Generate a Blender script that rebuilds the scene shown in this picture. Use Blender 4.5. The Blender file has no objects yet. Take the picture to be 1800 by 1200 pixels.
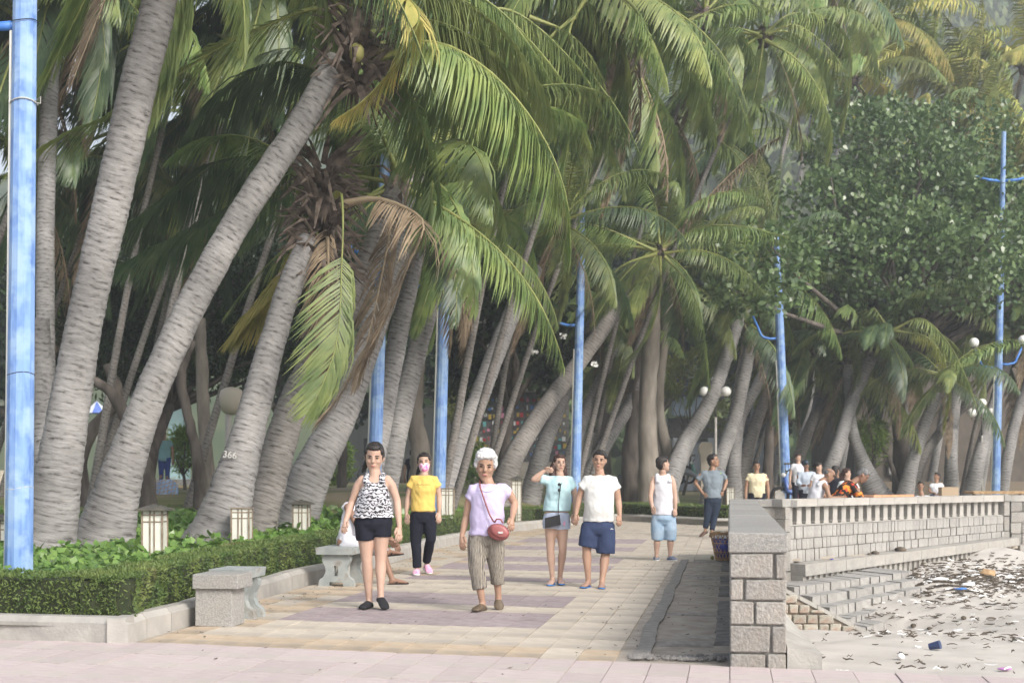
import bpy, bmesh, math, random
import numpy as np
from mathutils import Vector, Matrix, noise
R = math.radians
random.seed(7)
rng = np.random.default_rng(7)

# ---------------------------------------------------------------- camera, sky, sun, exposure
scn = bpy.context.scene
COL = scn.collection
F, CX, HY, CH = 2400.0, 900.0, 830.0, 1.32      # focal length and horizon in photo pixels, eye height in metres
cam_d = bpy.data.cameras.new('camera')
cam_d.lens = 48.0; cam_d.sensor_width = 36.0
cam_d.shift_y = (HY - 600.0) / 1800.0
cam_d.clip_end = 2000
cam_d.dof.use_dof = True; cam_d.dof.focus_distance = 14.0; cam_d.dof.aperture_fstop = 3.2
cam = bpy.data.objects.new('camera', cam_d); COL.objects.link(cam)
cam.location = (0, 0, CH); cam.rotation_euler = (R(90), 0, 0)
scn.camera = cam

world = bpy.data.worlds.new('World'); scn.world = world; world.use_nodes = True
wn, wl = world.node_tree.nodes, world.node_tree.links
bg = wn['Background']
sky = wn.new('ShaderNodeTexSky'); sky.sky_type = 'NISHITA'; sky.sun_disc = False
SUN_EL, SUN_AZ = R(36), R(140)          # azimuth from +Y towards +X: the open sea side, a little behind the camera
sky.sun_elevation = SUN_EL; sky.sun_rotation = SUN_AZ
sky.air_density = 1.0; sky.dust_density = 3.5; sky.ozone_density = 1.0
hsv = wn.new('ShaderNodeHueSaturation'); hsv.inputs['Saturation'].default_value = 0.42
wl.new(sky.outputs[0], hsv.inputs['Color']); wl.new(hsv.outputs[0], bg.inputs[0])
bg.inputs[1].default_value = 0.125
sun_d = bpy.data.lights.new('sun', 'SUN'); sun_d.energy = 1.35; sun_d.angle = R(16); sun_d.color = (1.0, 0.93, 0.84)
sun = bpy.data.objects.new('sun', sun_d); COL.objects.link(sun)
sdir = Vector((math.sin(SUN_AZ) * math.cos(SUN_EL), math.cos(SUN_AZ) * math.cos(SUN_EL), math.sin(SUN_EL)))
sun.rotation_euler = sdir.to_track_quat('Z', 'Y').to_euler(); sun.location = (30, -20, 40)
scn.view_settings.view_transform = 'Standard'; scn.view_settings.look = 'None'
scn.view_settings.gamma = 1.0; scn.view_settings.exposure = 1.2
scn.cycles.max_bounces = 6; scn.cycles.diffuse_bounces = 3; scn.cycles.glossy_bounces = 2
scn.cycles.transmission_bounces = 3; scn.cycles.transparent_max_bounces = 6; scn.cycles.volume_bounces = 0
scn.cycles.use_denoising = True

# ---------------------------------------------------------------- helpers
def P(px, py, s):                       # photo pixel at a scale of s pixels per metre
    d = F / s
    return Vector(((px - CX) / s, d, CH + (HY - py) / s))
def G(px, py, z=0.0):                   # photo pixel on the level z
    s = (py - HY) / (CH - z)
    return P(px, py, s)
def tag(o, label=None, cat=None, group=None, kind=None):
    if label: o['label'] = label
    if cat: o['category'] = cat
    if group: o['group'] = group
    if kind: o['kind'] = kind
    return o
def empty(name, loc, label=None, cat=None, group=None):
    o = bpy.data.objects.new(name, None); COL.objects.link(o); o.location = loc; o.empty_display_size = .3
    return tag(o, label, cat, group)
def worg(par):
    v = Vector((0, 0, 0))
    while par is not None:
        v += Vector(par.location); par = par.parent
    return v
def mk(name, v, f, m, parent=None, fm=None, smooth=False, uv=None, origin=None, kind=None):
    """mesh object from world coordinates; becomes a child of parent"""
    org = Vector(origin) if origin is not None else (worg(parent) if parent is not None else Vector((0, 0, 0)))
    v = np.asarray([tuple(a) for a in v] if not isinstance(v, np.ndarray) else v, dtype=float).reshape(-1, 3) - np.array(org)
    me = bpy.data.meshes.new(name)
    me.from_pydata(v.tolist(), [], f if isinstance(f, list) else f.tolist())
    for q in (m if isinstance(m, (list, tuple)) else [m]): me.materials.append(q)
    if fm is not None: me.polygons.foreach_set('material_index', np.asarray(fm, dtype=np.int32))
    if smooth: me.polygons.foreach_set('use_smooth', np.ones(len(me.polygons), dtype=bool))
    if uv is not None:
        l = me.uv_layers.new(name='UVMap'); li = np.empty(len(me.loops), dtype=np.int32)
        me.loops.foreach_get('vertex_index', li); l.data.foreach_set('uv', np.asarray(uv, dtype=float)[li].ravel())
    o = bpy.data.objects.new(name, me); COL.objects.link(o)
    if parent is not None:
        o.parent = parent; o.location = org - worg(parent)
    else: o.location = org
    if kind: o['kind'] = kind
    return o
class MB:
    def __init__(s): s.v = []; s.f = []; s.fm = []; s.uv = []
    def add(s, v, f, mi=0, uv=None):
        n = len(s.v); s.v += [tuple(a) for a in v]; s.f += [tuple(i + n for i in q) for q in f]; s.fm += [mi] * len(f)
        s.uv += list(uv) if uv is not None else [(a[0], a[2]) for a in v]
        return s
    def box(s, c, size, rz=0.0, mi=0, taper=1.0, ax=None):
        hx, hy, hz = size[0] / 2, size[1] / 2, size[2] / 2
        ca, sa = math.cos(rz), math.sin(rz); vs = []
        for z, k in ((-hz, 1.0), (hz, taper)):
            for x, y in ((-hx, -hy), (hx, -hy), (hx, hy), (-hx, hy)):
                x *= k; y *= k
                vs.append((c[0] + x * ca - y * sa, c[1] + x * sa + y * ca, c[2] + z))
        return s.add(vs, [(3, 2, 1, 0), (4, 5, 6, 7), (0, 1, 5, 4), (1, 2, 6, 5), (2, 3, 7, 6), (3, 0, 4, 7)], mi)
    def prism(s, top, z0, z1=None, mi=0):      # polygon footprint [(x,y,z)...] with top z per vertex, extruded to z0
        n = len(top); b = [(p[0], p[1], z0) for p in top]
        return s.add(b + [tuple(p) for p in top], [tuple(range(n))[::-1], tuple(range(n, 2 * n))] + [(i, (i + 1) % n, n + (i + 1) % n, n + i) for i in range(n)], mi)
    def hexa(s, a, mi=0):                      # 8 corners: bottom 4, top 4
        return s.add(a, [(3, 2, 1, 0), (4, 5, 6, 7), (0, 1, 5, 4), (1, 2, 6, 5), (2, 3, 7, 6), (3, 0, 4, 7)], mi)
    def tube(s, pts, rad, n=8, mi=0, cap=True):
        v, f, uv = tube(pts, rad, n, cap); return s.add(v, f, mi, uv)
    def ball(s, c, r, mi=0, n=10, m=7):
        v, f = ball(c, r, n, m); return s.add(v, f, mi)
    def build(s, name, m, parent=None, smooth=False, uv=False, **k):
        return mk(name, s.v, s.f, m, parent, s.fm, smooth, s.uv if uv else None, **k)
def tube(pts, rad, n=8, cap=True):
    pts = [Vector(p) for p in pts]
    if not isinstance(rad, (list, tuple)): rad = [rad] * len(pts)
    v, f, uv = [], [], []; t0 = (pts[1] - pts[0]).normalized()
    u = t0.cross(Vector((0, 1, 0.02))); u = u.normalized() if u.length > 1e-3 else Vector((1, 0, 0)); L = 0
    for i, p in enumerate(pts):
        t = (pts[min(i + 1, len(pts) - 1)] - pts[max(i - 1, 0)]).normalized()
        u = (u - t * u.dot(t)).normalized(); w = t.cross(u)
        if i: L += (p - pts[i - 1]).length
        r = rad[i]; rx, ry = r if isinstance(r, tuple) else (r, r)
        for k in range(n):
            a = 2 * math.pi * k / n
            v.append(p + u * (math.cos(a) * rx) + w * (math.sin(a) * ry)); uv.append((a, L))
        if i:
            b = (i - 1) * n
            for k in range(n): f.append((b + k, b + (k + 1) % n, b + n + (k + 1) % n, b + n + k))
    if cap:
        f.append(tuple(range(n))[::-1]); f.append(tuple(range(len(v) - n, len(v))))
    return v, f, uv
def ball(c, r, n=10, m=7, ax=None):
    rx, ry, rz = r if isinstance(r, (tuple, list)) else (r, r, r)
    A = ax or (Vector((1, 0, 0)), Vector((0, 1, 0)), Vector((0, 0, 1))); c = Vector(c)
    v = [c - A[2] * rz]; f = []
    for j in range(1, m):
        t = math.pi * j / m
        for k in range(n):
            a = 2 * math.pi * k / n
            v.append(c + A[0] * (rx * math.sin(t) * math.cos(a)) + A[1] * (ry * math.sin(t) * math.sin(a)) - A[2] * (rz * math.cos(t)))
    v.append(c + A[2] * rz); e = len(v) - 1
    for k in range(n):
        f.append((0, 1 + (k + 1) % n, 1 + k)); f.append((e, e - n + k, e - n + (k + 1) % n))
    for j in range(m - 2):
        for k in range(n):
            b = 1 + j * n; f.append((b + k, b + (k + 1) % n, b + n + (k + 1) % n, b + n + k))
    return v, f
def spline(pts, n):                    # Catmull-Rom through points (tuples of any length)
    pts = [np.array(p, dtype=float) for p in pts]; m = len(pts) - 1; out = []
    for i in range(n):
        t = i / (n - 1) * m; k = min(int(t), m - 1); t -= k
        p1, p2 = pts[k], pts[k + 1]; p0 = pts[k - 1] if k else 2 * p1 - p2; p3 = pts[k + 2] if k + 2 <= m else 2 * p2 - p1
        out.append(.5 * (2 * p1 + (p2 - p0) * t + (2 * p0 - 5 * p1 + 4 * p2 - p3) * t * t + (3 * p1 - p0 - 3 * p2 + p3) * t ** 3))
    return out

# ---------------------------------------------------------------- materials
def c4(c): return (c[0], c[1], c[2], 1)
def mat(name, c1, c2=None, scale=6, rough=.75, bump=0, bscale=None, orand=0.0, detail=6, coord='Object', stretch=None, spec=.35, transl=0, lo=.35, hi=.65, metal=0, c3=None, sc3=1.5, lo3=.5, hi3=.7, hueran=0):
    m = bpy.data.materials.new(name); m.use_nodes = True; n, l = m.node_tree.nodes, m.node_tree.links
    b = n['Principled BSDF']; b.inputs['Roughness'].default_value = rough; b.inputs['Specular IOR Level'].default_value = spec; b.inputs['Metallic'].default_value = metal
    tc = n.new('ShaderNodeTexCoord'); vec = tc.outputs[coord]
    if stretch:
        mp = n.new('ShaderNodeMapping'); mp.inputs['Scale'].default_value = stretch; l.new(vec, mp.inputs[0]); vec = mp.outputs[0]
    col = None
    if c2 is not None:
        t = n.new('ShaderNodeTexNoise'); t.inputs['Scale'].default_value = scale; t.inputs['Detail'].default_value = detail; l.new(vec, t.inputs['Vector'])
        r = n.new('ShaderNodeValToRGB'); r.color_ramp.elements[0].position = lo; r.color_ramp.elements[1].position = hi
        r.color_ramp.elements[0].color = c4(c1); r.color_ramp.elements[1].color = c4(c2); l.new(t.outputs[0], r.inputs[0]); col = r.outputs[0]
    else:
        rgb = n.new('ShaderNodeRGB'); rgb.outputs[0].default_value = c4(c1); col = rgb.outputs[0]
    if c3 is not None:
        t3 = n.new('ShaderNodeTexNoise'); t3.inputs['Scale'].default_value = sc3; t3.inputs['Detail'].default_value = 8; l.new(tc.outputs['Object'], t3.inputs['Vector'])
        mr = n.new('ShaderNodeMapRange'); mr.inputs[1].default_value = lo3; mr.inputs[2].default_value = hi3; l.new(t3.outputs[0], mr.inputs[0])
        mx = n.new('ShaderNodeMix'); mx.data_type = 'RGBA'; l.new(mr.outputs[0], mx.inputs[0]); l.new(col, mx.inputs[6]); mx.inputs[7].default_value = c4(c3); col = mx.outputs[2]
    if orand:
        oi = n.new('ShaderNodeObjectInfo'); mr = n.new('ShaderNodeMapRange'); mr.inputs[3].default_value = 1 - orand; mr.inputs[4].default_value = 1 + orand
        l.new(oi.outputs['Random'], mr.inputs[0]); hs = n.new('ShaderNodeHueSaturation'); l.new(mr.outputs[0], hs.inputs['Value']); l.new(col, hs.inputs['Color']); col = hs.outputs[0]
        if hueran:
            m2 = n.new('ShaderNodeMath'); m2.operation = 'MULTIPLY'; m2.inputs[1].default_value = 17.31; l.new(oi.outputs['Random'], m2.inputs[0])
            m3 = n.new('ShaderNodeMath'); m3.operation = 'FRACT'; l.new(m2.outputs[0], m3.inputs[0]); m4 = n.new('ShaderNodeMapRange')
            m4.inputs[3].default_value = .5 - hueran; m4.inputs[4].default_value = .5 + hueran; l.new(m3.outputs[0], m4.inputs[0]); l.new(m4.outputs[0], hs.inputs['Hue'])
    l.new(col, b.inputs['Base Color'])
    if bump:
        t2 = n.new('ShaderNodeTexNoise'); t2.inputs['Scale'].default_value = bscale or scale * 4; t2.inputs['Detail'].default_value = 8; l.new(vec, t2.inputs['Vector'])
        bp = n.new('ShaderNodeBump'); bp.inputs['Strength'].default_value = bump; bp.inputs['Distance'].default_value = .02; l.new(t2.outputs[0], bp.inputs['Height']); l.new(bp.outputs[0], b.inputs['Normal'])
    if transl:
        tr = n.new('ShaderNodeBsdfTranslucent'); l.new(col, tr.inputs[0]); ms = n.new('ShaderNodeMixShader'); ms.inputs[0].default_value = transl
        l.new(b.outputs[0], ms.inputs[1]); l.new(tr.outputs[0], ms.inputs[2]); l.new(ms.outputs[0], n['Material Output'].inputs[0])
    m.node_tree.nodes.active = b
    return m
M = {}
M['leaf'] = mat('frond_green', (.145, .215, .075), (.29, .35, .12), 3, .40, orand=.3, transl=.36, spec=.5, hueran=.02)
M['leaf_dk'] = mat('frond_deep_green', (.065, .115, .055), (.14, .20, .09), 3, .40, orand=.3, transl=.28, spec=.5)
M['leaf_yel_sunlit'] = mat('frond_yellow_and_sunlit_tint', (.26, .29, .08), (.52, .47, .15), 3, .5, orand=.25, transl=.35, hueran=.02)  # yellowish fronds; on the distant palms this yellow is painted-in sunlight
M['leaf_dead'] = mat('frond_dry', (.16, .115, .075), (.30, .235, .16), 5, .8, orand=.25, transl=.15)
M['rachis'] = mat('rachis', (.17, .20, .06), (.27, .28, .09), 4, .5)
M['rachis_dead'] = mat('rachis_dry', (.22, .17, .11), (.34, .27, .18), 4, .8)
M['broad'] = mat('round_leaf', (.05, .10, .035), (.17, .245, .09), 2.6, .32, orand=.1, transl=.2, spec=.6)
M['broad_glint'] = mat('pale_leaf_glint', (.28, .34, .24), (.42, .46, .36), 4, .4, transl=.2, spec=.5)  # pale colour painted in for white reflections off a few glossy leaves
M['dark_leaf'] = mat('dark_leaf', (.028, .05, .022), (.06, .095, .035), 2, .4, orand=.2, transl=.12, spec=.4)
M['olive_leaf'] = mat('olive_leaf', (.10, .13, .03), (.22, .23, .05), 2, .45, orand=.25, transl=.3)
M['lime_leaf'] = mat('lime_leaf', (.14, .24, .04), (.26, .36, .07), 5, .4, orand=.2, transl=.3)
M['hedge'] = mat('hedge_leaf', (.07, .125, .035), (.17, .22, .065), 3.5, .55, transl=.15, c3=(.15, .13, .06), sc3=2.2, lo3=.6, hi3=.75)
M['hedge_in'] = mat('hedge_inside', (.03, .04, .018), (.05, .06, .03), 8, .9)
M['cover'] = mat('ground_cover_leaf', (.09, .19, .04), (.20, .32, .08), 5, .35, transl=.25, spec=.5)
def trunk_mat(name, ca, cb, cd):
    m = bpy.data.materials.new(name); m.use_nodes = True; n, l = m.node_tree.nodes, m.node_tree.links; b = n['Principled BSDF']
    b.inputs['Roughness'].default_value = .85; b.inputs['Specular IOR Level'].default_value = .2
    uv = n.new('ShaderNodeUVMap'); mp = n.new('ShaderNodeMapping'); mp.inputs['Scale'].default_value = (.62, 13, 1); l.new(uv.outputs[0], mp.inputs[0])
    t0 = n.new('ShaderNodeTexNoise'); t0.inputs['Scale'].default_value = 2.0; t0.inputs['Detail'].default_value = 9; t0.inputs['Roughness'].default_value = .68; l.new(mp.outputs[0], t0.inputs[0])
    mp2 = n.new('ShaderNodeMapping'); mp2.inputs['Scale'].default_value = (.16, 1, 1); l.new(uv.outputs[0], mp2.inputs[0])
    wv = n.new('ShaderNodeTexWave'); wv.bands_direction = 'Y'; wv.inputs['Scale'].default_value = 3.6; wv.inputs['Distortion'].default_value = 7; wv.inputs['Detail'].default_value = 4; wv.inputs['Detail Scale'].default_value = 1.6; l.new(mp2.outputs[0], wv.inputs[0])
    t = n.new('ShaderNodeMix'); t.data_type = 'FLOAT'; t.inputs[0].default_value = .10; l.new(t0.outputs[0], t.inputs[2]); l.new(wv.outputs[1], t.inputs[3])
    r = n.new('ShaderNodeValToRGB'); e = r.color_ramp.elements; e[0].position = .34; e[0].color = c4(cd); e[1].position = .66; e[1].color = c4(cb); k = e.new(.445); k.color = c4(ca); l.new(t.outputs[0], r.inputs[0])
    tc = n.new('ShaderNodeTexCoord'); t2 = n.new('ShaderNodeTexNoise'); t2.inputs['Scale'].default_value = 1.3; t2.inputs['Detail'].default_value = 5; l.new(tc.outputs['Object'], t2.inputs[0])
    mr = n.new('ShaderNodeMapRange'); mr.inputs[1].default_value = .38; mr.inputs[2].default_value = .66; mr.inputs[3].default_value = .72; mr.inputs[4].default_value = 1.15; l.new(t2.outputs[0], mr.inputs[0])
    hs = n.new('ShaderNodeHueSaturation'); l.new(mr.outputs[0], hs.inputs['Value']); l.new(r.outputs[0], hs.inputs['Color']); l.new(hs.outputs[0], b.inputs['Base Color'])
    bp = n.new('ShaderNodeBump'); bp.inputs['Strength'].default_value = .6; bp.inputs['Distance'].default_value = .02; l.new(t.outputs[0], bp.inputs['Height']); l.new(bp.outputs[0], b.inputs['Normal'])
    return m
M['trunk'] = trunk_mat('palm_bark', (.235, .227, .22), (.345, .335, .328), (.075, .068, .064))
M['trunk_br'] = trunk_mat('palm_bark_brown', (.20, .185, .17), (.30, .285, .27), (.07, .062, .056))
M['bark'] = mat('tree_bark', (.06, .05, .042), (.145, .125, .108), 5, .9, bump=.6, bscale=18, stretch=(1, 1, .3))
M['bark_lt'] = mat('pale_tree_bark', (.17, .15, .125), (.28, .25, .215), 4, .9, bump=.5, bscale=16, stretch=(1, 1, .35))
M['fibre'] = mat('brown_fibre', (.045, .035, .028), (.17, .135, .11), 7, .9, orand=.2)
M['fibre_pale'] = mat('pale_sheath', (.38, .35, .32), (.55, .52, .49), 7, .8)
M['nut'] = mat('coconut_husk', (.20, .22, .06), (.33, .30, .12), 5, .5)
M['blue'] = mat('pole_blue_paint', (.11, .21, .47), (.19, .32, .60), 2.6, .5, orand=.10, stretch=(5, 5, .9), lo=.38, hi=.55, bump=.1, c3=(.27, .40, .60), sc3=5, lo3=.45, hi3=.6)
M['bluearm'] = mat('arm_blue_paint', (.05, .16, .50), (.08, .24, .62), 5, .4)
M['globe'] = mat('white_globe', (.80, .80, .78), None, rough=.25, spec=.5)
M['conduit'] = mat('white_conduit', (.72, .72, .66), None, rough=.5)
M['wire'] = mat('tie_wire', (.45, .45, .42), None, rough=.5)
M['granite'] = mat('granite', (.22, .215, .205), (.37, .36, .34), 60, .8, bump=.5, bscale=90, orand=.10, lo=.3, hi=.7, c3=(.30, .28, .25), sc3=2.5, lo3=.55, hi3=.8)
M['granite_w'] = mat('rough_granite', (.225, .215, .20), (.36, .345, .32), 40, .85, bump=.7, bscale=45, orand=.14, lo=.3, hi=.7, c3=(.32, .28, .24), sc3=3, lo3=.55, hi3=.8)
M['mortar'] = mat('mortar', (.20, .19, .175), (.29, .275, .255), 12, .9, bump=.4, orand=.05)
M['conc'] = mat('concrete', (.30, .29, .27), (.41, .395, .365), 5, .85, bump=.3, bscale=40, orand=.07, c3=(.27, .25, .22), sc3=2.2, lo3=.54, hi3=.75)
M['conc_lt'] = mat('pale_kerb_stone', (.33, .315, .29), (.42, .40, .37), 4, .8, bump=.25, bscale=50, orand=.06, c3=(.30, .27, .23), sc3=3, lo3=.55, hi3=.8)
M['conc_dk'] = mat('dark_concrete', (.14, .135, .13), (.25, .24, .23), 7, .9, bump=.4)  # concrete in a darker grey mix
M['benchc'] = mat('bench_concrete', (.26, .285, .28), (.36, .38, .37), 6, .75, bump=.2, c3=(.20, .17, .14), sc3=6, lo3=.56, hi3=.72)
M['t_cream'] = mat('cream_tile', (.47, .41, .335), (.56, .505, .43), 7, .75, bump=.25, bscale=50, orand=.06, stretch=(1, 1, 1), c3=(.36, .32, .275), sc3=1.7, lo3=.5, hi3=.75)
M['t_tan'] = mat('tan_tile', (.44, .34, .24), (.53, .435, .33), 6, .75, bump=.25, bscale=50, orand=.06, c3=(.29, .25, .20), sc3=2)
M['t_purple'] = mat('mauve_tile', (.275, .225, .23), (.37, .31, .32), 8, .75, bump=.25, bscale=50, orand=.07, c3=(.34, .30, .285), sc3=2.5, lo3=.55, hi3=.8)
M['t_pink'] = mat('pink_tile', (.43, .355, .355), (.55, .48, .46), 9, .75, bump=.25, bscale=50, orand=.06, stretch=(.7, 6, 1), c3=(.46, .42, .38), sc3=2.4)
M['joint'] = mat('sandy_joint', (.28, .245, .21), (.40, .36, .31), 5, .95)
M['soil'] = mat('bed_soil', (.10, .085, .06), (.17, .14, .10), 6, .95, bump=.5, bscale=30)
M['park'] = mat('park_ground', (.14, .13, .08), (.24, .21, .14), 1.2, .95, bump=.3, bscale=12, c3=(.10, .15, .05), sc3=.35)
M['sand'] = mat('beach_sand', (.43, .405, .37), (.52, .49, .45), 2.2, .95, bump=.35, bscale=26, c3=(.32, .30, .275), sc3=1.1, lo3=.56, hi3=.74)
M['hill'] = mat('hill_ground', (.07, .10, .05), (.13, .15, .08), .1, .95)
M['black'] = mat('black', (.015, .015, .017), None, rough=.6)
M['iron'] = mat('dark_iron', (.05, .055, .05), (.11, .10, .08), 9, .6)
M['frame'] = mat('rusty_frame', (.17, .13, .09), (.30, .25, .19), 9, .7)
M['lampglass'] = mat('milky_glass', (.60, .61, .54), (.68, .68, .62), 8, .4)
M['wicker'] = mat('wicker', (.33, .21, .11), (.50, .35, .2), 14, .7)
M['bluebag'] = mat('blue_plastic', (.04, .05, .22), (.08, .10, .36), 8, .35)
M['whitebag'] = mat('white_plastic', (.72, .72, .72), (.82, .82, .82), 8, .4)
M['debris'] = mat('dry_debris', (.045, .04, .033), (.15, .12, .09), 9, .9)
M['glass'] = mat('window_glass', (.04, .05, .055), None, rough=.1, spec=.6)
# ---------------------------------------------------------------- ground, promenade, kerbs
def line_pt(a, b, t): return Vector(a).lerp(Vector(b), t)
kerb_px = [(224, 1130), (246, 1120.6), (339, 1097), (434, 1063), (522, 1031), (612, 1010), (700, 984), (767, 964), (820, 953), (891, 935), (951, 928), (1095, 915), (1280, 925)]
kerb = [G(*p) for p in kerb_px]
kerb += [kerb[-1] + Vector((7, 5.5, 0)), kerb[-1] + Vector((30, 16, 0))]
ROWDIR = Vector((1, -.30, 0)).normalized()            # tile rows and the plaza edge run this way
W0 = G(1283, 1170); W1 = P(1283 + .0, 830, 115); W1 = Vector(((1283 - CX) / 115, F / 115, 0))
ALONG = (W1 - Vector((W0.x, W0.y, 0))).normalized(); ALONG.z = 0; ACROSS = Vector((ALONG.y, -ALONG.x, 0))
TH = .38
B0 = Vector(((1388 - CX) / 115, F / 115, 0)); B1 = Vector(((1765 - CX) / 97, F / 97, 0))
BD = (B1 - B0).normalized(); BN = Vector((BD.y, -BD.x, 0)); BL = (B1 - B0).length
B2 = B1 + Vector((14, 5, 0))

# ground sheet: everything on the land side
edge_r = W0 + ACROSS * TH
gpoly = [(-320, -30), (60, -30), (60, (edge_r + ROWDIR * 40).y), tuple(edge_r[:2]), tuple((W1 + ACROSS * (TH - .05))[:2]), tuple((B0 + BN * -.02)[:2]), tuple((B1 + BN * -.02)[:2]), tuple(B2[:2]), (60, B2.y + 14), (320, B2.y + 90), (320, 330), (-320, 330)]
gpoly[2] = tuple((edge_r + ROWDIR * 60)[:2])
gpoly[1] = (gpoly[2][0], -30)
def sheet(name, poly, z, m):
    from mathutils.geometry import tessellate_polygon
    pv = [Vector((p[0], p[1], z)) for p in poly]; tr = []
    for a, b, c in tessellate_polygon([pv]):
        n_ = (pv[b] - pv[a]).cross(pv[c] - pv[a]).z
        if abs(n_) > 1e-9: tr.append((a, b, c) if n_ > 0 else (a, c, b))
    return mk(name, pv, tr, m, kind='structure')
sheet('ground', gpoly, -.03, M['park'])

def inside(pt, poly):
    x, y = pt; c = False; n = len(poly)
    for i in range(n):
        x1, y1 = poly[i]; x2, y2 = poly[(i + 1) % n]
        if (y1 > y) != (y2 > y) and x < (x2 - x1) * (y - y1) / (y2 - y1) + x1: c = not c
    return c
fk = G(-500, 1118); fk2 = kerb[0] + (kerb[0] - fk).normalized() * 0
slab_far = W0 + ALONG * 14
paved = [(fk.x - 12, -6), (edge_r + ROWDIR * 20)[:2], edge_r[:2], W0[:2]] + [W1[:2]] + [B0[:2], B1[:2], (B1 + Vector((5, 2, 0)))[:2]] + [k[:2] for k in kerb[::-1]] + [tuple(fk[:2]), (fk.x - 12, fk.y + 0.5)]
paved[1] = tuple((edge_r + ROWDIR * 9)[:2]); paved.insert(1, (paved[1][0], -6))
paved = [tuple(p) for p in paved]
# the drain strip beside the wall is not tiled
nearL = G(1112, 1156); farL = G(1203, 985)
drain = [tuple(nearL[:2]), tuple(G(1283, 1166)[:2]), tuple((W0 + ALONG * ((farL.y - W0.y) / ALONG.y))[:2]), tuple(farL[:2])]
prom = sheet('promenade', paved, -.012, M['joint'])

TW, TD, GAP = .268, .60, .006
def tile_uv(i, j): return W0 + ALONG * (j * TD) + ROWDIR * (i * TW / ROWDIR.dot(ACROSS))
band_px = [(1040, 1066), (1078, 1105), (1010, 1022), (991, 1000), (974, 983), (958, 966), (944, 951)]
plaza_j = [(G(900, 1158) - W0).dot(ALONG)]
cand = []
for j in range(-14, 62):
    for i in range(-42, 20):
        c = tile_uv(i + .5, j + .5)
        if c.y < 3: continue
        s = F / c.y; px, py = CX + c.x * s, HY + CH * s
        if not inside((c.x, c.y), paved) or inside((c.x, c.y), drain): continue
        cr = [tile_uv(i, j), tile_uv(i + 1, j), tile_uv(i + 1, j + 1), tile_uv(i, j + 1)]
        # colour pattern
        u = (c - W0).dot(ACROSS); v = (c - W0).dot(ALONG)
        base = W0 + ALONG * v; vv = j + .5
        ax = W0 + ALONG * v + ROWDIR * (-2.9)           # row measured on the middle of the path
        apy = HY + CH * F / ax.y
        m = 't_cream'
        if c.y < W0.y + 3: rowpy = HY + CH * F / (c + ROWDIR * ((-1.2 - c.x) / ROWDIR.x)).y
        else: rowpy = apy
        crow = c + ROWDIR * ((-.6 - c.x) / ROWDIR.x); rowpy = HY + CH * F / crow.y
        if rowpy > 1157: m = 't_pink' if j % 9 != 0 else 't_tan'
        else:
            for (a, b) in band_px:
                if a <= rowpy <= b and -15 <= i <= -7 + (0 if j % 2 else 0): m = 't_purple'
            if m == 't_cream' and (i < -14) and random.random() < .5: m = 't_tan'
            if m == 't_cream' and 1130 < rowpy < 1146 and random.random() < .6: m = 't_tan'
        vis = -60 < px < 1860 and py < 1215
        cand.append((s if vis else s * .001, cr, m, c))
cand.sort(key=lambda a: -a[0])
rest = {k: MB() for k in ('t_cream', 't_tan', 't_purple', 't_pink')}
for n, (s, cr, m, c) in enumerate(cand):
    g = [(p - c) * (1 - GAP / .4) for p in cr]
    for q, sh in enumerate(g): g[q] = Vector((sh.x, sh.y, 0))
    dz = random.uniform(-.002, .003); tilt = random.uniform(-.003, .003)
    b4 = [c + q + Vector((0, 0, -.035)) for q in g]; t4 = [c + q * .992 + Vector((0, 0, dz + tilt * (1 if k in (0, 3) else -1))) for k, q in enumerate(g)]
    for q in b4: q.z = -.035
    if n < 290:
        mb = MB(); mb.hexa(b4 + t4)
        mb.build('tile', M[m], prom, origin=c)
    else: rest[m].hexa(b4 + t4)
for k, mb in rest.items():
    if mb.v: mb.build({'t_cream': 'cream_tiles', 't_tan': 'tan_tiles', 't_purple': 'mauve_tiles', 't_pink': 'pink_tiles'}[k], M[k], prom, kind='stuff')

# drain: cement strip, cover slabs, gutter
slabm = mat('worn_slab', (.27, .25, .225), (.37, .345, .315), 7, .9, bump=.5, bscale=30, orand=.08, stretch=(3, .6, 1), c3=(.19, .17, .15), sc3=3)
dr = empty('drain_channel', W0 + ALONG * 3 + ACROSS * -.4, 'long drain beside the near seawall covered with worn grey slabs', 'drain')
def dpt(j, u): return Vector((W0 + ALONG * j + ACROSS * u)[:2] + (0,)) if False else (lambda q: Vector((q.x, q.y, 0)))(W0 + ALONG * j + ACROSS * u)
j0, j1 = .35, (farL.y - W0.y) / ALONG.y
mb = MB(); pts = []
N = 40
for k in range(N):
    j = j0 + (j1 - j0) * k / (N - 1); wob = .035 * noise.noise((k * .22, 0, 0))
    uL = -.70 - .03 * k / N + wob; pts.append((dpt(j, uL), dpt(j, uL + .115 + .02 * noise.noise((k * .7, 3, 0)))))
for k in range(N - 1):
    a, b = pts[k]; c, d = pts[k + 1]; z = Vector((0, 0, .012)); lo = Vector((0, 0, -.05))
    mb.hexa([a + lo, b + lo, d + lo, c + lo, a + z, b + z, d + z, c + z])
mb.build('cement_strip', M['conc_dk'] if False else M['mortar'], dr)
j = j0 + .1; k = 0
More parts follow.
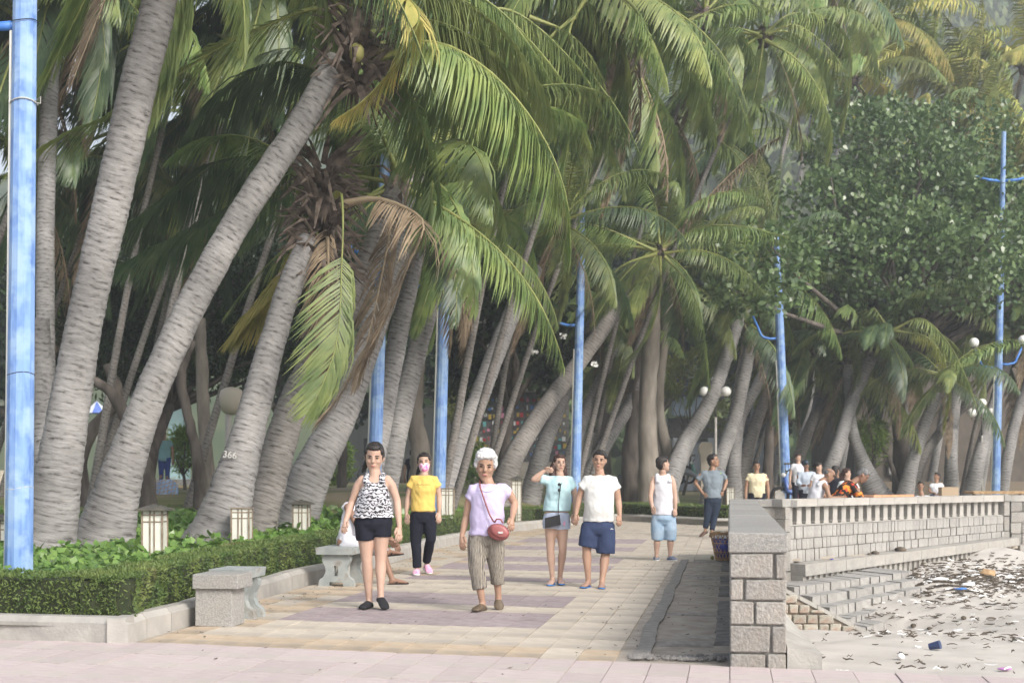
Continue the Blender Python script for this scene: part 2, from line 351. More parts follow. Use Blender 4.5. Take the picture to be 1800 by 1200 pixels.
while j < j1 - .2:
    L = random.choice([.28, .42, .5, .62, .75]); wob = random.uniform(-.012, .012); dz = random.uniform(-.030, -.006)
    a, b, c, d = dpt(j, -.60 + wob), dpt(j, -.13 + wob), dpt(j + L - .04, -.13 + wob), dpt(j + L - .04 - random.uniform(-.01, .02), -.60 + wob)
    t = random.uniform(-.002, .002); mb = MB()
    mb.hexa([q + Vector((0, 0, -.07)) for q in (a, b, c, d)] + [a + Vector((0, 0, dz + t)), b + Vector((0, 0, dz)), c + Vector((0, 0, dz - t)), d + Vector((0, 0, dz))])
    mb.build('cover_slab', slabm, dr, origin=(a + c) / 2); j += L; k += 1
mb = MB(); a, b, c, d = dpt(j0, -.60), dpt(j0, 0), dpt(j1, 0), dpt(j1, -.60); mb.hexa([q + Vector((0, 0, -.12)) for q in (a, b, c, d)] + [q + Vector((0, 0, -.06)) for q in (a, b, c, d)]); mb.build('channel_floor', M['soil'], dr)
mb = MB()
for q in range(26):
    jj = j0 + (j1 - j0) * q / 26; jn = j0 + (j1 - j0) * (q + .97) / 26; z0 = -.004 + random.uniform(-.012, .008)
    a, b, c, d = dpt(jj, -.118 + random.uniform(-.01, .01)), dpt(jj, -.004), dpt(jn, -.004), dpt(jn, -.118 + random.uniform(-.01, .01)); mb.hexa([p + Vector((0, 0, -.1)) for p in (a, b, c, d)] + [p + Vector((0, 0, z0)) for p in (a, b, c, d)])
mb.build('gutter_edge', M['conc_dk'], dr)
mb = MB()
for q in range(160):
    p = dpt(j0 + random.uniform(-.12, .12), random.uniform(-.72, -.02)); r = random.uniform(.008, .028); mb.ball(p + Vector((0, 0, r * .3)), (r, r * .8, r * .6), n=5, m=4)
mb.build('rubble', M['conc_dk'], dr, kind='stuff')

fallen = MB()
for k in range(420):
    if random.random() < .45: p = kerb[random.randrange(0, 8)].lerp(kerb[8], random.random() * .5) + Vector((random.uniform(.02, .5), -.05, 0))
    elif random.random() < .6: p = dpt(random.uniform(.3, 11), random.uniform(-1.2, .0))
    else: p = W0 + ALONG * random.uniform(-3, 14) - ACROSS * random.uniform(0, 4)
    if not inside((p.x, p.y), paved): continue
    a = random.uniform(0, 6.28); l = random.uniform(.008, .028); d_ = Vector((math.cos(a), math.sin(a), 0)); n_ = Vector((-d_.y, d_.x, 0)) * l * .4; c_ = Vector((p.x, p.y, .007)); fallen.add([c_ - d_ * l, c_ + n_ + Vector((0, 0, .004)), c_ + d_ * l + Vector((0, 0, .008)), c_ - n_], [(0, 3, 2, 1)])
fallen.build('fallen_leaf_bits', M['debris'], None, kind='stuff')
# kerb stones round the planting bed
ks = empty('bed_kerb', kerb[0], 'low pale stone kerb bordering the planting bed along the promenade', 'kerb')
def kerb_run(pl, step, mats, side=1, h=.19, w=.16, parent=None):
    segs = []; 
    acc = [0]
    for a, b in zip(pl, pl[1:]): acc.append(acc[-1] + (b - a).length)
    def at(t):
        t = max(0, min(t, acc[-1]))
        for i in range(len(pl) - 1):
            if t <= acc[i + 1] or i == len(pl) - 2:
                return pl[i].lerp(pl[i + 1], (t - acc[i]) / (acc[i + 1] - acc[i]))
    def nrm(t):
        a = at(t - .15); b = at(t + .15); dd = (b - a).normalized(); return Vector((-dd.y, dd.x, 0)) * side
    t = 0; k = 0
    while t < acc[-1] - .05:
        L = step * random.uniform(.85, 1.2); e = min(t + L, acc[-1]); mb = MB()
        a, b = at(t + .004), at(e - .004); na, nb = nrm(t), nrm(e)
        for q in (a, b): q.z = 0
        ch = .045; Z = Vector((0, 0, 1)); hh = h + random.uniform(-.004, .004)
        sec = lambda p, n: [p - Z * .04, p + Z * (hh - ch), p + n * ch + Z * hh, p + n * w + Z * hh, p + n * w - Z * .04]
        A, B = sec(a, na), sec(b, nb)
        mb.add(A + B, [(0, 1, 6, 5), (1, 2, 7, 6), (2, 3, 8, 7), (3, 4, 9, 8), (4, 3, 2, 1, 0), (5, 6, 7, 8, 9)])
        mb.build('kerb_stone', M[random.choice(mats)], parent, origin=(a + b) / 2); t = e; k += 1
kerb_run(kerb[:9], .5, ['conc_lt'], 1, parent=ks)
kerb_run(kerb[8:14], 1.0, ['conc_lt'], 1, parent=ks)
front = [G(-420, 1116), G(-100, 1121), kerb[0] + (G(-420, 1116) - kerb[0]).normalized() * .02]
kerb_run(front, 1.75, ['conc'], 1, h=.19, w=.16, parent=ks)

# soil of the bed
pts = [k + Vector((0, 0, .13)) for k in kerb[:14]]
bedpoly = [(fk.x, fk.y + .1)] + [(k.x - .1, k.y + .05) for k in kerb[:14]] + [(kerb[13].x, kerb[13].y + 9), (3, 46), (-24, 46), (-24, fk.y + .5)]
sheet('planting_bed', bedpoly, .12, M['soil'])

# ---------------------------------------------------------------- sand
ctrl = [(1425, 1182, 259, -.04), (1800, 1190, 255, -.05), (2300, 1195, 255, -.05), (1560, 1130, 127, None), (1800, 1120, 165, None), (1650, 1120, 165, None), (1420, 1120, 150, None),
        (1430, 1110, 126, None), (1640, 1075, 118, None), (1800, 1060, 118, None), (1650, 1030, 112, None), (1800, 1015, 108, None), (1660, 985, 104, None), (1800, 972, 98, None), (1735, 958, 99, None), (1800, 955, 94, None),
        (2300, 1100, 150, None), (2300, 1030, 115, None), (2300, 975, 95, None), (1600, 1165, 215, None), (1900, 1160, 210, None), (2300, 1150, 190, None), (1618, 1006, 114, -.24), (1630, 1010, 115.5, None), (1640, 1018, 116.5, None), (1636, 1036, 119.5, None), (1626, 1058, 122, None), (1590, 1076, 124, None)]
cp = []
for px, py, s, z in ctrl:
    p = P(px, py, s); cp.append((p.x, p.y, p.z if z is None else z))
cp += [(1.7, 5, -.05), (6, 5, -.05), (30, 5, -.3), (60, 10, -1.2), (40, 30, -.9), (30, 40, -.1), (60, 60, -.1), (12, 34, 0.0), (20, 36, 0.0)]
cpa = np.array(cp)
def sand_z(x, y):
    d2 = (cpa[:, 0] - x) ** 2 + (cpa[:, 1] - y) ** 2 + .05
    w = d2 ** -1.9; return float((w * cpa[:, 2]).sum() / w.sum())
xs = np.concatenate([np.arange(1.2, 14, .11), np.arange(14, 64, 2.0)]); ys = np.concatenate([np.arange(7.5, 28, .11), np.arange(28, 62, 1.5)])
v = []
for y in ys:
    for x in xs:
        z = sand_z(x, y) + .022 * noise.noise((x * 1.6, y * 1.6, 0)) + .010 * noise.noise((x * 6, y * 6, 3))
        v.append((x, y, z - .012))
nx = len(xs); f = [(r * nx + c, r * nx + c + 1, (r + 1) * nx + c + 1, (r + 1) * nx + c) for r in range(len(ys) - 1) for c in range(nx - 1)]
mk('beach', v, f, M['sand'], smooth=True, kind='structure')
mk('sea', [(60, -200, -1.6), (900, -200, -1.6), (900, 900, -1.6), (60, 900, -1.6)], [(0, 1, 2, 3)], mat('sea_water', (.10, .16, .18), None, rough=.15), kind='structure')

# ---------------------------------------------------------------- near seawall
sw = empty('near_seawall', W0 + ALONG * .5 + ACROSS * .19, 'waist high granite block wall beside the drain with its end face to the viewer', 'wall')
core = MB()
a, b, c, d = W0 + ALONG * .03 + ACROSS * .03, W0 + ALONG * .03 + ACROSS * (TH - .03), W1 + ACROSS * (TH - .03), W1 + ACROSS * .03
for q in (a, b, c, d): q.z = 0
core.hexa([q + Vector((0, 0, -1.6)) for q in (a, b, c, d)] + [q + Vector((0, 0, .78)) for q in (a, b, c, d)]); core.build('wall_core', M['mortar'], sw)
def block(parent, p, dx, dy, hx, hy, z0, z1, m, name='stone', rough=.006, bev=.008):
    """a rough-faced block: p centre, dx dy unit directions, hx hy half sizes"""
    v, f = [], []; nx_, nz_ = 3, 2
    mb = MB(); corners = []
    for z, k in ((z0, 1), (z1, 1)):
        for sx, sy in ((-1, -1), (1, -1), (1, 1), (-1, 1)):
            q = p + dx * (hx * sx + random.uniform(-rough, rough)) + dy * (hy * sy + random.uniform(-rough, rough)); corners.append(Vector((q.x, q.y, z + random.uniform(-rough, rough))))
    bm = bmesh.new(); vv = [bm.verts.new(c) for c in corners]
    for q in [(3, 2, 1, 0), (4, 5, 6, 7), (0, 1, 5, 4), (1, 2, 6, 5), (2, 3, 7, 6), (3, 0, 4, 7)]: bm.faces.new([vv[i] for i in q])
    if bev: bmesh.ops.bevel(bm, geom=bm.edges[:], offset=bev, segments=1, affect='EDGES')
    org = Vector(parent and worg(parent) or (0, 0, 0)); cen = Vector((p.x, p.y, (z0 + z1) / 2))
    bmesh.ops.translate(bm, verts=bm.verts, vec=-cen)
    me = bpy.data.meshes.new(name); bm.to_mesh(me); bm.free(); me.materials.append(m)
    o = bpy.data.objects.new(name, me); COL.objects.link(o); o.parent = parent; o.location = cen - org; return o
# courses of the end face and of both sides
courses = [(-.02, .09), (.10, .295), (.305, .45), (.46, .585), (.595, .76)]
courses = [(-.03, .085), (.095, .275), (.285, .44), (.45, .59), (.60, .765)]
split = [.24, .27, .16, .09, .29]
for (z0, z1), sp in zip(courses, split):
    dy0 = ALONG
    for u0, u1 in ((0, sp), (sp + .012, TH)):
        block(sw, W0 + ALONG * .10 + ACROSS * ((u0 + u1) / 2), ACROSS, ALONG, (u1 - u0) / 2 - .003, .10, z0, z1, M['granite_w'], rough=.004)
    jj = .22
    while jj < 11.4:
        L = random.uniform(.34, .52)
        for uu in ((.055, ), (TH - .055, )):
            block(sw, W0 + ALONG * (jj + L / 2) + ACROSS * uu[0], ALONG, ACROSS, L / 2 - .006, .055, z0, z1, M['granite_w'], rough=.004)
        jj += L
jj = -.012; 
Lw = (W1 - W0).dot(ALONG)
while jj < Lw - .1:
    L = min(random.uniform(.85, 1.1), Lw - jj); block(sw, W0 + ALONG * (jj + L / 2) + ACROSS * (TH / 2), ALONG, ACROSS, L / 2 - .003, TH / 2 + .012, .772, .91, M['granite'], 'coping_stone', rough=.003, bev=.01); jj += L
# sloping apron at the foot of the wall, sea side
ap = MB(); q0 = W0 + ACROSS * (TH + .005) + ALONG * -.02
prof = [(0, .40), (.10, .30), (.19, .04)]
A = [q0 + ACROSS * u + Vector((0, 0, z)) for u, z in [(0, .05 if False else .34), (.03, .22), (.235, .10), (.235, -.4), (0, -.4)]]
sec_n = []
for k in range(14):
    t = k / 13; j = t * 7.0; drop = .03 * t; wd = .235 - .10 * t
    sec_n.append([W0 + ALONG * j + ACROSS * (TH + .004) + Vector((0, 0, .16 + .10 * t)), W0 + ALONG * j + ACROSS * (TH + wd) + Vector((0, 0, .115 - .3 * t + .012 * noise.noise((k, 0, 0)))), W0 + ALONG * j + ACROSS * (TH + wd + .01) + Vector((0, 0, -1.3)), W0 + ALONG * j + ACROSS * (TH + .004) + Vector((0, 0, -1.3))])
for s_ in sec_n:
    for p in s_: p.z -= .02
vv = [p for s_ in sec_n for p in s_]; ff = [(0, 3, 2, 1)]
for k in range(13):
    for e in range(4): ff.append((k * 4 + e, k * 4 + (e + 1) % 4, k * 4 + 4 + (e + 1) % 4, k * 4 + 4 + e))
ap.add(vv, ff); ap.build('apron', M['conc'], sw)

# ---------------------------------------------------------------- balustrade wall
bw = empty('balustrade_wall', B0.lerp(B1, .5) + Vector((0, 0, -.2)), 'curving pale seawall topped by a balustrade of square concrete posts above the beach steps', 'wall')
def bp(t, z, off=0.0): q = B0.lerp(B1, t) + BN * off; return Vector((q.x, q.y, z))
def lz(a, b, t): return a + (b - a) * t
def slab(t0, t1, za, zb, o0, o1, m, name, parent=bw, gap=0.0):
    """za, zb: (z at t=0, z at t=1) of underside and top"""
    g = gap / BL; t0 += g; t1 -= g; mb = MB()
    mb.hexa([bp(t0, lz(*za, t0), o1), bp(t1, lz(*za, t1), o1), bp(t1, lz(*za, t1), o0), bp(t0, lz(*za, t0), o0),
             bp(t0, lz(*zb, t0), o1), bp(t1, lz(*zb, t1), o1), bp(t1, lz(*zb, t1), o0), bp(t0, lz(*zb, t0), o0)])
    return mb.build(name, m, parent, origin=bp((t0 + t1) / 2, lz(*za, .5), o0))
slab(0, 1, (-1.4, -1.2), (.50, .54), -.30, -.05, M['mortar'], 'wall_core')
n = 9
for k in range(n): slab(k / n, (k + 1) / n, (.795, .795), (.91, .91), -.30, .0, M['conc_lt'], 'coping', gap=.003)
slab(0, 1, (.50, .54), (.515, .555), -.27, -.03, M['conc'], 'sill')
NB = 27
for k in range(NB):
    t = (k + .5) / NB; w = .105 / 2 / BL; mb = MB(); z0, z1 = lz(.516, .556, t), .794
    z0 -= 0.0; th = .13; cx_ = -.15; pr = [(-.5, 0), (.5, 0), (.5, .10), (.42, .15), (.42, .85), (.5, .90), (.5, 1), (-.5, 1), (-.5, .90), (-.42, .85), (-.42, .15), (-.5, .10)]
    fr = [bp(t + a * .135 / BL, z0 + (z1 - z0) * b, cx_ + th / 2) for a, b in pr]; bk = [bp(t + a * .135 / BL, z0 + (z1 - z0) * b, cx_ - th / 2) for a, b in pr]
    m_ = len(pr); mb.add(fr + bk, [tuple(range(m_)), tuple(range(m_, 2 * m_))[::-1]] + [(i, m_ + i, m_ + (i + 1) % m_, (i + 1) % m_) for i in range(m_)])
    mb.build('baluster', M['conc_lt'], bw, origin=bp(t, z0, cx_))
rows = [((.305, .40), (.49, .535)), ((.135, .265), (.295, .39)), ((-.065, .155), (.125, .255))]
stone_pale = mat('pale_wall_stone', (.29, .28, .265), (.37, .36, .34), 10, .85, bump=.5, bscale=30, orand=.09, c3=(.27, .25, .22), sc3=4, lo3=.55, hi3=.75)
for za, zb in rows:
    t = 0
    while t < .995:
        L = random.uniform(.07, .13) / BL; e = min(1, t + L); slab(t, e, za, zb, -.06, random.uniform(-.012, .012), stone_pale, 'stone', gap=.0035); t = e
for k in range(12): slab(k / 12, (k + 1) / 12, (-.25, .015), (-.07, .15), -.06, .30, M['conc'], 'ledge_stone', gap=.003)
mb = MB()        # ribbed concave foot under the ledge
NS = 44
for k in range(NS):
    t0, t1 = k / NS, (k + .94) / NS; za = lambda t: lz(-.44, -.02, t); zb = lambda t: lz(-.252, .013, t)
    mb.hexa([bp(t0, za(t0) - .5, .20), bp(t1, za(t1) - .5, .20), bp(t1, za(t1) - .5, -.05), bp(t0, za(t0) - .5, -.05), bp(t0, zb(t0), .26), bp(t1, zb(t1), .22), bp(t1, zb(t1), -.05), bp(t0, zb(t0), -.05)])
mb.build('ribbed_footing', M['conc_dk'] if False else M['conc'], bw)
# end pillar and the wall that goes on to the right
pe = MB(); 
for z0, z1 in ((-.1, .25), (.26, .52), (.53, .79)): block(bw, B1 + BD * .09 + BN * -.14, BD, BN, .085, .15, z0, z1, M['granite_w'])
block(bw, B1 + BD * .09 + BN * -.14, BD, BN, .10, .17, .796, .915, M['granite'], 'coping_stone')
for z0, z1 in ((-.9, -.5), (-.49, -.2), (-.19, .12), (.13, .40), (.41, .60), (.61, .79)): block(bw, B0 + BD * -.07 + BN * -.12, BD, BN, .065, .15, z0, z1, M['granite_w'])
block(bw, B0 + BD * -.10 + BN * -.14, BD, BN, .10, .17, .796, .912, M['granite'], 'coping_stone')
rw = empty('side_seawall', B1 + BD * .3, 'granite masonry seawall running on to the right past the end pillar', 'wall')
RD = Vector((1, .22, 0)).normalized(); RN = Vector((RD.y, -RD.x, 0)); Q = B1 + BD * .2
mbq = MB(); qq = [Q, Q + RD * 9, Q + RD * 9 - RN * .3, Q - RN * .3]; mbq.hexa([q + RN * -.03 + Vector((0, 0, -1)) for q in qq] + [q + RN * -.03 + Vector((0, 0, .78)) for q in qq]); mbq.build('wall_core', M['mortar'], rw)
for z0, z1 in ((.02, .20), (.21, .40), (.41, .60), (.61, .785)):
    x = 0
    while x < 3:
        L = random.uniform(.2, .34); block(rw, Q + RD * (x + L / 2) + RN * -.02, RD, RN, L / 2 - .006, .05, z0, z1, M['granite_w']); x += L
block(rw, Q + RD * 4.5 + RN * -.15, RD, RN, 4.5, .18, .79, .90, M['conc'], 'coping_stone'); block(rw, Q + RD * 4.5 + RN * .1, RD, RN, 4.5, .22, -.10, .015, M['conc'], 'ledge_stone')
# linking wall between the near wall and the balustrade
lw = empty('linking_wall', W1 + Vector((.2, 0, 0)), 'short block wall joining the near seawall to the balustrade', 'wall')
LD = (B0 - W1 - ACROSS * .1).normalized(); LN = Vector((LD.y, -LD.x, 0)); LL = (B0 - W1).length
for z0, z1 in ((-1.2, -.6), (-.59, -.1), (-.09, .10), (.11, .28), (.29, .46), (.47, .63), (.64, .785)):
    x = .05
    while x < LL - .05:
        L = min(random.uniform(.25, .45), LL - x); block(lw, W1 + LD * (x + L / 2) + Vector((0, .16, 0)), LD, LN, L / 2 - .006, .12, z0, z1, M['granite_w']); x += L
block(lw, W1 + LD * (LL / 2 + .1) + Vector((0, .16, 0)), LD, LN, LL / 2 + .02, .16, .79, .905, M['granite'], 'coping_stone')

# ---------------------------------------------------------------- steps down to the beach and their stringer
st = empty('beach_steps', P(1500, 1080, 118), 'worn pale stone steps going down to the sand below the balustrade', 'steps')
sl = [((1395, 1031, -.36), (1605, 1004, -.20)), ((1428, 1048, -.48), (1628, 1016, -.28)), ((1458, 1067, -.607), (1628, 1031, -.39)), ((1488, 1089, -.752), (1604, 1053, -.554)), ((1512, 1104, -.84), (1560, 1092, -.76))]
lines = []
for (a, b) in sl:
    pa = P(a[0], a[1], (a[1] - HY) / (CH - a[2])); pb = P(b[0], b[1], (b[1] - HY) / (CH - b[2])); lines.append((pa, pb))
for k, (pa, pb) in enumerate(lines):
    d = (pb - pa); dn = Vector((d.x, d.y, 0)).normalized(); nn = Vector((dn.y, -dn.x, 0)); L = d.length; x = 0
    back = 1.4 if k == 0 else .5
    mb = MB()
    while x < L - .02:
        l = min(random.uniform(.10, .20), L - x); c0 = pa + d * (x / L); c1 = pa + d * ((x + l - .014) / L); o1 = random.uniform(-.02, .02); h = -.10; dz = random.uniform(-.008, .008)
        mb = MB(); q = [c0 + nn * o1, c1 + nn * o1, c1 - nn * back, c0 - nn * back]
        mb.hexa([p + Vector((0, 0, h - .25)) for p in q] + [p + Vector((0, 0, dz)) for p in q]); mb.build('step_stone', stone_pale, st, origin=c0); x += l
sg = empty('stair_stringer', P(1470, 1100, 121.6), 'sloping brown stone side wall at the left of the beach steps', 'wall')
sd = F / 127
def sp_(px, py, dy=0): q = P(px, py, 127); return Vector((q.x, sd + dy, q.z))
tl, tr, bl = sp_(1376, 1028), sp_(1562, 1130), sp_(1376, 1108)
mb = MB(); z1 = tl.z; pr = [sp_(1376, 1036), sp_(1556, 1130), sp_(1556, 1175), sp_(1376, 1175)]
mb.add([p for p in pr] + [p + Vector((0, .30, 0)) for p in pr], [(3, 2, 1, 0), (4, 5, 6, 7), (0, 1, 5, 4), (1, 2, 6, 5), (2, 3, 7, 6), (3, 0, 4, 7)]); mb.build('stringer_core', mat('brown_mortar', (.20, .165, .13), (.32, .27, .22), 9, .95, bump=.5), sg)
brownstone = mat('weathered_stone', (.27, .25, .20), (.42, .40, .35), 8, .9, bump=.6, bscale=30, orand=.18, c3=(.30, .21, .16), sc3=5, lo3=.5, hi3=.65)
for z0, z1, rowpy in ((0, 0, 1060), (0, 0, 1078), (0, 0, 1096), (0, 0, 1112), (0, 0, 1127)):
    px = 1378 - random.uniform(0, 12)
    while px < 1560:
        w = random.uniform(17, 29); toppy = 1036 + (px + w / 2 - 1376) * (94 / 180); y0, y1 = rowpy - 16, rowpy
        if toppy + 5 < y1:
            y0 = max(y0, toppy + 3)
            if y1 - y0 > 5:
                a, b = sp_(px, y1, -.012), sp_(px + w - 2.5, y0, -.012); cxx = (a + b) / 2
                block(sg, Vector((cxx.x, cxx.y, 0)), Vector((1, 0, 0)), Vector((0, 1, 0)), (b.x - a.x) / 2, .03, a.z + .01, b.z, brownstone, rough=.008, bev=.012)
        px += w
mb = MB(); a, b = sp_(1372, 1030), sp_(1566, 1131)
for k in range(6):
    p, q = a.lerp(b, k / 6), a.lerp(b, (k + .97) / 6); cs = [p + Vector((0, -.03, 0)), q + Vector((0, -.03, 0)), q + Vector((0, .34, 0)), p + Vector((0, .34, 0))]
    mb = MB(); mb.hexa([c - Vector((0, 0, .05)) for c in cs] + [c + Vector((0, 0, .01)) for c in cs]); mb.build('capping_stone', M['conc'], sg, origin=p)
mb = MB()

# ---------------------------------------------------------------- litter and seaweed on the sand
deb = MB(); cols = ['debris', 'whitebag', 'wicker', 'bluearm']
def sand_at(px, py):      # walk the ray until it meets the sand
    lo = None
    for k in range(400):
        s = 270 - k * .45; p = P(px, py, s)
        if p.x > 1.3 and p.z <= sand_z(p.x, p.y) : return Vector((p.x, p.y, sand_z(p.x, p.y)))
    return None
dark, pale = MB(), MB()
def strand(mb, p, L, w, h, ang):
    d = Vector((math.cos(ang), math.sin(ang), 0)); n = Vector((-d.y, d.x, 0)); pts = []
    for k in range(4): pts.append(p + d * (L * (k / 3 - .5)) + n * random.uniform(-.25, .25) * w * 2 + Vector((0, 0, h * random.uniform(.2, 1))))
    mb.tube(pts, [w * .3, w * .5, w * .45, w * .2], 4)
for k in range(1300):
    r = random.random()
    if r < .74: px, py = random.uniform(1600, 1830), random.gauss(1022, 17)
    elif r < .90: px = random.uniform(1480, 1830); py = random.choice([1058, 1084, 1112]) + (px - 1480) * .03 + random.gauss(0, 4)
    else: px, py = random.uniform(1400, 1830), random.uniform(1040, 1185)
    if px < 1450 and py < 1110: continue
    p = sand_at(px, py)
    if p is None: continue
    big = .55 if r >= .90 else (.8 if r > .74 else 1)
    strand(pale if random.random() < .16 else dark, p, random.uniform(.02, .17) * big, random.uniform(.008, .03) * big, .03, random.uniform(-.5, .5) + (math.pi if random.random() < .5 else 0))
dark.build('seaweed_litter', M['debris'], None, kind='stuff'); pale.build('plastic_litter', M['whitebag'], None, kind='stuff')
def litter(name, px, py, lab, cat, m, size, n=9):
    p = sand_at(px, py)
    if p is None: return
    mb = MB(); v, f = ball((0, 0, 0), size, 12, 8)
    v = [Vector(a) * (1 + .45 * noise.noise(Vector(a) * 14 + Vector((px, 0, 0)))) + p + Vector((0, 0, size[2] * .55)) for a in v]; mb.add(v, f)
    o = mb.build(name, m, None, origin=p, smooth=True); tag(o, lab, cat)
litter('crumpled_cloth', 1735, 1012, 'crumpled tan cloth bundle lying in the wrack line on the beach', 'cloth', M['wicker'], (.13, .10, .07))
litter('blue_container', 1688, 1036, 'flattened blue plastic container in the litter on the beach', 'container', M['bluearm'], (.10, .05, .02))
litter('plastic_bag', 1700, 1030, 'white plastic bag beside the blue container on the sand', 'bag', M['whitebag'], (.12, .06, .04))
litter('plastic_bag', 1650, 1022, 'long white plastic sheet at the left end of the wrack line', 'bag', M['whitebag'], (.17, .05, .025))
litter('clear_bottle', 1583, 1157, 'round pale plastic bottle half buried in the smooth sand', 'bottle', M['whitebag'], (.035, .035, .03))
litter('driftwood', 1605, 1103, 'dark lump of driftwood on the sand below the lowest step', 'driftwood', M['debris'], (.045, .03, .03))
litter('driftwood', 1634, 1106, 'small dark stone of wood on the sand right of the steps', 'driftwood', M['debris'], (.035, .03, .02))
litter('driftwood', 1694, 1088, 'dark wood lump alone on the open sand to the right', 'driftwood', M['debris'], (.035, .03, .025))
litter('wrapper', 1765, 1176, 'small purple and white wrapper on the near sand', 'wrapper', mat('wrapper_purple', (.45, .2, .45), None), (.05, .03, .01))
litter('black_bag', 1595, 955, 'black rag lying on the seawall ledge', 'rag', M['black'], (.0, .0, .0)) if False else None
p = sand_at(1643, 1140)
cupm = mat('cup_navy', (.04, .06, .14), None, rough=.4); mb = MB(); ax = Vector((.8, -.5, .25)).normalized(); mb.tube([p + Vector((0, 0, .03)) - ax * .05, p + Vector((0, 0, .03)) + ax * .05], [.028, .04], 12); tag(mb.build('plastic_cup', cupm, None, origin=p, smooth=False), 'dark blue plastic cup lying on its side on the sand', 'cup')
for k, (t, sz) in enumerate(((.33, .07), (.44, .09), (.30, .04), (.14, .025))):
    p = bp(t, lz(-.07, .15, t) + .0, .14); mb = MB(); v, f = ball((0, 0, 0), (sz, sz * .8, sz * .5), 9, 6); v = [Vector(a) * (1 + .6 * noise.noise(Vector(a) * 25 + Vector((k, 0, 0)))) + p + Vector((0, 0, sz * .3)) for a in v]; mb.add(v, f)
    tag(mb.build('ledge_rubbish', M['debris'] if k != 3 else M['bluebag'], None, origin=p, smooth=True), ['dark rubbish heap in the middle of the seawall ledge', 'largest dark rubbish heap on the seawall ledge', 'small dark lump just left of the middle ledge heap', 'tiny dark blue scrap near the left end of the ledge'][k], 'rubbish')
for k, (px, py, r) in enumerate(((1768, 966, .17), (1795, 968, .13), (1748, 962, .07))):
    q = P(px, py, 95); p = Vector((q.x, q.y, sand_z(q.x, q.y))); mb = MB(); v, f = ball((0, 0, 0), (r, r * .8, r * .7), 12, 8); v = [Vector(a) * (1 + .3 * noise.noise(Vector(a) * 6 + Vector((k, 0, 0)))) + p + Vector((0, 0, r * .3)) for a in v]; mb.add(v, f)
    tag(mb.build('beach_rock', M['conc_dk'], None, origin=p), ['round dark rock at the foot of the end pillar', 'dark rock at the right edge below the side seawall', 'smallest dark rock just left of the round one'][k], 'rock')
# ---------------------------------------------------------------- hedges, ground cover, trees
def leafquads(cs, ds, ns, L, W, mb=None):
    """diamond leaves: centres, directions, normals, lengths, widths -> numpy verts, faces"""
    s = np.cross(ds, ns); s /= np.linalg.norm(s, axis=1)[:, None] + 1e-9
    L = np.asarray(L)[:, None]; W = np.asarray(W)[:, None]
    v = np.stack([cs, cs + ds * L * .45 + s * W * .5 + ns * L * .06, cs + ds * L, cs + ds * L * .45 - s * W * .5 + ns * L * .06], axis=1).reshape(-1, 3)
    n = len(cs); f = np.arange(n * 4).reshape(n, 4)
    return v, f
def unit(a): return a / (np.linalg.norm(a, axis=1)[:, None] + 1e-9)
def mk_np(name, v, f, m, parent=None, fm=None, origin=None, kind=None):
    org = np.array(origin) if origin is not None else (np.array(worg(parent)) if parent is not None else np.zeros(3))
    me = bpy.data.meshes.new(name); nf = len(f); k = f.shape[1]
    me.vertices.add(len(v)); me.vertices.foreach_set('co', (v - org).astype(np.float32).ravel())
    me.loops.add(nf * k); me.loops.foreach_set('vertex_index', f.astype(np.int32).ravel())
    me.polygons.add(nf); me.polygons.foreach_set('loop_start', np.arange(0, nf * k, k, dtype=np.int32)); me.polygons.foreach_set('loop_total', np.full(nf, k, dtype=np.int32))
    for q in (m if isinstance(m, (list, tuple)) else [m]): me.materials.append(q)
    if fm is not None: me.polygons.foreach_set('material_index', fm.astype(np.int32))
    me.update(calc_edges=True); me.validate()
    o = bpy.data.objects.new(name, me); COL.objects.link(o)
    if parent is not None: o.parent = parent; o.location = Vector(org) - worg(parent)
    else: o.location = Vector(org)
    if kind: o['kind'] = kind
    return o
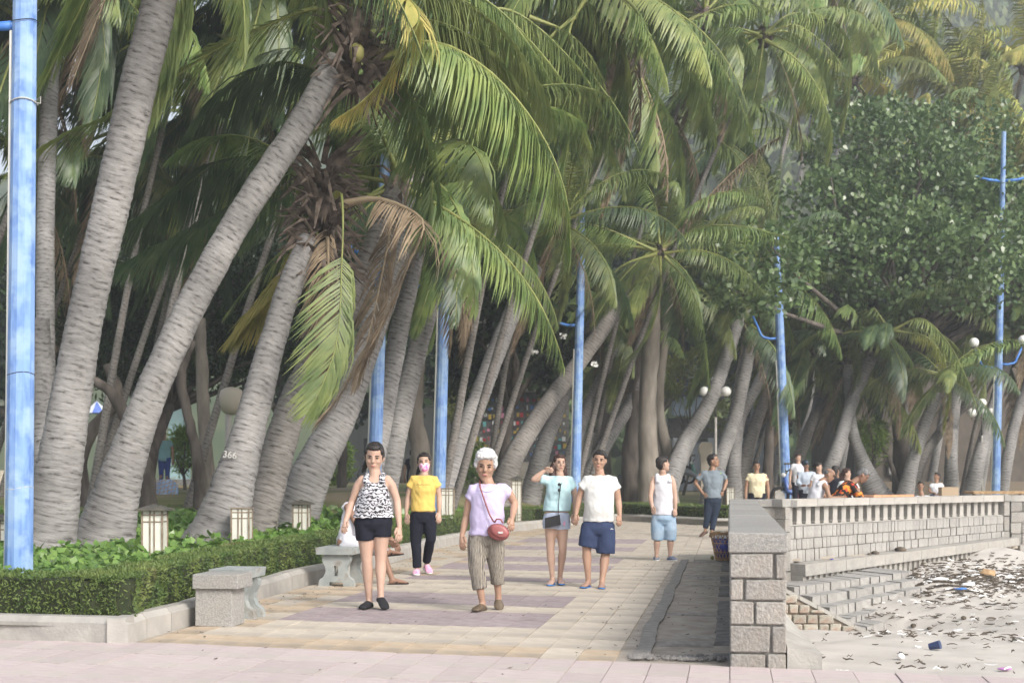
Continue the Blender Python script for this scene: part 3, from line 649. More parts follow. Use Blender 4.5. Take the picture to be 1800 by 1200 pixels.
def hedge(name, line, w, z0, z1, dens, label, parent=None, lf=.035):
    """clipped hedge along a ground line; w measured to the left of it"""
    root = empty(name, Vector((line[0].x, line[0].y, z0)), label, 'hedge') if parent is None else parent
    mb = MB(); C, D, Nn = [], [], []
    for a, b in zip(line, line[1:]):
        d = (b - a); L = d.length; d.normalize(); n = Vector((-d.y, d.x, 0)); dist = max(6, (a + b).length / 2)
        ins = .05; q = [a + d * .06 + n * ins, b - d * .02 + n * ins, b - d * .02 + n * (w - ins), a + d * .06 + n * (w - ins)]
        mb.hexa([Vector((p.x, p.y, z0)) for p in q] + [Vector((p.x, p.y, z1 - ins)) for p in q])
        for fc, (area) in (('top', L * w), ('front', L * (z1 - z0)), ('back', L * (z1 - z0) * .5), ('end', w * (z1 - z0))):
            k = int(area * dens); t = rng.random(k); u = rng.random(k)
            P0 = np.array(a) + np.outer(t, np.array(d) * L); nn = np.array(n); Z = np.array([0, 0, 1.0])
            if fc == 'top': c = P0 + np.outer(u, nn * w) + Z * (z1 - P0[:, 2:3]) * 1; nm = np.tile(Z, (k, 1))
            elif fc == 'front': c = P0 + np.outer(u, Z) * (z1 - z0) + Z * z0; nm = np.tile(-nn, (k, 1))
            elif fc == 'back': c = P0 + nn * w + np.outer(u, Z) * (z1 - z0) + Z * z0; nm = np.tile(nn, (k, 1))
            else:
                e = rng.random(k) < .5; c = np.array(a) + np.outer(e * 1.0, np.array(d) * L) + np.outer(t, nn * w) + np.outer(u, Z) * (z1 - z0) + Z * z0; nm = np.where(e[:, None], np.array(d), -np.array(d))
            wob = np.array([noise.noise((x * 3.1, y * 3.1, z * 3)) * .035 + noise.noise((x * 11, y * 11, z * 9)) * .018 for x, y, z in c])
            c = c + nm * (wob[:, None] - .02); C.append(c); D.append(unit(nm * .8 + rng.normal(0, .75, (k, 3)) + Z * .35)); Nn.append(unit(rng.normal(0, 1, (k, 3))))
    C, D, Nn = map(np.concatenate, (C, D, Nn)); k = len(C)
    v, f = leafquads(C, D, Nn, rng.uniform(.6, 1.4, k) * lf, rng.uniform(.25, .5, k) * lf)
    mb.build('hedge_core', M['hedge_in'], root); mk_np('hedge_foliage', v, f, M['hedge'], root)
    return root
off = lambda pl, o: [p + Vector((-o, o * .25, 0)) for p in pl]
hl = [kerb[0] + Vector((-.02, .28, 0))] + [k + Vector((-.24, .1, 0)) for k in kerb[2:6]]
hedge('clipped_hedge', [G(-420, 1116) + Vector((0, .35, 0)), hl[0] + Vector((-.16, -.02, 0))], .45, .14, .505, 3200, 'clipped green hedge facing the viewer at the left corner of the bed')
hedge('clipped_hedge', hl, .5, .14, .505, 2600, 'low clipped hedge running back along the promenade behind the benches')
hedge('clipped_hedge', [k + Vector((-.2, .12, 0)) for k in kerb[5:8]] , .55, .14, .50, 1800, 'middle stretch of clipped hedge behind the woman in yellow')
hedge('clipped_hedge', [k + Vector((-.14, .3, 0)) for k in kerb[7:11]], .6, .14, .50, 1300, 'far stretch of hedge curving behind the white haired woman')
hedge('clipped_hedge', [kerb[10] + Vector((.1, .5, 0)), kerb[11] + Vector((0, .55, 0)), kerb[12] + Vector((0, .5, 0)), kerb[13] + Vector((0, .5, 0))], .6, .14, .48, 900, 'far clipped hedge crossing behind the man in the tank top', lf=.05)
# more hedges inside the park
park_hedges = [((120, 905), (470, 893), 'dark low hedge between the palm trunks at the left', .55), ((60, 872), (470, 862), 'thin hedge row deeper in the park at the left', .5), ((560, 878), (780, 868), 'pale green hedge row deep in the park behind the leaning trunks', .5), ((780, 868), (1000, 860), 'deep hedge row behind the frangipani branches', .5)]
for (a, b, lab, h) in park_hedges: hedge('park_hedge', [G(*a), G(*b)], .8, 0, h, 330, lab, lf=.09)
# leafy ground cover
def cover_pts(k):
    out = []
    while len(out) < k:
        py = 905 + 95 * random.random() ** 1.6; px = random.uniform(-60, 1300)
        q = G(px, py, .14)
        if inside((q.x, q.y), bedpoly): out.append(q)
    return out
def hedge_gap(q):
    for a, b in zip(kerb, kerb[1:11]):
        pass
    return True
cps = []
bp2 = [(p[0], p[1]) for p in bedpoly]
while len(cps) < 30000:
    y = 9.5 + 22 * random.random() ** 1.3; x = random.uniform(-8, 6) if y < 20 else random.uniform(-11, 9)
    if not inside((x, y), bp2): continue
    # leave the hedge line free
    dmin = min(((Vector((x, y, 0)) - a).cross((b - a).normalized())).length if 0 < (Vector((x, y, 0)) - a).dot((b - a).normalized()) < (b - a).length else 9 for a, b in zip(kerb, kerb[1:13]))
    if dmin < .62: continue
    if y < fk.y + .0: continue
    if x < kerb[0].x and y < kerb[0].y + .75: continue
    hgt = .10 + .26 * random.random() + .10 * noise.noise((x * 1.2, y * 1.2, 0))
    if noise.noise((x * .7, y * .7, 5)) < -.35 and random.random() < .8: continue
    cps.append((x, y, .12 + hgt))
cps = np.array(cps); k = len(cps); dd = unit(np.stack([rng.normal(0, 1, k), rng.normal(-.35, 1, k), rng.normal(.25, .5, k)], 1)); nn = unit(np.stack([rng.normal(0, .4, k), rng.normal(-.35, .4, k), np.ones(k)], 1)); nn = unit(nn - dd * (nn * dd).sum(1)[:, None])
sc = np.clip(cps[:, 1] / 14, .8, 2)
v, f = leafquads(cps, dd, nn, rng.uniform(.07, .12, k) * sc, rng.uniform(.06, .10, k) * sc); mk_np('ground_cover', v, f, M['cover'], None, kind='stuff')
mbg = MB()
for q in range(9): pass

# ---------------- coconut palms
WIND = np.array([-1.0, .15, -.25])
def frond_geo(pts, llen, npair, lw, seed, wind=1.0, droop=1.0, side_tilt=.0, u0=.14, ragged=.12, seg=3, lat0=None, fold=0.0):
    """pts: rachis points (N,3). returns verts, faces(quads), material index (0 leaf, 1 rachis)"""
    r_ = np.random.default_rng(seed); pts = np.asarray(pts, dtype=float); N = len(pts)
    tang = np.gradient(pts, axis=0); tang = unit(tang)
    L = np.concatenate([[0], np.cumsum(np.linalg.norm(np.diff(pts, axis=0), axis=1))]); tot = L[-1]
    us = np.linspace(u0, .995, npair); us = np.repeat(us, 2); sd = np.tile([1.0, -1.0], npair); us = np.clip(us + r_.normal(0, .3 / npair, len(us)), u0, .998)
    keep = r_.random(len(us)) > ragged * .5; us, sd = us[keep], sd[keep]; k = len(us)
    base = np.stack([np.interp(us * tot, L, pts[:, i]) for i in range(3)], 1); T = unit(np.stack([np.interp(us * tot, L, tang[:, i]) for i in range(3)], 1))
    up = np.array([0, 0, 1.0]); S = np.cross(T, up); nrm = np.linalg.norm(S, axis=1)[:, None]
    lat = np.array(lat0 if lat0 is not None else [tang[2][1], -tang[2][0], 0.0]); lat = lat / (np.linalg.norm(lat) + 1e-9)
    S = unit(S * nrm + lat * (1.02 - np.clip(nrm, 0, 1)) * np.sign((S * lat).sum(1) + 1e-6)[:, None]); Up = np.cross(S, T)
    prof = np.clip(np.sin(np.pi * np.clip((us - u0) / (1 - u0) * .80 + .17, 0, 1)) ** .7, .1, 1) * llen * r_.uniform(.8, 1.08, k)
    ang = np.interp(us, [u0, .5, 1], [1.15, .85, .35])[:, None]
    d0 = unit(S * sd[:, None] * np.sin(ang) + T * np.cos(ang) + Up * (.12 + side_tilt) + r_.normal(0, .05, (k, 3)))
    g = np.array([0, 0, -1.0]) * droop * 1.15 + WIND * .55 * wind + r_.normal(0, .10, (k, 3))
    wv = np.cross(d0, np.cross(T, d0)); widthv = unit(T - d0 * (T * d0).sum(1)[:, None])
    P_ = [base]; cur = base.copy()
    for j in range(seg):
        t = (j + .7) / seg; d = unit(d0 * (1 - t * .72) + g * (t ** .9) * (.75 + .25 * droop)); cur = cur + d * (prof / seg)[:, None]; P_.append(cur.copy())
    wp = [.55, 1.0, .75, .0] if seg == 3 else [.6, 1.0, 0.0]
    V = []
    lwv = lw * (.6 + .4 * prof / llen)
    for j in range(seg + 1):
        w = widthv * (lwv * wp[j] * .5)[:, None]
        if j > 0:
            dj = unit(P_[j] - P_[j - 1]); w = unit(widthv - dj * (widthv * dj).sum(1)[:, None]) * (lwv * max(wp[j], .06) * .5)[:, None]
        V += [P_[j] - w, P_[j] + w]
    V = np.stack(V, 1).reshape(-1, 3); n2 = 2 * (seg + 1); b = np.arange(k)[:, None] * n2; F_ = []
    for j in range(seg): F_.append(np.concatenate([b + 2 * j, b + 2 * j + 1, b + 2 * j + 3, b + 2 * j + 2], 1))
    F_ = np.concatenate(F_); nl = len(F_)
    rad = np.interp(np.linspace(0, 1, N), [0, .12, .3, .7, 1], [.052, .032, .020, .009, .004]) * (tot / 4.2) ** .5
    v2, f2, _ = tube([Vector(p) for p in pts], [(float(a) * 1.2, float(a) * .8) for a in rad], 5, cap=False)
    v2 = np.array([tuple(a) for a in v2]); f2 = np.array(f2) + len(V)
    return np.concatenate([V, v2]), np.concatenate([F_, f2]), np.concatenate([np.zeros(nl), np.ones(len(f2))])
def frond_path(az, el, length, droopk, N=14, windk=1.0):
    """bending cantilever path from the origin"""
    p = np.zeros(3); out = [p.copy()]; ds = length / (N - 1); hd = np.array([math.cos(az), math.sin(az), 0])
    d = hd * math.cos(el) + np.array([0, 0, math.sin(el)])
    for i in range(1, N):
        t = i / (N - 1); d = d + (np.array([0, 0, -1.0]) * droopk + WIND * .22 * windk) * (t ** .8) * (2.6 / N); d /= np.linalg.norm(d); p = p + d * ds; out.append(p.copy())
    return np.array(out)
NAZ = 14
LIB = {}
ELS = [R(78), R(48), R(18), R(-25), R(-62)]
def lib_frond(ia, ie, lod, kind):
    key = (ia, ie, lod, kind)
    if key in LIB: return LIB[key]
    az = 2 * math.pi * ia / NAZ; dead = kind == 'leaf_dead'
    path = frond_path(az, ELS[ie], 3.9 if ie < 4 else 3.4, (.75, .95, .95, .7, .45)[ie] * (1.25 if dead else 1))
    npair, lw, seg = ((125, .031, 3), (84, .042, 3), (46, .075, 2))[lod]
    v, f, fm = frond_geo(path, .92 if not dead else .7, npair, lw * (.7 if dead else 1), ia * 31 + ie * 7 + lod, droop=1.0 + .25 * (ie >= 3), seg=seg, ragged=.15 + .5 * dead)
    me = bpy.data.meshes.new('frond'); nf = len(f)
    me.vertices.add(len(v)); me.vertices.foreach_set('co', v.astype(np.float32).ravel()); me.loops.add(nf * 4); me.loops.foreach_set('vertex_index', f.astype(np.int32).ravel())
    me.polygons.add(nf); me.polygons.foreach_set('loop_start', np.arange(0, nf * 4, 4, dtype=np.int32)); me.polygons.foreach_set('loop_total', np.full(nf, 4, dtype=np.int32))
    me.materials.append(M[kind]); me.materials.append(M['rachis_dead' if dead else 'rachis']); me.polygons.foreach_set('material_index', fm.astype(np.int32)); me.update(calc_edges=True)
    LIB[key] = me; return me
def lib_add(parent, at_w, ia, ie, lod, kind, sc, rz=0.0):
    o = bpy.data.objects.new('frond', lib_frond(ia % NAZ, ie, lod, kind)); COL.objects.link(o); o.parent = parent; o.location = Vector(at_w) - worg(parent)
    o.scale = (sc, sc, sc * random.uniform(.92, 1.05)); o.rotation_euler = (0, 0, rz); return o
def custom_frond(parent, pxpts, s0, s1, llen, seed, kind='leaf', npair=105, lw=.042, lat=None, **kw):
    n = len(pxpts); pts = [tuple(P(x, y, s0 + (s1 - s0) * i / (n - 1))) for i, (x, y) in enumerate(pxpts)]
    path = spline(pts, 22); v, f, fm = frond_geo(path, llen, npair, lw, seed, lat0=lat, **kw)
    return mk_np('frond', v, f, [M[kind], M['rachis_dead' if kind == 'leaf_dead' else 'rachis']], parent, fm, origin=path[0])
def trunk_geo(pts, rad, nrings_per_m=13, nseg=14, amp=1.0, seed=0):
    pts = spline([tuple(p) + (r,) for p, r in zip(pts, rad)], 40); arr = np.array(pts); L = np.concatenate([[0], np.cumsum(np.linalg.norm(np.diff(arr[:, :3], axis=0), axis=1))]); n = int(L[-1] * nrings_per_m * 2); n = max(20, min(n, 230))
    tt = np.linspace(0, L[-1], n); c = [np.interp(tt, L, arr[:, i]) for i in range(4)]
    P3 = [Vector((c[0][i], c[1][i], c[2][i])) for i in range(n)]; rr = []
    for i in range(n):
        k = 1 + (.016 if i % 2 else -.012) * amp * (1 + .8 * noise.noise((i * .37, seed, 0))); rr.append(float(c[3][i]) * k)
    v, f, uv = tube(P3, rr, nseg, True)
    out = []
    for i, p in enumerate(v):
        ring = i // nseg; ctr = P3[ring]; nz = noise.noise(Vector(p) * 5 + Vector((seed, 0, 0))) * .05 + noise.noise(Vector(p) * 17) * .022 * amp
        q = ctr + (p - ctr) * (1 + nz); q.z += .008 * amp * math.sin(2 * uv[i][0] + 4 * noise.noise((ring * .13, seed, 2))); out.append(q)
    return out, f, uv
def sstep(t): t = max(0.0, min(1.0, t)); return t * t * (3 - 2 * t)
def kerb_y(x):
    for a, b in zip(kerb, kerb[1:]):
        if min(a.x, b.x) <= x <= max(a.x, b.x) and abs(a.x - b.x) > 1e-6: return a.y + (b.y - a.y) * (x - a.x) / (b.x - a.x)
    return kerb[0].y if x < kerb[0].x else kerb[-1].y
def gz(x, y):                                     # level of the park ground behind the kerb
    if y < kerb_y(x) + .5: return .12
    r = sstep((y - max(21, kerb_y(x) + 2.0)) / 14) * (1 - .62 * sstep((x + 1) / 6))
    return .12 + .66 * r
def palm(path, widths, crown=None, label='', nf=20, lod=1, mat_='trunk', sc=1.0, els=None, kinds=None, az_skip=None, group=None, seed=0, name='coconut_palm', fibre=True, dead=2, nuts=0, lift=0, fib=1.0):
    """path: [(px, py, s)...] from base up; widths in photo pixels"""
    random.seed(seed * 13 + 5)
    pts = [P(*a) for a in path]; rad = [w / 2 * .82 / a[2] for w, a in zip(widths, path)]
    if pts[0].z > gz(pts[0].x, pts[0].y) + .05:           # carry the trunk down to the ground
        d_ = pts[1] - pts[0]; zt = gz(pts[0].x, pts[0].y) - .05; k_ = (pts[0].z - zt) / max(.2, d_.z)
        q_ = pts[0] - Vector((d_.x * .7, d_.y * .5, d_.z)) * k_; q_.z = zt; pts.insert(0, q_); rad.insert(0, rad[0] * 1.05)
        rad[0] = max(rad[0], rad[1] * 1.1)
    base = pts[0].copy(); root = empty(name, base, label, 'palm tree', group)
    near = path[0][2] > 80
    v, f, uv = trunk_geo(pts, rad, 10 if near else 5, 16 if near else 9, 1.0, seed); mk('trunk', v, f, M[mat_], root, None, True, uv)
    if crown is None: crown = pts[-1]
    kinds = kinds or ['leaf', 'leaf', 'leaf', 'leaf_dk']
    for i in range(nf):
        ia = int((i * 5.35 + seed * 2) % NAZ); t = i / max(1, nf - 1); ie = min(4, int(t * 4.6)) if els is None else random.choice(els)
        if az_skip and ia in az_skip: continue
        k = random.choice(kinds)
        if i >= nf - dead: k = 'leaf_dead'; ie = 4
        lib_add(root, crown + Vector((random.uniform(-.05, .05), random.uniform(-.05, .05), .12 * (1 - t))), ia, ie, lod, k, sc * random.uniform(.85, 1.1), random.uniform(-.2, .2))
    if fibre:
        mb = MB()
        for i in range(int((26 if near else 10) * fib ** 2.6)):
            a = random.uniform(0, 6.28); z = random.uniform(-.45, .25) * sc * fib; r = .10 + .12 * random.random(); o = crown + Vector((math.cos(a) * r * .6, math.sin(a) * r * .6, z)); e = o + Vector((math.cos(a) * .25, math.sin(a) * .25, random.uniform(-.34 if fib > 1 else -.1, .28))) * sc * fib
            m_ = (o + e) / 2 + Vector((0, 0, .06)); w_ = random.uniform(.015, .06); mb.tube([o, m_, e], [(w_ * sc, .010), (w_ * .8 * sc, .008), (.008, .003)], 5)
        mb.ball(crown + Vector((0, 0, -.05)), (.20 * sc, .20 * sc, .32 * sc)); mb.build('crown_sheath', M['fibre'], root)
    for i in range(nuts):
        a = i * 2.4; c = crown + Vector((math.cos(a) * .28, math.sin(a) * .28, -.28 - .08 * (i % 3))); mb = MB(); mb.ball(c, (.10, .10, .125), n=10, m=8); mb.build('coconut', M['nut'], root, True, origin=c)
    return root, crown
# ---------------------------------------------------------------- the palms, from the left foreground to the far right
S1 = 150
PA, ca = palm([(70, 1000, 150), (92, 900, 150), (108, 800, 150), (150, 560, 150), (203, 330, 151), (243, 150, 152), (282, -10, 152), (330, -330, 152)], [150, 112, 94, 76, 78, 78, 72, 66],
             label='thick pale palm trunk right beside the nearest blue pole, numbered in white paint', nf=26, lod=0, seed=1, sc=1.05, dead=1)
PB, cb = palm([(178, 985, 140), (190, 920, 140), (222, 810, 140), (262, 700, 140), (325, 560, 139), (400, 420, 138), (475, 300, 137), (540, 200, 136), (592, 105, 135)], [165, 120, 86, 70, 66, 62, 60, 58, 52],
             crown=P(628, 45, 135), label='pale palm behind the near hedge curving right to a crown at the top centre', nf=9, lod=0, seed=2, els=[0, 1, 2], dead=0, fib=2.0, nuts=4)
PC, cc = palm([(378, 962, 133), (392, 915, 133), (425, 800, 132), (455, 690, 131), (485, 580, 130), (515, 490, 130), (545, 420, 129)], [155, 115, 80, 66, 56, 54, 46],
             crown=P(568, 355, 128), label='pale palm numbered 366 whose shaggy brown crown hangs under the top centre palm', nf=2, lod=0, seed=3, els=[1], dead=1, fib=2.1)
palm([(452, 925, 118), (478, 830, 117), (520, 700, 116), (580, 590, 115), (630, 500, 114), (668, 410, 113), (700, 330, 112)], [86, 74, 66, 62, 58, 54, 50], label='grey palm trunk leaning right just behind the numbered one', nf=12, lod=1, seed=4, mat_='trunk_br')
palm([(520, 905, 104), (548, 830, 104), (600, 730, 103), (648, 600, 102), (690, 480, 101), (735, 300, 100)], [104, 88, 68, 58, 52, 46], label='broad palm trunk leaning right behind the woman in the patterned top', nf=16, lod=1, seed=5)
palm([(628, 905, 96), (652, 830, 96), (672, 740, 95), (698, 600, 94), (722, 490, 94), (748, 370, 93)], [60, 52, 44, 42, 38, 34], label='slim pale palm just right of the second blue pole', nf=16, lod=1, seed=6)
palm([(672, 890, 87), (692, 790, 87), (722, 660, 86), (752, 550, 86), (776, 470, 86), (800, 385, 86)], [58, 48, 43, 42, 42, 36], label='pale ringed palm crossing in front of the third blue pole', nf=20, lod=1, seed=7, nuts=0)
palm([(775, 880, 76), (805, 790, 75), (838, 710, 74), (876, 610, 73), (905, 540, 72), (940, 470, 71)], [64, 50, 44, 42, 38, 36], crown=P(985, 395, 71), label='grey palm leaning right above the white haired woman', nf=20, lod=1, seed=8, dead=3)
PD, _c = palm([(880, 865, 66), (905, 800, 66), (955, 720, 65), (1012, 645, 64), (1062, 575, 64), (1095, 520, 63), (1140, 468, 62)], [58, 46, 40, 36, 34, 32, 30], crown=P(1160, 440, 62), label='dark palm leaning far right to a low open crown in mid picture', nf=17, lod=1, seed=9, mat_='trunk_br', els=[1, 2, 2, 3, 3], dead=2, sc=.92)
palm([(938, 850, 59), (958, 780, 59), (990, 700, 58), (1020, 630, 58), (1050, 540, 58)], [46, 36, 30, 28, 26], label='second thin palm behind the dark leaning one', nf=12, lod=1, seed=10)
palm([(992, 850, 58), (1010, 780, 58), (1040, 700, 57), (1068, 650, 57), (1095, 600, 56)], [42, 30, 26, 25, 24], label='thin pale palm just right of the fourth blue pole', nf=14, lod=1, seed=11, sc=.85)
palm([(1030, 850, 58), (1065, 780, 58), (1105, 715, 57), (1130, 660, 57), (1160, 560, 56), (1185, 480, 56)], [44, 30, 28, 27, 26, 25], label='palm leaning right behind the man in the white tee', nf=14, lod=1, seed=12)
palm([(1165, 880, 59), (1180, 840, 59), (1205, 780, 58), (1240, 720, 58), (1262, 670, 58), (1300, 560, 57)], [60, 46, 40, 34, 30, 28], label='leaning palm between the man in the tank top and the grey tee man', nf=12, lod=1, seed=13)
palm([(1250, 870, 56), (1262, 820, 56), (1290, 740, 55), (1308, 660, 55), (1328, 560, 55), (1345, 470, 55)], [44, 34, 30, 29, 27, 26], label='palm just left of the fifth blue pole behind the grey tee man', nf=16, lod=1, seed=14)
palm([(1288, 880, 54), (1290, 820, 54), (1300, 740, 53), (1330, 680, 53), (1372, 600, 52)], [44, 32, 26, 24, 24], label='short thick based palm behind the man in the cream shirt', nf=14, lod=2, seed=15)
palm([(1300, 850, 53), (1330, 740, 53), (1370, 650, 52), (1410, 560, 51)], [34, 26, 24, 22], label='background palm leaning right behind the fifth blue pole', nf=14, lod=2, seed=16, mat_='trunk_br')
PQ, _c = palm([(1450, 850, 55), (1475, 780, 55), (1500, 700, 54), (1532, 628, 54)], [36, 29, 27, 24], crown=P(1545, 590, 54), label='palm with a drooping crown behind the leaning men at the seawall', nf=18, lod=1, seed=17, els=[1, 2, 2, 3], sc=.95)
palm([(1545, 880, 54), (1530, 845, 54), (1508, 790, 54), (1496, 740, 54), (1490, 640, 53)], [70, 44, 28, 24, 22], label='palm with flared base leaning left behind the grey haired man', nf=10, lod=2, seed=18)
palm([(1392, 840, 51), (1420, 760, 51), (1450, 690, 50), (1480, 610, 50)], [28, 24, 22, 20], label='brown background palm left of the drooping crown', nf=14, lod=2, seed=19, mat_='trunk_br')
palm([(1590, 872, 55), (1605, 810, 55), (1628, 740, 55), (1648, 690, 55)], [38, 28, 25, 22], crown=P(1660, 665, 55), label='short palm behind the boy at the seawall', nf=14, lod=2, seed=20, els=[1, 2, 3], sc=.8)
palm([(1602, 862, 51), (1625, 800, 51), (1665, 745, 50), (1720, 690, 50), (1770, 640, 49)], [28, 22, 20, 19, 18], label='thin bright palm leaning strongly right past the boy', nf=12, lod=2, seed=21, mat_='trunk_br')
palm([(1672, 872, 52), (1672, 800, 52), (1676, 730, 51), (1685, 640, 51), (1698, 560, 50)], [36, 27, 26, 25, 22], label='upright palm left of the last blue pole', nf=18, lod=2, seed=22)
palm([(1705, 872, 52), (1722, 800, 52), (1745, 720, 51), (1768, 640, 50), (1795, 540, 50)], [40, 30, 27, 24, 22], label='palm passing behind the last blue pole', nf=18, lod=2, seed=23)
palm([(1760, 866, 51), (1780, 760, 51), (1810, 660, 50), (1850, 540, 50)], [30, 24, 22, 20], label='rightmost palm trunk leaning out of view', nf=16, lod=2, seed=24)
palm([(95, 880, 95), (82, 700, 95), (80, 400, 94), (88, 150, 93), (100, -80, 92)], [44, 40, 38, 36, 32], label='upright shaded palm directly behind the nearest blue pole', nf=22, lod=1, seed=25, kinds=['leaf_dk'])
palm([(100, 965, 128), (90, 900, 128), (80, 820, 128), (76, 700, 127), (70, 560, 127)], [110, 70, 52, 46, 40], label='second trunk sharing the flared base beside the nearest blue pole', nf=0, lod=1, seed=26, fibre=False, dead=0)
# --- fronds that can be followed one by one in the photograph
cf = custom_frond
cf(PB, [(620, 50), (585, 20), (545, 16), (480, 40), (390, 80), (300, 140), (200, 200), (100, 245), (20, 300)], 135, 142, 1.15, 11, lat=(0, 1, .3), side_tilt=.1, npair=150, lw=.034)
cf(PB, [(650, 110), (690, 95), (730, 74), (790, 82), (850, 118), (900, 165), (945, 225), (978, 290), (998, 360), (1003, 440)], 135, 140, 1.45, 12, lat=(0, 1, 0), npair=165, droop=1.3, lw=.038)
cf(PB, [(650, 60), (715, 35), (790, 45), (860, 90), (915, 165), (940, 240)], 136, 122, 1.3, 112, lat=(0, 1, 0), npair=140, droop=1.3, lw=.036)
cf(PB, [(650, 40), (700, -15), (790, -10), (870, 45), (935, 130), (975, 220)], 136, 118, 1.3, 113, lat=(0, 1, 0), npair=140, droop=1.3, lw=.036)
cf(PB, [(640, 60), (600, 100), (560, 120), (480, 110), (400, 160), (330, 240)], 133, 118, 1.2, 114, 'leaf_dk', lat=(0, 1, 0), npair=140, droop=1.3, lw=.036)
cf(PB, [(650, 80), (700, 130), (740, 220), (760, 320), (745, 420)], 134, 122, 1.1, 115, 'leaf', lat=(0, 1, 0), npair=120, droop=1.2, lw=.034)
cf(PB, [(650, 95), (700, 88), (760, 105), (810, 140), (860, 190), (900, 250)], 134, 120, 1.3, 13, lat=(0, 1, 0), droop=1.3, npair=140, lw=.036)
cf(PB, [(655, 20), (700, -10), (735, 20), (728, 60), (690, 120), (640, 175), (590, 210)], 137, 150, .8, 14, 'leaf_yel_sunlit', lat=(0, 1, 0), wind=.4)
cf(PC, [(588, 345), (600, 340), (603, 400), (600, 480), (598, 540), (590, 610), (565, 680), (540, 725)], 130, 138, .95, 15, lat=(1, .4, 0), npair=80, lw=.028, droop=.6, wind=1.7, u0=.34)
cf(PC, [(600, 360), (660, 350), (720, 370), (745, 400), (715, 470), (690, 540), (650, 610), (600, 690), (560, 740)], 130, 146, .95, 16, 'leaf_dead', lat=(0, 1, 0), npair=120, wind=.9, lw=.028)
cf(PC, [(560, 360), (545, 430), (500, 500), (455, 550), (405, 600)], 129, 118, .9, 17, 'leaf_yel_sunlit', lat=(0, 1, 0))
cf(PC, [(550, 350), (500, 290), (440, 275), (380, 285), (320, 330), (250, 380), (190, 400)], 126, 110, 1.15, 18, 'leaf_dk', lat=(0, 1, 0), droop=1.3, npair=120)
cf(PC, [(560, 345), (480, 330), (400, 370), (300, 420), (200, 470)], 124, 105, 1.2, 118, 'leaf_dk', lat=(0, 1, 0), droop=1.3, npair=120)

# --- more crowns of the grove, their trunks standing deeper in the park
grove = [(40, 40, 92), (190, -60, 88), (330, 40, 84), (430, 130, 80), (210, 230, 76), (350, 310, 70), (50, 300, 80), (470, -60, 88), (770, 0, 88), (880, 40, 80), (980, -60, 84), (1085, -20, 82), (1120, 120, 68), (990, 190, 64), (880, 250, 62), (1050, 320, 58), (1180, 200, 58), (1265, 250, 50), (1230, 420, 50),
         (1240, 30, 62), (1345, 60, 62), (1450, -40, 54), (640, -40, 84), (720, 190, 70), (620, 230, 66), (140, 430, 66), (290, 450, 62), (20, 520, 62), (1420, 600, 52), (1600, 560, 50), (1780, 560, 50)]
GP = {}
GL = ['coconut palm ' + a for a in ['with its crown just right of the nearest blue post', 'whose crown hangs off the top edge left of the numbered 19 trunk', 'with a high crown between the two big left trunks', 'crowned left of the shaggy top centre crown', 'with a dark crown behind the numbered 19 trunk', 'with a dark crown in the gap left of the shaggy brown crown', 'with a low dark crown behind the nearest blue post', 'hanging fronds from the top edge left of the coconuts',
 'carrying its crown at the top edge right of the coconuts', 'with a high crown right of the long arching frond', 'out of the top edge above the white haired woman', 'whose long frond bows down at the top centre right', 'crowned under the long bowing frond at the centre right', 'with a crown in the middle of the canopy', 'with a crown inside the arch of the long central frond', 'with a low crown just left of the star shaped one', 'crowned above the star shaped low crown',
 'half hidden right of the star shaped crown', 'with a low crown left of the fifth blue post', 'with a high crown right of the bowing frond', 'with five arching fronds at the top right of the grove', 'whose crown leaves the top edge before the palms tinted sunlit yellow green', 'crowned at the top edge right of the brown shaggy mass', 'with a crown hidden behind the big central frond', 'with a crown just behind the brown dead frond', 'with the lowest dark crown at the far left', 'with a low dark crown between the second and numbered palm', 'at the far left edge behind the nearest post',
 'with a low crown under the round leaved tree', 'with a low crown left of the last blue post', 'with a low crown at the right edge', 'deep in the grove']]
YL = ['at the top edge left of the hillside', 'below the hillside view', 'near the right edge under the hillside', 'above the last blue post, left of its top', 'just right of the last blue post', 'nearest to the shaded grove', 'low above the round leaved crown', 'at the right edge, lowest of its group', 'cut by the top edge beside the grove', 'far off']
for i, (px, py, s) in enumerate(grove):
    if (px, py) in ((1050, 320), (1230, 420), (20, 520)): continue
    if i > 27: r_, lod = .45, 2
    else: r_, lod = .42, (1 if s > 75 else 2)
    yb = HY + .9 * s; xb = px - (yb - py) * (.30 + .1 * math.sin(i * 2.3)); sb = s * .97
    if px > 1100: sb = s * .98
    mid = ((px + xb) / 2 - 12, (py + yb) / 2, s)
    w = .17 * s
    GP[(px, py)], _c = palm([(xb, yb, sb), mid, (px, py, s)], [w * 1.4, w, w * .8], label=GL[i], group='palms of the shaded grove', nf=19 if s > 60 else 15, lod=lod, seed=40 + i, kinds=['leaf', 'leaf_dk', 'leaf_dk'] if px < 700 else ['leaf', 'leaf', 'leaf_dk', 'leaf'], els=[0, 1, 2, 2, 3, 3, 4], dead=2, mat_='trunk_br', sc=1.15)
gold = [(1560, 30, 42), (1630, 130, 40), (1800, 120, 40), (1700, 210, 42), (1755, 260, 42), (1500, 140, 44), (1590, 270, 42), (1830, 330, 44), (1480, -30, 44)]  # sun on these high crowns is put into the frond colour
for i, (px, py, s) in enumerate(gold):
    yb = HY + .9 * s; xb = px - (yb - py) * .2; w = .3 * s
    palm([(xb, yb, s), ((px + xb) / 2 - 6, (py + yb) / 2, s), (px, py, s)], [w * 1.4, w, w * .8], label='distant palm with fronds tinted sunlit yellow green ' + YL[i], group='distant palms tinted sunlit yellow green', nf=19, lod=2, seed=80 + i, kinds=['leaf_yel_sunlit', 'leaf_yel_sunlit', 'leaf', 'olive_leaf'], els=[0, 1, 1, 2, 2, 3], dead=1, sc=1.15)

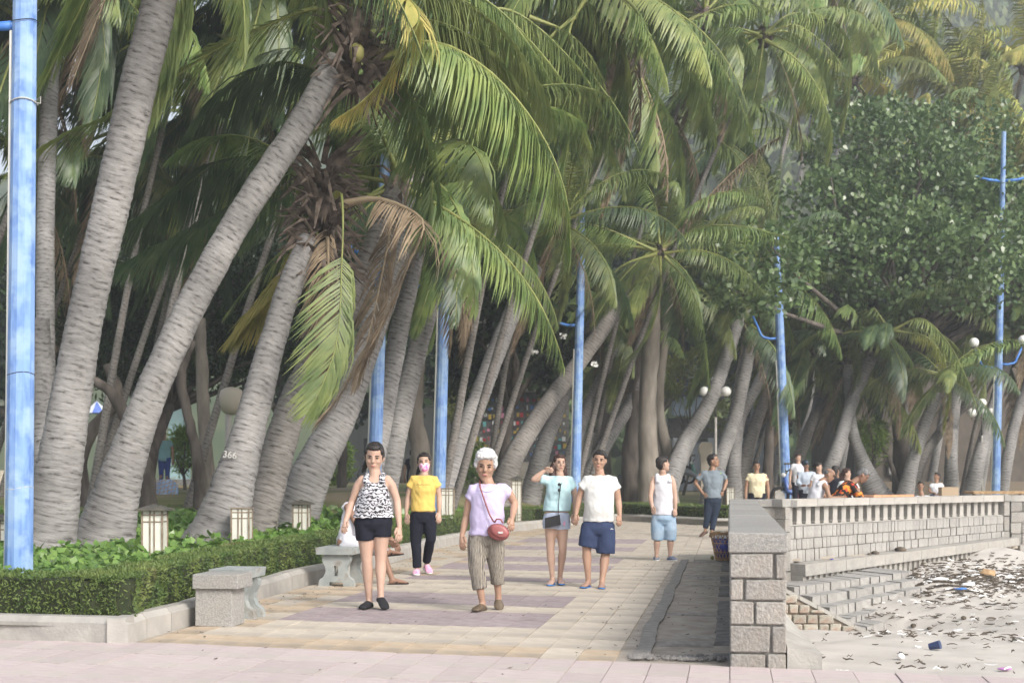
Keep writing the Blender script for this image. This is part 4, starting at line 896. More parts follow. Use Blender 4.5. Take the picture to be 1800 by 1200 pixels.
for i, (pts_, k_) in enumerate([([(700, -40), (790, -30), (880, 20), (950, 110), (995, 210)], 'leaf'), ([(760, -20), (850, 0), (930, 70), (1000, 160), (1040, 260)], 'leaf'), ([(820, 20), (900, 20), (980, 80), (1050, 170), (1080, 280)], 'leaf'),
        ([(690, 60), (760, 130), (800, 210), (820, 310)], 'leaf'), ([(950, -30), (1020, 0), (1080, 60), (1110, 150)], 'leaf'), ([(660, 100), (640, 190), (660, 270), (700, 330)], 'leaf')]):
    cf(GP[(770, 0)] if i != 4 else GP[(1085, -20)], pts_, 100 - 3 * i, 96 - 3 * i, 1.35, 300 + i, k_, npair=140, lw=.036, lat=(0, 1, 0), droop=1.3)
def cfs(root, s, lst, **kw):
    for i, (pts, k) in enumerate(lst): cf(root, pts, s, s + (i % 3 - 1) * 2, kw.get('ll', .85), 200 + i, k, npair=85, lw=.040, lat=(0, 1, 0), **{q: kw[q] for q in kw if q != 'll'})
cfs(PD, 66, [([(1155, 440), (1080, 430), (1020, 440), (950, 490), (905, 545)], 'leaf'), ([(1155, 445), (1090, 470), (1040, 530), (985, 590), (930, 640)], 'leaf_dk'), ([(1150, 440), (1060, 400), (1000, 395), (940, 430)], 'leaf'),
    ([(1165, 440), (1215, 380), (1270, 320), (1330, 265), (1372, 240)], 'leaf_dead'), ([(1165, 435), (1230, 400), (1310, 398), (1388, 418)], 'leaf'), ([(1168, 445), (1230, 440), (1295, 465), (1345, 515)], 'leaf'),
    ([(1160, 450), (1160, 520), (1140, 590), (1095, 640)], 'leaf'), ([(1168, 450), (1210, 500), (1235, 570), (1248, 680)], 'leaf'), ([(1165, 432), (1220, 360), (1290, 335), (1340, 350)], 'leaf'), ([(1160, 430), (1150, 350), (1120, 300)], 'leaf')])
cfs(GP[(1085, -20)], 90, [([(1080, -20), (1120, 20), (1146, 80), (1156, 150), (1150, 220), (1132, 275)], 'leaf'), ([(1040, -20), (1000, 60), (1040, 130), (1090, 200), (1125, 270)], 'leaf'), ([(1010, 30), (960, 80), (985, 150), (1000, 230), (990, 310)], 'leaf'), ([(930, 30), (1000, 60), (1050, 120), (1075, 200), (1080, 260)], 'leaf')], ll=1.1)
cfs(GP[(1345, 60)], 66, [([(1345, 60), (1390, 25), (1450, 30), (1490, 75), (1497, 150)], 'leaf'), ([(1350, 60), (1400, 45), (1460, 90), (1492, 150), (1482, 235)], 'leaf'), ([(1345, 70), (1400, 105), (1440, 160), (1462, 230), (1458, 285)], 'leaf'), ([(1340, 65), (1300, 60), (1325, 110), (1300, 175), (1262, 215)], 'leaf'), ([(1335, 60), (1280, 50), (1230, 90), (1200, 150)], 'leaf')], ll=.95)
cfs(PQ, 56, [([(1560, 580), (1520, 545), (1505, 590), (1510, 650), (1498, 700)], 'leaf'), ([(1560, 575), (1535, 540), (1555, 585), (1568, 640), (1566, 685)], 'leaf'), ([(1570, 580), (1620, 560), (1665, 600), (1695, 655), (1718, 715)], 'leaf'), ([(1560, 580), (1470, 590), (1420, 650), (1395, 700)], 'leaf_dk'), ([(1570, 580), (1640, 600), (1670, 680), (1660, 760)], 'leaf_yel_sunlit')], ll=.8)
# ---------------------------------------------------------------- park ground beyond the bed, hill
v = []; xs = np.arange(-45, 30, .9); ys = np.arange(19, 90, .9); idx = {}
f = []
for y in ys:
    for x in xs: v.append((x, y, gz(x, y) + .005 + .03 * noise.noise((x * .5, y * .5, 0))))
nx = len(xs)
for r in range(len(ys) - 1):
    for c in range(nx - 1):
        if min(v[r * nx + c][1] - kerb_y(v[r * nx + c][0]), v[r * nx + c + 1][1] - kerb_y(v[r * nx + c + 1][0])) > 1.2 or (v[r * nx + c][0] < -5 and v[r * nx + c][1] > 19):
            f.append((r * nx + c, r * nx + c + 1, (r + 1) * nx + c + 1, (r + 1) * nx + c))
mk('park_lawn', v, f, mat('lawn', (.10, .13, .04), (.20, .20, .08), .6, .95, bump=.3, bscale=14, c3=(.24, .20, .13), sc3=.3, lo3=.48, hi3=.6), smooth=True, kind='structure')
def hill_z(x, y):
    return 95 * sstep((y - 95) / 190) * (.75 + .25 * math.sin(x * .012 + .6)) + 7 * noise.noise((x * .02, y * .02, 0)) * sstep((y - 95) / 60)
v = []; xs = np.arange(-320, 321, 16); ys = np.arange(90, 331, 10)
for y in ys:
    for x in xs: v.append((x, y, hill_z(x, y) - .3))
nx = len(xs); f = [(r * nx + c, r * nx + c + 1, (r + 1) * nx + c + 1, (r + 1) * nx + c) for r in range(len(ys) - 1) for c in range(nx - 1)]
mk('hill', v, f, M['hill'], smooth=True, kind='structure')
C, D, Nn = [], [], []
for k in range(2600):
    y = 105 + 170 * random.random() ** 1.2; px = random.uniform(900, 1900); x = (px - CX) * y / F; z = hill_z(x, y); r = random.uniform(2.5, 5) ; m_ = 22
    u = unit(rng.normal(0, 1, (m_, 3))); u[:, 2] = np.abs(u[:, 2]); C.append(np.array([x, y, z + 1]) + u * r); D.append(unit(u + rng.normal(0, .6, (m_, 3)))); Nn.append(unit(rng.normal(0, 1, (m_, 3))))
C, D, Nn = map(np.concatenate, (C, D, Nn)); v, f = leafquads(C, D, Nn, rng.uniform(1.2, 2.6, len(C)), rng.uniform(.9, 2.0, len(C)))
mk_np('hill_forest', v, f, mat('hill_foliage', (.10, .16, .06), (.20, .23, .09), .15, .6, transl=.1), None, kind='stuff')

# ---------------------------------------------------------------- leafy trees
def round_leaves(cs, ds, ns, L, W):
    s = np.cross(ds, ns); s /= np.linalg.norm(s, axis=1)[:, None] + 1e-9; L = np.asarray(L)[:, None]; W = np.asarray(W)[:, None]
    v = np.stack([cs, cs + ds * L * .35 + s * W * .38, cs + ds * L * .75 + s * W * .5 + ns * L * .05, cs + ds * L + ns * L * .02, cs + ds * L * .75 - s * W * .5 + ns * L * .05, cs + ds * L * .35 - s * W * .38], axis=1).reshape(-1, 3)
    return v, np.arange(len(cs) * 6).reshape(-1, 6)
def leafy_tree(name, base, label, blobs, ncl, per, lsize, mats, r_cl=.4, trunk_r=.2, barkm='bark', group=None, rnd=True, branches=14, upb=.3, shell=.55, seed=0, kindf=None, lean=(0, 0)):
    """blobs: list of (centre, (rx, ry, rz)); clusters are spread through them, denser towards the skin"""
    r2 = np.random.default_rng(seed + 100); random.seed(seed + 5)
    root = empty(name, base, label, 'tree', group); C, D, Nn, MI = [], [], [], []
    vol = np.array([b[1][0] * b[1][1] * b[1][2] for b in blobs]) ** .75; vol /= vol.sum(); tips = []
    for k in range(ncl):
        b = blobs[r2.choice(len(blobs), p=vol)]; u = r2.normal(0, 1, 3); u /= np.linalg.norm(u); rr = shell + (1 - shell) * r2.random() ** .6
        rr *= 1 + .25 * noise.noise(Vector(u) * 2.3 + Vector(b[0]) * .3); c = np.array(b[0]) + u * np.array(b[1]) * rr; tips.append(c)
        n = per; dd = r2.normal(0, 1, (n, 3)); dd[:, 2] += upb; dd += u * .6; dd = unit(dd); nn = unit(np.cross(dd, r2.normal(0, 1, (n, 3)))); nn[nn[:, 2] < 0] *= -1
        C.append(c + dd * r_cl * r2.uniform(.15, 1, (n, 1)) * .8 + r2.normal(0, r_cl * .25, (n, 3))); D.append(dd); Nn.append(nn); MI.append((r2.random(n) < (mats[2] if len(mats) > 2 else 0)).astype(int))
    C, D, Nn, MI = map(np.concatenate, (C, D, Nn, MI)); k = len(C)
    if rnd: v, f = round_leaves(C, D, Nn, r2.uniform(.7, 1.2, k) * lsize, r2.uniform(.6, .8, k) * lsize)
    else: v, f = leafquads(C, D, Nn, r2.uniform(.7, 1.3, k) * lsize, r2.uniform(.2, .35, k) * lsize)
    mk_np('crown', v, f, [M[mats[0]], M[mats[1] if len(mats) > 1 else mats[0]]], root, MI, kind='stuff')
    mb = MB(); bc = Vector(np.mean([b[0] for b in blobs], axis=0)); fork = base.lerp(bc, .45); fork.z = base.z + (min(b[0][2] - b[1][2] for b in blobs) - base.z) * .85
    fork += Vector((lean[0], lean[1], 0))
    mb.tube([base - Vector((0, 0, .1)), base.lerp(fork, .5) + Vector((random.uniform(-.2, .2), 0, 0)), fork], [trunk_r * 1.35, trunk_r, trunk_r * .85], 10)
    for q in range(branches):
        t = Vector(tips[int(r2.integers(len(tips)))]); m1 = fork.lerp(t, .4) + Vector((random.uniform(-.5, .5), random.uniform(-.5, .5), random.uniform(-.1, .6))); m2 = fork.lerp(t, .75) + Vector((random.uniform(-.4, .4), random.uniform(-.3, .3), random.uniform(-.2, .3)))
        mb.tube([fork - Vector((0, 0, .1)), m1, m2, t], [trunk_r * .55, trunk_r * .36, trunk_r * .2, trunk_r * .08], 6)
    mb.build('trunk', M[barkm], root, True); return root
def gb(px, s): q = P(px, 900, s); return Vector((q.x, q.y, gz(q.x, q.y)))
def bl(px, py, s, rx, rz, ry=None): return (tuple(P(px, py, s)), (rx / s, (ry or rx) / s, rz / s))
leafy_tree('sea_almond_tree', gb(1585, 49), 'big tree with glossy round leaves spreading over the right half behind the seawall',
           [bl(1360, 470, 64, 80, 75), bl(1300, 500, 62, 50, 50), bl(1350, 490, 55, 95, 75), bl(1460, 420, 53, 130, 120), bl(1600, 350, 52, 150, 150), bl(1600, 460, 55, 170, 90), bl(1740, 430, 52, 130, 130), bl(1530, 260, 50, 120, 90), bl(1300, 540, 56, 60, 45), bl(1830, 480, 52, 110, 90), bl(1690, 270, 50, 90, 80), bl(1765, 455, 59, 45, 80)],
           1900, 15, .195, ('broad', 'broad_glint', .012), r_cl=.42, trunk_r=.28, branches=40, seed=1)
leafy_tree('frangipani_tree', gb(885, 60), 'dark leaved tree with tangled bare lower branches behind the third pole',
           [bl(860, 590, 60, 75, 75), bl(950, 620, 58, 70, 60), bl(820, 640, 60, 45, 50), bl(1010, 560, 56, 60, 60), bl(900, 520, 66, 80, 50)], 620, 14, .26, ('dark_leaf', 'broad', .1), trunk_r=.16, branches=34, seed=2)
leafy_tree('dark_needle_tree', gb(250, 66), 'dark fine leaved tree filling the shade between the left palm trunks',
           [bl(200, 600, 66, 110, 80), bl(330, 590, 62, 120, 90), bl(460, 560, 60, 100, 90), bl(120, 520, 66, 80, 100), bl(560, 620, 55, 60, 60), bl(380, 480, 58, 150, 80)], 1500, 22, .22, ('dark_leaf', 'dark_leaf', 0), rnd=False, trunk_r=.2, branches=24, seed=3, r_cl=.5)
for i, (px, s, lab, blobs, mt) in enumerate([
    (60, 40, 'dark broad tree closing the view at the far left', [(60, 560, 40, 130, 130), (-40, 640, 40, 100, 90)], 'dark_leaf'),
    (250, 34, 'dark tree beyond the needle leaved one at the left', [(250, 520, 34, 170, 150)], 'dark_leaf'),
    (470, 36, 'deep green tree behind the second blue pole', [(470, 540, 36, 150, 150), (590, 640, 34, 80, 90)], 'dark_leaf'),
    (700, 34, 'dark tree glimpsed between the pale leaning trunks', [(700, 560, 34, 140, 150)], 'dark_leaf'),
    (930, 32, 'dark tree behind the frangipani', [(930, 480, 32, 160, 130), (1080, 560, 34, 100, 120)], 'dark_leaf'),
    (1160, 36, 'dark tree above the white and blue building', [(1180, 520, 36, 130, 120), (1080, 640, 36, 70, 80)], 'dark_leaf'),
    (1350, 34, 'dark tree behind the fifth pole', [(1380, 600, 34, 130, 130)], 'dark_leaf'),
    (1560, 36, 'dark tree in front of the brown building', [(1560, 640, 38, 130, 90)], 'dark_leaf'),
    (1760, 36, 'dark tree at the right edge above the brown building', [(1780, 640, 38, 130, 100), (1820, 760, 38, 50, 100)], 'dark_leaf'),
    (800, 44, 'yellow green shrub tree seen left of the frangipani trunk', [(815, 710, 44, 32, 45)], 'olive_leaf'),
    (1050, 42, 'small yellow green tree between the fourth pole and the thin palm', [(1045, 690, 42, 40, 50)], 'olive_leaf'),
    (1200, 42, 'bright yellow leaved tree over the white building roof', [(1200, 660, 42, 50, 40), (1270, 740, 42, 18, 30)], 'olive_leaf'),
    (1530, 50, 'small sapling with bright lime leaves behind the seawall group', [(1528, 765, 50, 28, 24), (1545, 800, 50, 10, 10)], 'lime_leaf'),
    (620, 44, 'bright green shrub behind the woman in the patterned top', [(585, 815, 44, 30, 40)], 'lime_leaf'),
    (325, 56, 'young green bush beside the man in teal', [(318, 790, 56, 14, 34)], 'lime_leaf'),
    (860, 46, 'clipped round green bush behind the white haired woman', [(850, 820, 46, 50, 34)], 'lime_leaf')]):
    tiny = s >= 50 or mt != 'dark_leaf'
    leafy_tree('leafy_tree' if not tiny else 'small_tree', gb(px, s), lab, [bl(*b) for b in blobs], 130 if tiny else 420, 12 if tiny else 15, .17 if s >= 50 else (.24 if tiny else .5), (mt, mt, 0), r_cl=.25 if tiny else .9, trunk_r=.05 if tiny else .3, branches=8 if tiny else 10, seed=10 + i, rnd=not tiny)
fl = [o for o in bpy.data.objects if o.name == 'frangipani_tree'][0]
for k, (px, py) in enumerate([(808, 562), (848, 565), (862, 607), (940, 619), (932, 616), (878, 545), (990, 590), (1045, 640)]):
    c = P(px, py, 64); mb = MB()
    for q in range(7):
        a = q * 2.4; o_ = c + Vector((math.cos(a) * .07, math.sin(a) * .05 - .05, random.uniform(-.06, .06))); 
        for w in range(5):
            b_ = w * 1.257; t_ = Vector((math.cos(b_), -.4, math.sin(b_))).normalized(); n_ = Vector((0, -1, 0)); s_ = t_.cross(n_).normalized() * .014; mb.add([o_, o_ + t_ * .025 + s_, o_ + t_ * .05, o_ + t_ * .025 - s_], [(0, 1, 2, 3)])
    mb.build('flower_cluster', M['globe'], fl)
# bare leaning trunks of other trees
def bare(name, path, widths, label, m='bark', bnum=0):
    pts = [P(*a) for a in path]; rad = [w / 2 * .8 / a[2] for w, a in zip(widths, path)]
    z = gz(pts[0].x, pts[0].y) - .05
    if pts[0].z > z: q = pts[0].copy(); q.z = z; pts.insert(0, q); rad.insert(0, rad[0] * 1.2)
    root = empty(name, pts[0], label, 'tree'); arr = spline([tuple(p) + (r,) for p, r in zip(pts, rad)], 26)
    v, f, uv = tube([Vector(a[:3]) for a in arr], [float(a[3]) * (1 + .12 * noise.noise((i * .5, 1, pts[0].x))) for i, a in enumerate(arr)], 12)
    v = [p + Vector((noise.noise(p * 4), noise.noise(p * 4 + Vector((9, 0, 0))), 0)) * .035 for p in v]; mk('trunk', v, f, M[m], root, None, True, uv); return root, pts
bare('gnarled_tree', [(150, 880, 80), (142, 820, 80), (160, 760, 80), (205, 700, 80), (190, 640, 80)], [34, 28, 28, 26, 20], 'dark gnarled trunk bending left of the second palm')
bare('gnarled_tree', [(262, 900, 92), (258, 860, 92), (250, 800, 91), (225, 740, 90), (195, 690, 90), (150, 660, 90)], [36, 40, 34, 30, 26, 18], 'dark rough trunk rising behind the first garden lantern')
bare('gnarled_tree', [(352, 880, 84), (346, 800, 84), (330, 730, 84), (318, 660, 84), (340, 600, 83)], [30, 24, 22, 22, 16], 'rough mottled trunk between the second and third palms')
bare('straight_tree', [(368, 870, 76), (360, 760, 76), (355, 655, 76), (352, 560, 76)], [32, 28, 28, 24], 'smooth upright grey trunk behind the numbered palm', 'bark_lt')
bare('straight_tree', [(118, 860, 66), (116, 740, 66), (112, 600, 66)], [16, 14, 12], 'thin dark upright trunk near the left edge', 'bark')
bare('straight_tree', [(1142, 900, 60), (1140, 820, 60), (1138, 700, 60), (1146, 600, 60), (1150, 480, 60)], [56, 44, 40, 36, 26], 'stout pale grey trunk behind the man in the white tee', 'bark_lt')
bare('straight_tree', [(1110, 890, 57), (1108, 800, 57), (1118, 700, 57), (1122, 560, 57)], [48, 38, 32, 26], 'dark stout trunk left of the pale grey one', 'bark')
bare('straight_tree', [(1182, 890, 57), (1174, 800, 57), (1158, 720, 57), (1164, 620, 57), (1180, 500, 57)], [34, 26, 24, 24, 20], 'crooked grey trunk right of the stout pale one', 'bark_lt')
bare('banyan_tree', [(735, 880, 64), (740, 800, 64), (728, 720, 64), (735, 600, 64)], [60, 44, 38, 34], 'brown trunk between the two nearer blue poles', 'bark_lt')
bare('buttress_tree', [(790, 890, 62), (800, 850, 62), (812, 790, 62), (800, 740, 62)], [60, 40, 26, 20], 'dark folded trunk base behind the third blue pole', 'bark')
bare('straight_tree', [(1062, 880, 50), (1062, 800, 50), (1058, 700, 50)], [34, 30, 28], 'shaded trunk behind the couple', 'bark')
bare('straight_tree', [(1350, 870, 54), (1352, 780, 54), (1360, 700, 54)], [26, 22, 20], 'brown trunk left of the fifth blue pole', 'bark')
bare('straight_tree', [(600, 860, 50), (602, 780, 50), (596, 690, 50)], [22, 20, 18], 'dark upright trunk beyond the broad leaning palm', 'bark')
bare('straight_tree', [(1575, 850, 50), (1560, 800, 50), (1540, 780, 50)], [12, 10, 8], 'thin bent stem of the sapling by the brown building', 'bark')

# ---------------------------------------------------------------- buildings and stalls deep in the park
def boxp(name, px0, px1, py0, py1, s, depth, m, parent, fwd=0.0):
    a = P(px0, py1, s); b = P(px1, py0, s); mb = MB(); y0 = a.y - fwd
    mb.hexa([Vector((a.x, y0, a.z)), Vector((b.x, y0, a.z)), Vector((b.x, y0 + depth, a.z)), Vector((a.x, y0 + depth, a.z)), Vector((a.x, y0, b.z)), Vector((b.x, y0, b.z)), Vector((b.x, y0 + depth, b.z)), Vector((a.x, y0 + depth, b.z))])
    return mb.build(name, m, parent, origin=(a + b) / 2)
wht = mat('white_render', (.62, .66, .72), (.70, .74, .80), 3, .8); blu = mat('blue_fascia', (.10, .17, .50), (.16, .25, .62), 4, .6); pbl = mat('pale_blue_awning', (.50, .62, .78), None); brw = mat('brown_render', (.105, .09, .075), (.15, .13, .11), 2, .9); grn = mat('beige_render', (.42, .37, .30), (.50, .45, .38), 3, .85)
b1 = empty('pavilion', P(1230, 860, 34), 'white pavilion with blue striped fascia beyond the tank top man', 'building')
boxp('wall', 1160, 1360, 735, 862, 34, 6, wht, b1); boxp('dark_band', 1175, 1340, 735, 770, 34, .4, M['conc_dk'], b1, .42)  # wall, and a dark box band across it below the fascia
boxp('awning', 1180, 1252, 700, 731, 34, 1.0, pbl, b1, 1.1)
for k in range(4): boxp('fascia_stripe', 1176, 1262, 668 + k * 8, 673 + k * 8, 34, .3, blu, b1, .8)
boxp('fascia', 1172, 1350, 664, 699, 34, .5, wht, b1, .5)
for x in (1180, 1204, 1240, 1290): boxp('column', x, x + 10, 770, 862, 34, .35, wht, b1, .9)
b2 = empty('brown_building', P(1680, 870, 42), 'dark brown building behind the palms at the right', 'building')
boxp('wall', 1500, 1990, 640, 872, 42, 8, brw, b2); boxp('plinth', 1500, 1990, 846, 872, 42, .3, mat('plinth', (.20, .16, .12), None), b2, .31)
fw = boxp('window', 1577, 1612, 762, 808, 42, .1, M['conc'], b2, .06); boxp('pane', 1581, 1608, 766, 804, 42, .04, M['glass'], fw, .09)
boxp('door', 1500, 1520, 790, 846, 42, .1, M['black'], b2, .06); boxp('light_wall', 1560, 1600, 806, 834, 42, .2, M['conc_dk'], b2, .2)
b3 = empty('souvenir_stall', P(905, 850, 40), 'souvenir stall crowded with small colourful goods seen through the bare branches', 'stall')
boxp('back_wall', 830, 1000, 690, 850, 40, .3, M['conc_dk'], b3); boxp('roof', 820, 1010, 682, 691, 40, 2, M['iron'], b3, 1.2); boxp('counter', 835, 995, 812, 850, 40, .8, grn, b3, 1.0)
goods = [mat('goods_%s' % n, c, None, rough=.5) for n, c in (('red', (.5, .05, .05)), ('blue', (.1, .25, .6)), ('white', (.7, .7, .7)), ('yellow', (.6, .42, .08)), ('pink', (.6, .25, .35)), ('teal', (.15, .45, .45)))]
mb = MB()
for r in range(8):
    for k in range(22):
        if random.random() < .8:
            c = P(838 + k * 7.3 + random.uniform(-2, 2), 704 + r * 13.5 + random.uniform(-2, 2), 40); w = random.uniform(.05, .16); mb.box((c.x, c.y - .2, c.z), (w, .1, random.uniform(.08, .24)), mi=random.randrange(6))
mb.build('hanging_goods', goods, b3, kind='stuff')
b4 = empty('ticket_booth', P(1038, 860, 48), 'pale beige booth with rounded top behind the couple', 'booth')
boxp('body', 1022, 1058, 772, 862, 48, .8, grn, b4); boxp('roof', 1018, 1062, 760, 772, 48, 1.0, M['conc'], b4, .1); boxp('panel', 1030, 1050, 782, 800, 48, .05, M['conc_lt'], b4, .06)
b5 = empty('stone_post', P(1240, 860, 54), 'tan gatepost with a rounded head behind the grey tee man', 'post')
mb = MB(); c = P(1241, 820, 54); prof = [(-.16, -1.1), (.16, -1.1), (.16, .35), (.22, .5), (.22, .68), (.14, .80), (-.14, .80), (-.22, .68), (-.22, .5), (-.16, .35)]
fr = [Vector((c.x + a, c.y, c.z + b)) for a, b in prof]; n_ = len(fr); mb.add(fr + [p + Vector((0, .3, 0)) for p in fr], [tuple(range(n_)), tuple(range(n_, 2 * n_))[::-1]] + [(i, n_ + i, n_ + (i + 1) % n_, (i + 1) % n_) for i in range(n_)]); mb.build('post_body', grn, b5)
b6 = empty('garden_wall', P(250, 868, 40), 'long low pale garden wall far behind the left palms', 'wall')
boxp('wall', -60, 140, 826, 870, 40, .3, mat('cream_wall', (.50, .45, .36), (.6, .55, .46), 3), b6); boxp('wall', 225, 420, 842, 866, 42, .3, M['conc_dk'], b6)
for k in range(5): boxp('wall_block', 262 + k * 34, 290 + k * 34, 854, 868, 50, .3, mat('peach_block%d' % k, (.62, .42, .26), None) if k == 0 else bpy.data.materials['peach_block0'], b6)
b7 = empty('parasol', P(170, 860, 46), 'blue and white parasol glimpsed behind the gnarled trunks', 'parasol')
mb = MB(); c = P(170, 716, 46); v = [c + Vector((0, 0, .25))] + [c + Vector((math.cos(a) * .55, math.sin(a) * .55, -.22)) for a in [k * math.pi / 4 for k in range(8)]]
mb.add(v, [(0, 1 + k, 1 + (k + 1) % 8) for k in range(8)], 0); mb.fm = [k % 2 for k in range(8)]; mb.build('canopy', [blu, wht], b7); mb = MB(); mb.tube([P(170, 850, 46), P(170, 712, 46)], .02, 6); mb.build('pole', M['conc_lt'], b7)
b8 = empty('kiosk', P(310, 862, 36), 'pale teal kiosk front far behind the needle leaved tree', 'kiosk')
boxp('body', 296, 322, 704, 856, 36, 1.5, mat('teal_paint', (.35, .52, .55), None), b8); boxp('roof', 280, 336, 694, 704, 36, 1.8, M['conc_dk'], b8, .15)
b9 = empty('park_house', P(660, 850, 30), 'pale house wall glimpsed far behind the leaning trunks', 'building')
boxp('wall', 560, 800, 700, 850, 30, 4, mat('house_wall', (.35, .36, .36), (.42, .42, .41), 2), b9); boxp('door', 640, 665, 770, 848, 30, .1, M['glass'], b9, .06); boxp('roof', 550, 810, 686, 700, 30, 5, M['conc_dk'], b9, .4)
# ---------------------------------------------------------------- blue poles
def pole(bx, by, tx, ty, s, w, label, arms=(-1,), zarm=5.25, top=12.4, ties=(), globes=False):
    a, b = P(bx, by, s), P(tx, ty, s); dirv = (b - a) / (b.z - a.z); zb = gz(a.x, a.y) - .1
    bot = a + dirv * (zb - a.z); tp = a + dirv * (top - a.z); r = w / 2 / s
    root = empty('lamp_post', bot, label, 'lamp post', 'blue lamp posts along the planting bed'); mb = MB(); at = lambda z: a + dirv * (z - a.z)
    mb.tube([at(zb), at(zb + .05), at(6), at(top)], [r * 1.15, r * 1.15, r * .93, r * .55], 12); mb.build('pole', M['blue'], root, False)
    mb = MB(); off_ = Vector((-r * 1.05, -.01, 0)); z1 = (HY - 55) / s + CH if s > 150 else 4.6
    mb.tube([at(.4) + off_, at(z1) + off_], s > 150 and .018 or .025, 6); mb.build('conduit', M['conduit'], root)
    if arms:
        for sd in arms:
            z = zarm + (.0 if sd < 0 else .1); p = at(z); e = p + Vector((sd * .50, 0, .03)); g = e + Vector((sd * .30, 0, .62 if sd < 0 else .6)); mb = MB()
            mb.tube([p, p + Vector((sd * .3, 0, -.02)), e, e + Vector((sd * .06, 0, .06)), g], [.045, .04, .04, .04, .03], 7); ar = mb.build('lamp_arm', M['bluearm'], root, True)
            if not globes: continue
            mb = MB(); mb.ball(g + Vector((0, 0, .14)), .165, n=16, m=10); mb.build('globe', M['globe'], ar, True); mb = MB(); mb.tube([g - Vector((0, 0, .03)), g + Vector((0, 0, .04))], .09, 8); mb.build('globe_holder', M['iron'], ar)
        z = 10.8
        for sd in ((-1, 1) if top > 11 else ()):
            p = at(z); mb = MB(); mb.tube([p, p + Vector((sd * .45, 0, .03)), p + Vector((sd * .95, 0, .16))], [.05, .05, .03], 7); mb.build('crossarm', M['bluearm'], root, True)
    for (py, kind) in ties:
        z = (HY - py) / s + CH; p = at(z); mb = MB(); pts = [p + Vector((math.cos(t) * (r * 1.06), math.sin(t) * (r * 1.06), .012 * math.sin(2 * t + py))) for t in [k * math.pi / 8 for k in range(17)]]
        mb.tube(pts, .006 if kind else .004, 5)
        if kind == 2: mb.tube([p + Vector((r, -.02, .0)), p + Vector((r + .05, -.03, .04)), p + Vector((r + .05, -.03, -.02)), p + Vector((r, -.03, -.01))], .006, 5)
        mb.build('tie_wire', M['wire'] if kind else M['black'], root, True)
pole(33, 1000, 44, 0, 200, 43, 'nearest blue lamp post, cut off by the left side of the view', ties=((180, 2), (40, 0), (657, 0), (857, 1)))
pole(660, 780, 671, 460, 98, 22, 'blue lamp post rising above the head of the woman in the patterned top', top=8)
pole(772, 850, 782, 480, 88, 20, 'blue lamp post beside the woman in yellow', top=8, zarm=5.0)
pole(1012, 838, 1019, 560, 66, 16, 'blue lamp post between the couple', top=8.5, zarm=5.25)
pole(1382, 870, 1370, 560, 60, 16, 'blue lamp post left of the helmeted man', top=8.2)
pole(1750, 862, 1757, 560, 54, 14, 'farthest blue lamp post near the right edge', zarm=4.75, globes=True, arms=(-1, 1))

# ---------------------------------------------------------------- park lamps
def mushroom(px, py, s, label):
    c = P(px, py, s); g = gz(c.x, c.y); root = empty('garden_lamp', Vector((c.x - .08, c.y, g)), label, 'lamp')
    mb = MB(); mb.tube([Vector((c.x - .08, c.y, g - .05)), Vector((c.x - .05, c.y, c.z - .22))], [.055, .05], 9); mb.build('post', M['conc_lt'], root, True)
    mb = MB(); prof = [(.05, -.24), (.15, -.19), (.195, -.05), (.20, .08), (.17, .16), (.10, .20), (.01, .215)]; mb.tube([Vector((c.x, c.y, c.z + z)) for _, z in prof], [r for r, _ in prof], 16); mb.build('shade', mat('beige_shade', (.42, .38, .31), None, rough=.5), root, True)
mushroom(407, 703, 108, 'beige mushroom shaped garden lamp left of the numbered palm')
def triple(px, py, s, label):
    c = P(px, py, s); g = gz(c.x, c.y); root = empty('globe_lamp', Vector((c.x, c.y, g)), label, 'lamp'); mb = MB(); mb.tube([Vector((c.x, c.y, g)), Vector((c.x, c.y, c.z - 1.1))], [.05, .04], 8); mb.build('post', M['conc'], root, True)
    mb = MB(); mb.tube([Vector((c.x, c.y, c.z - 1.1)), Vector((c.x, c.y, c.z - .14))], .03, 8)
    gl = [Vector((c.x, c.y, c.z))] + [Vector((c.x + dx, c.y + dy, c.z - .33)) for dx, dy in ((-.34, 0), (.30, -.1), (.14, .25))]
    for q in gl[1:]: mb.tube([Vector((c.x, c.y, c.z - .55)), Vector((q.x, q.y, c.z - .56)), q], .018, 6)
    mb.build('bracket', M['iron'], root, True)
    for q in gl: mb = MB(); mb.ball(q, .155, n=14, m=9); mb.build('globe', M['globe'], root, True, origin=q)
triple(1258, 669, 58, 'white four globe lamp between the tank top man and the grey tee man')
triple(1726, 708, 52, 'white globe lamp half hidden by palm fronds left of the last blue post')

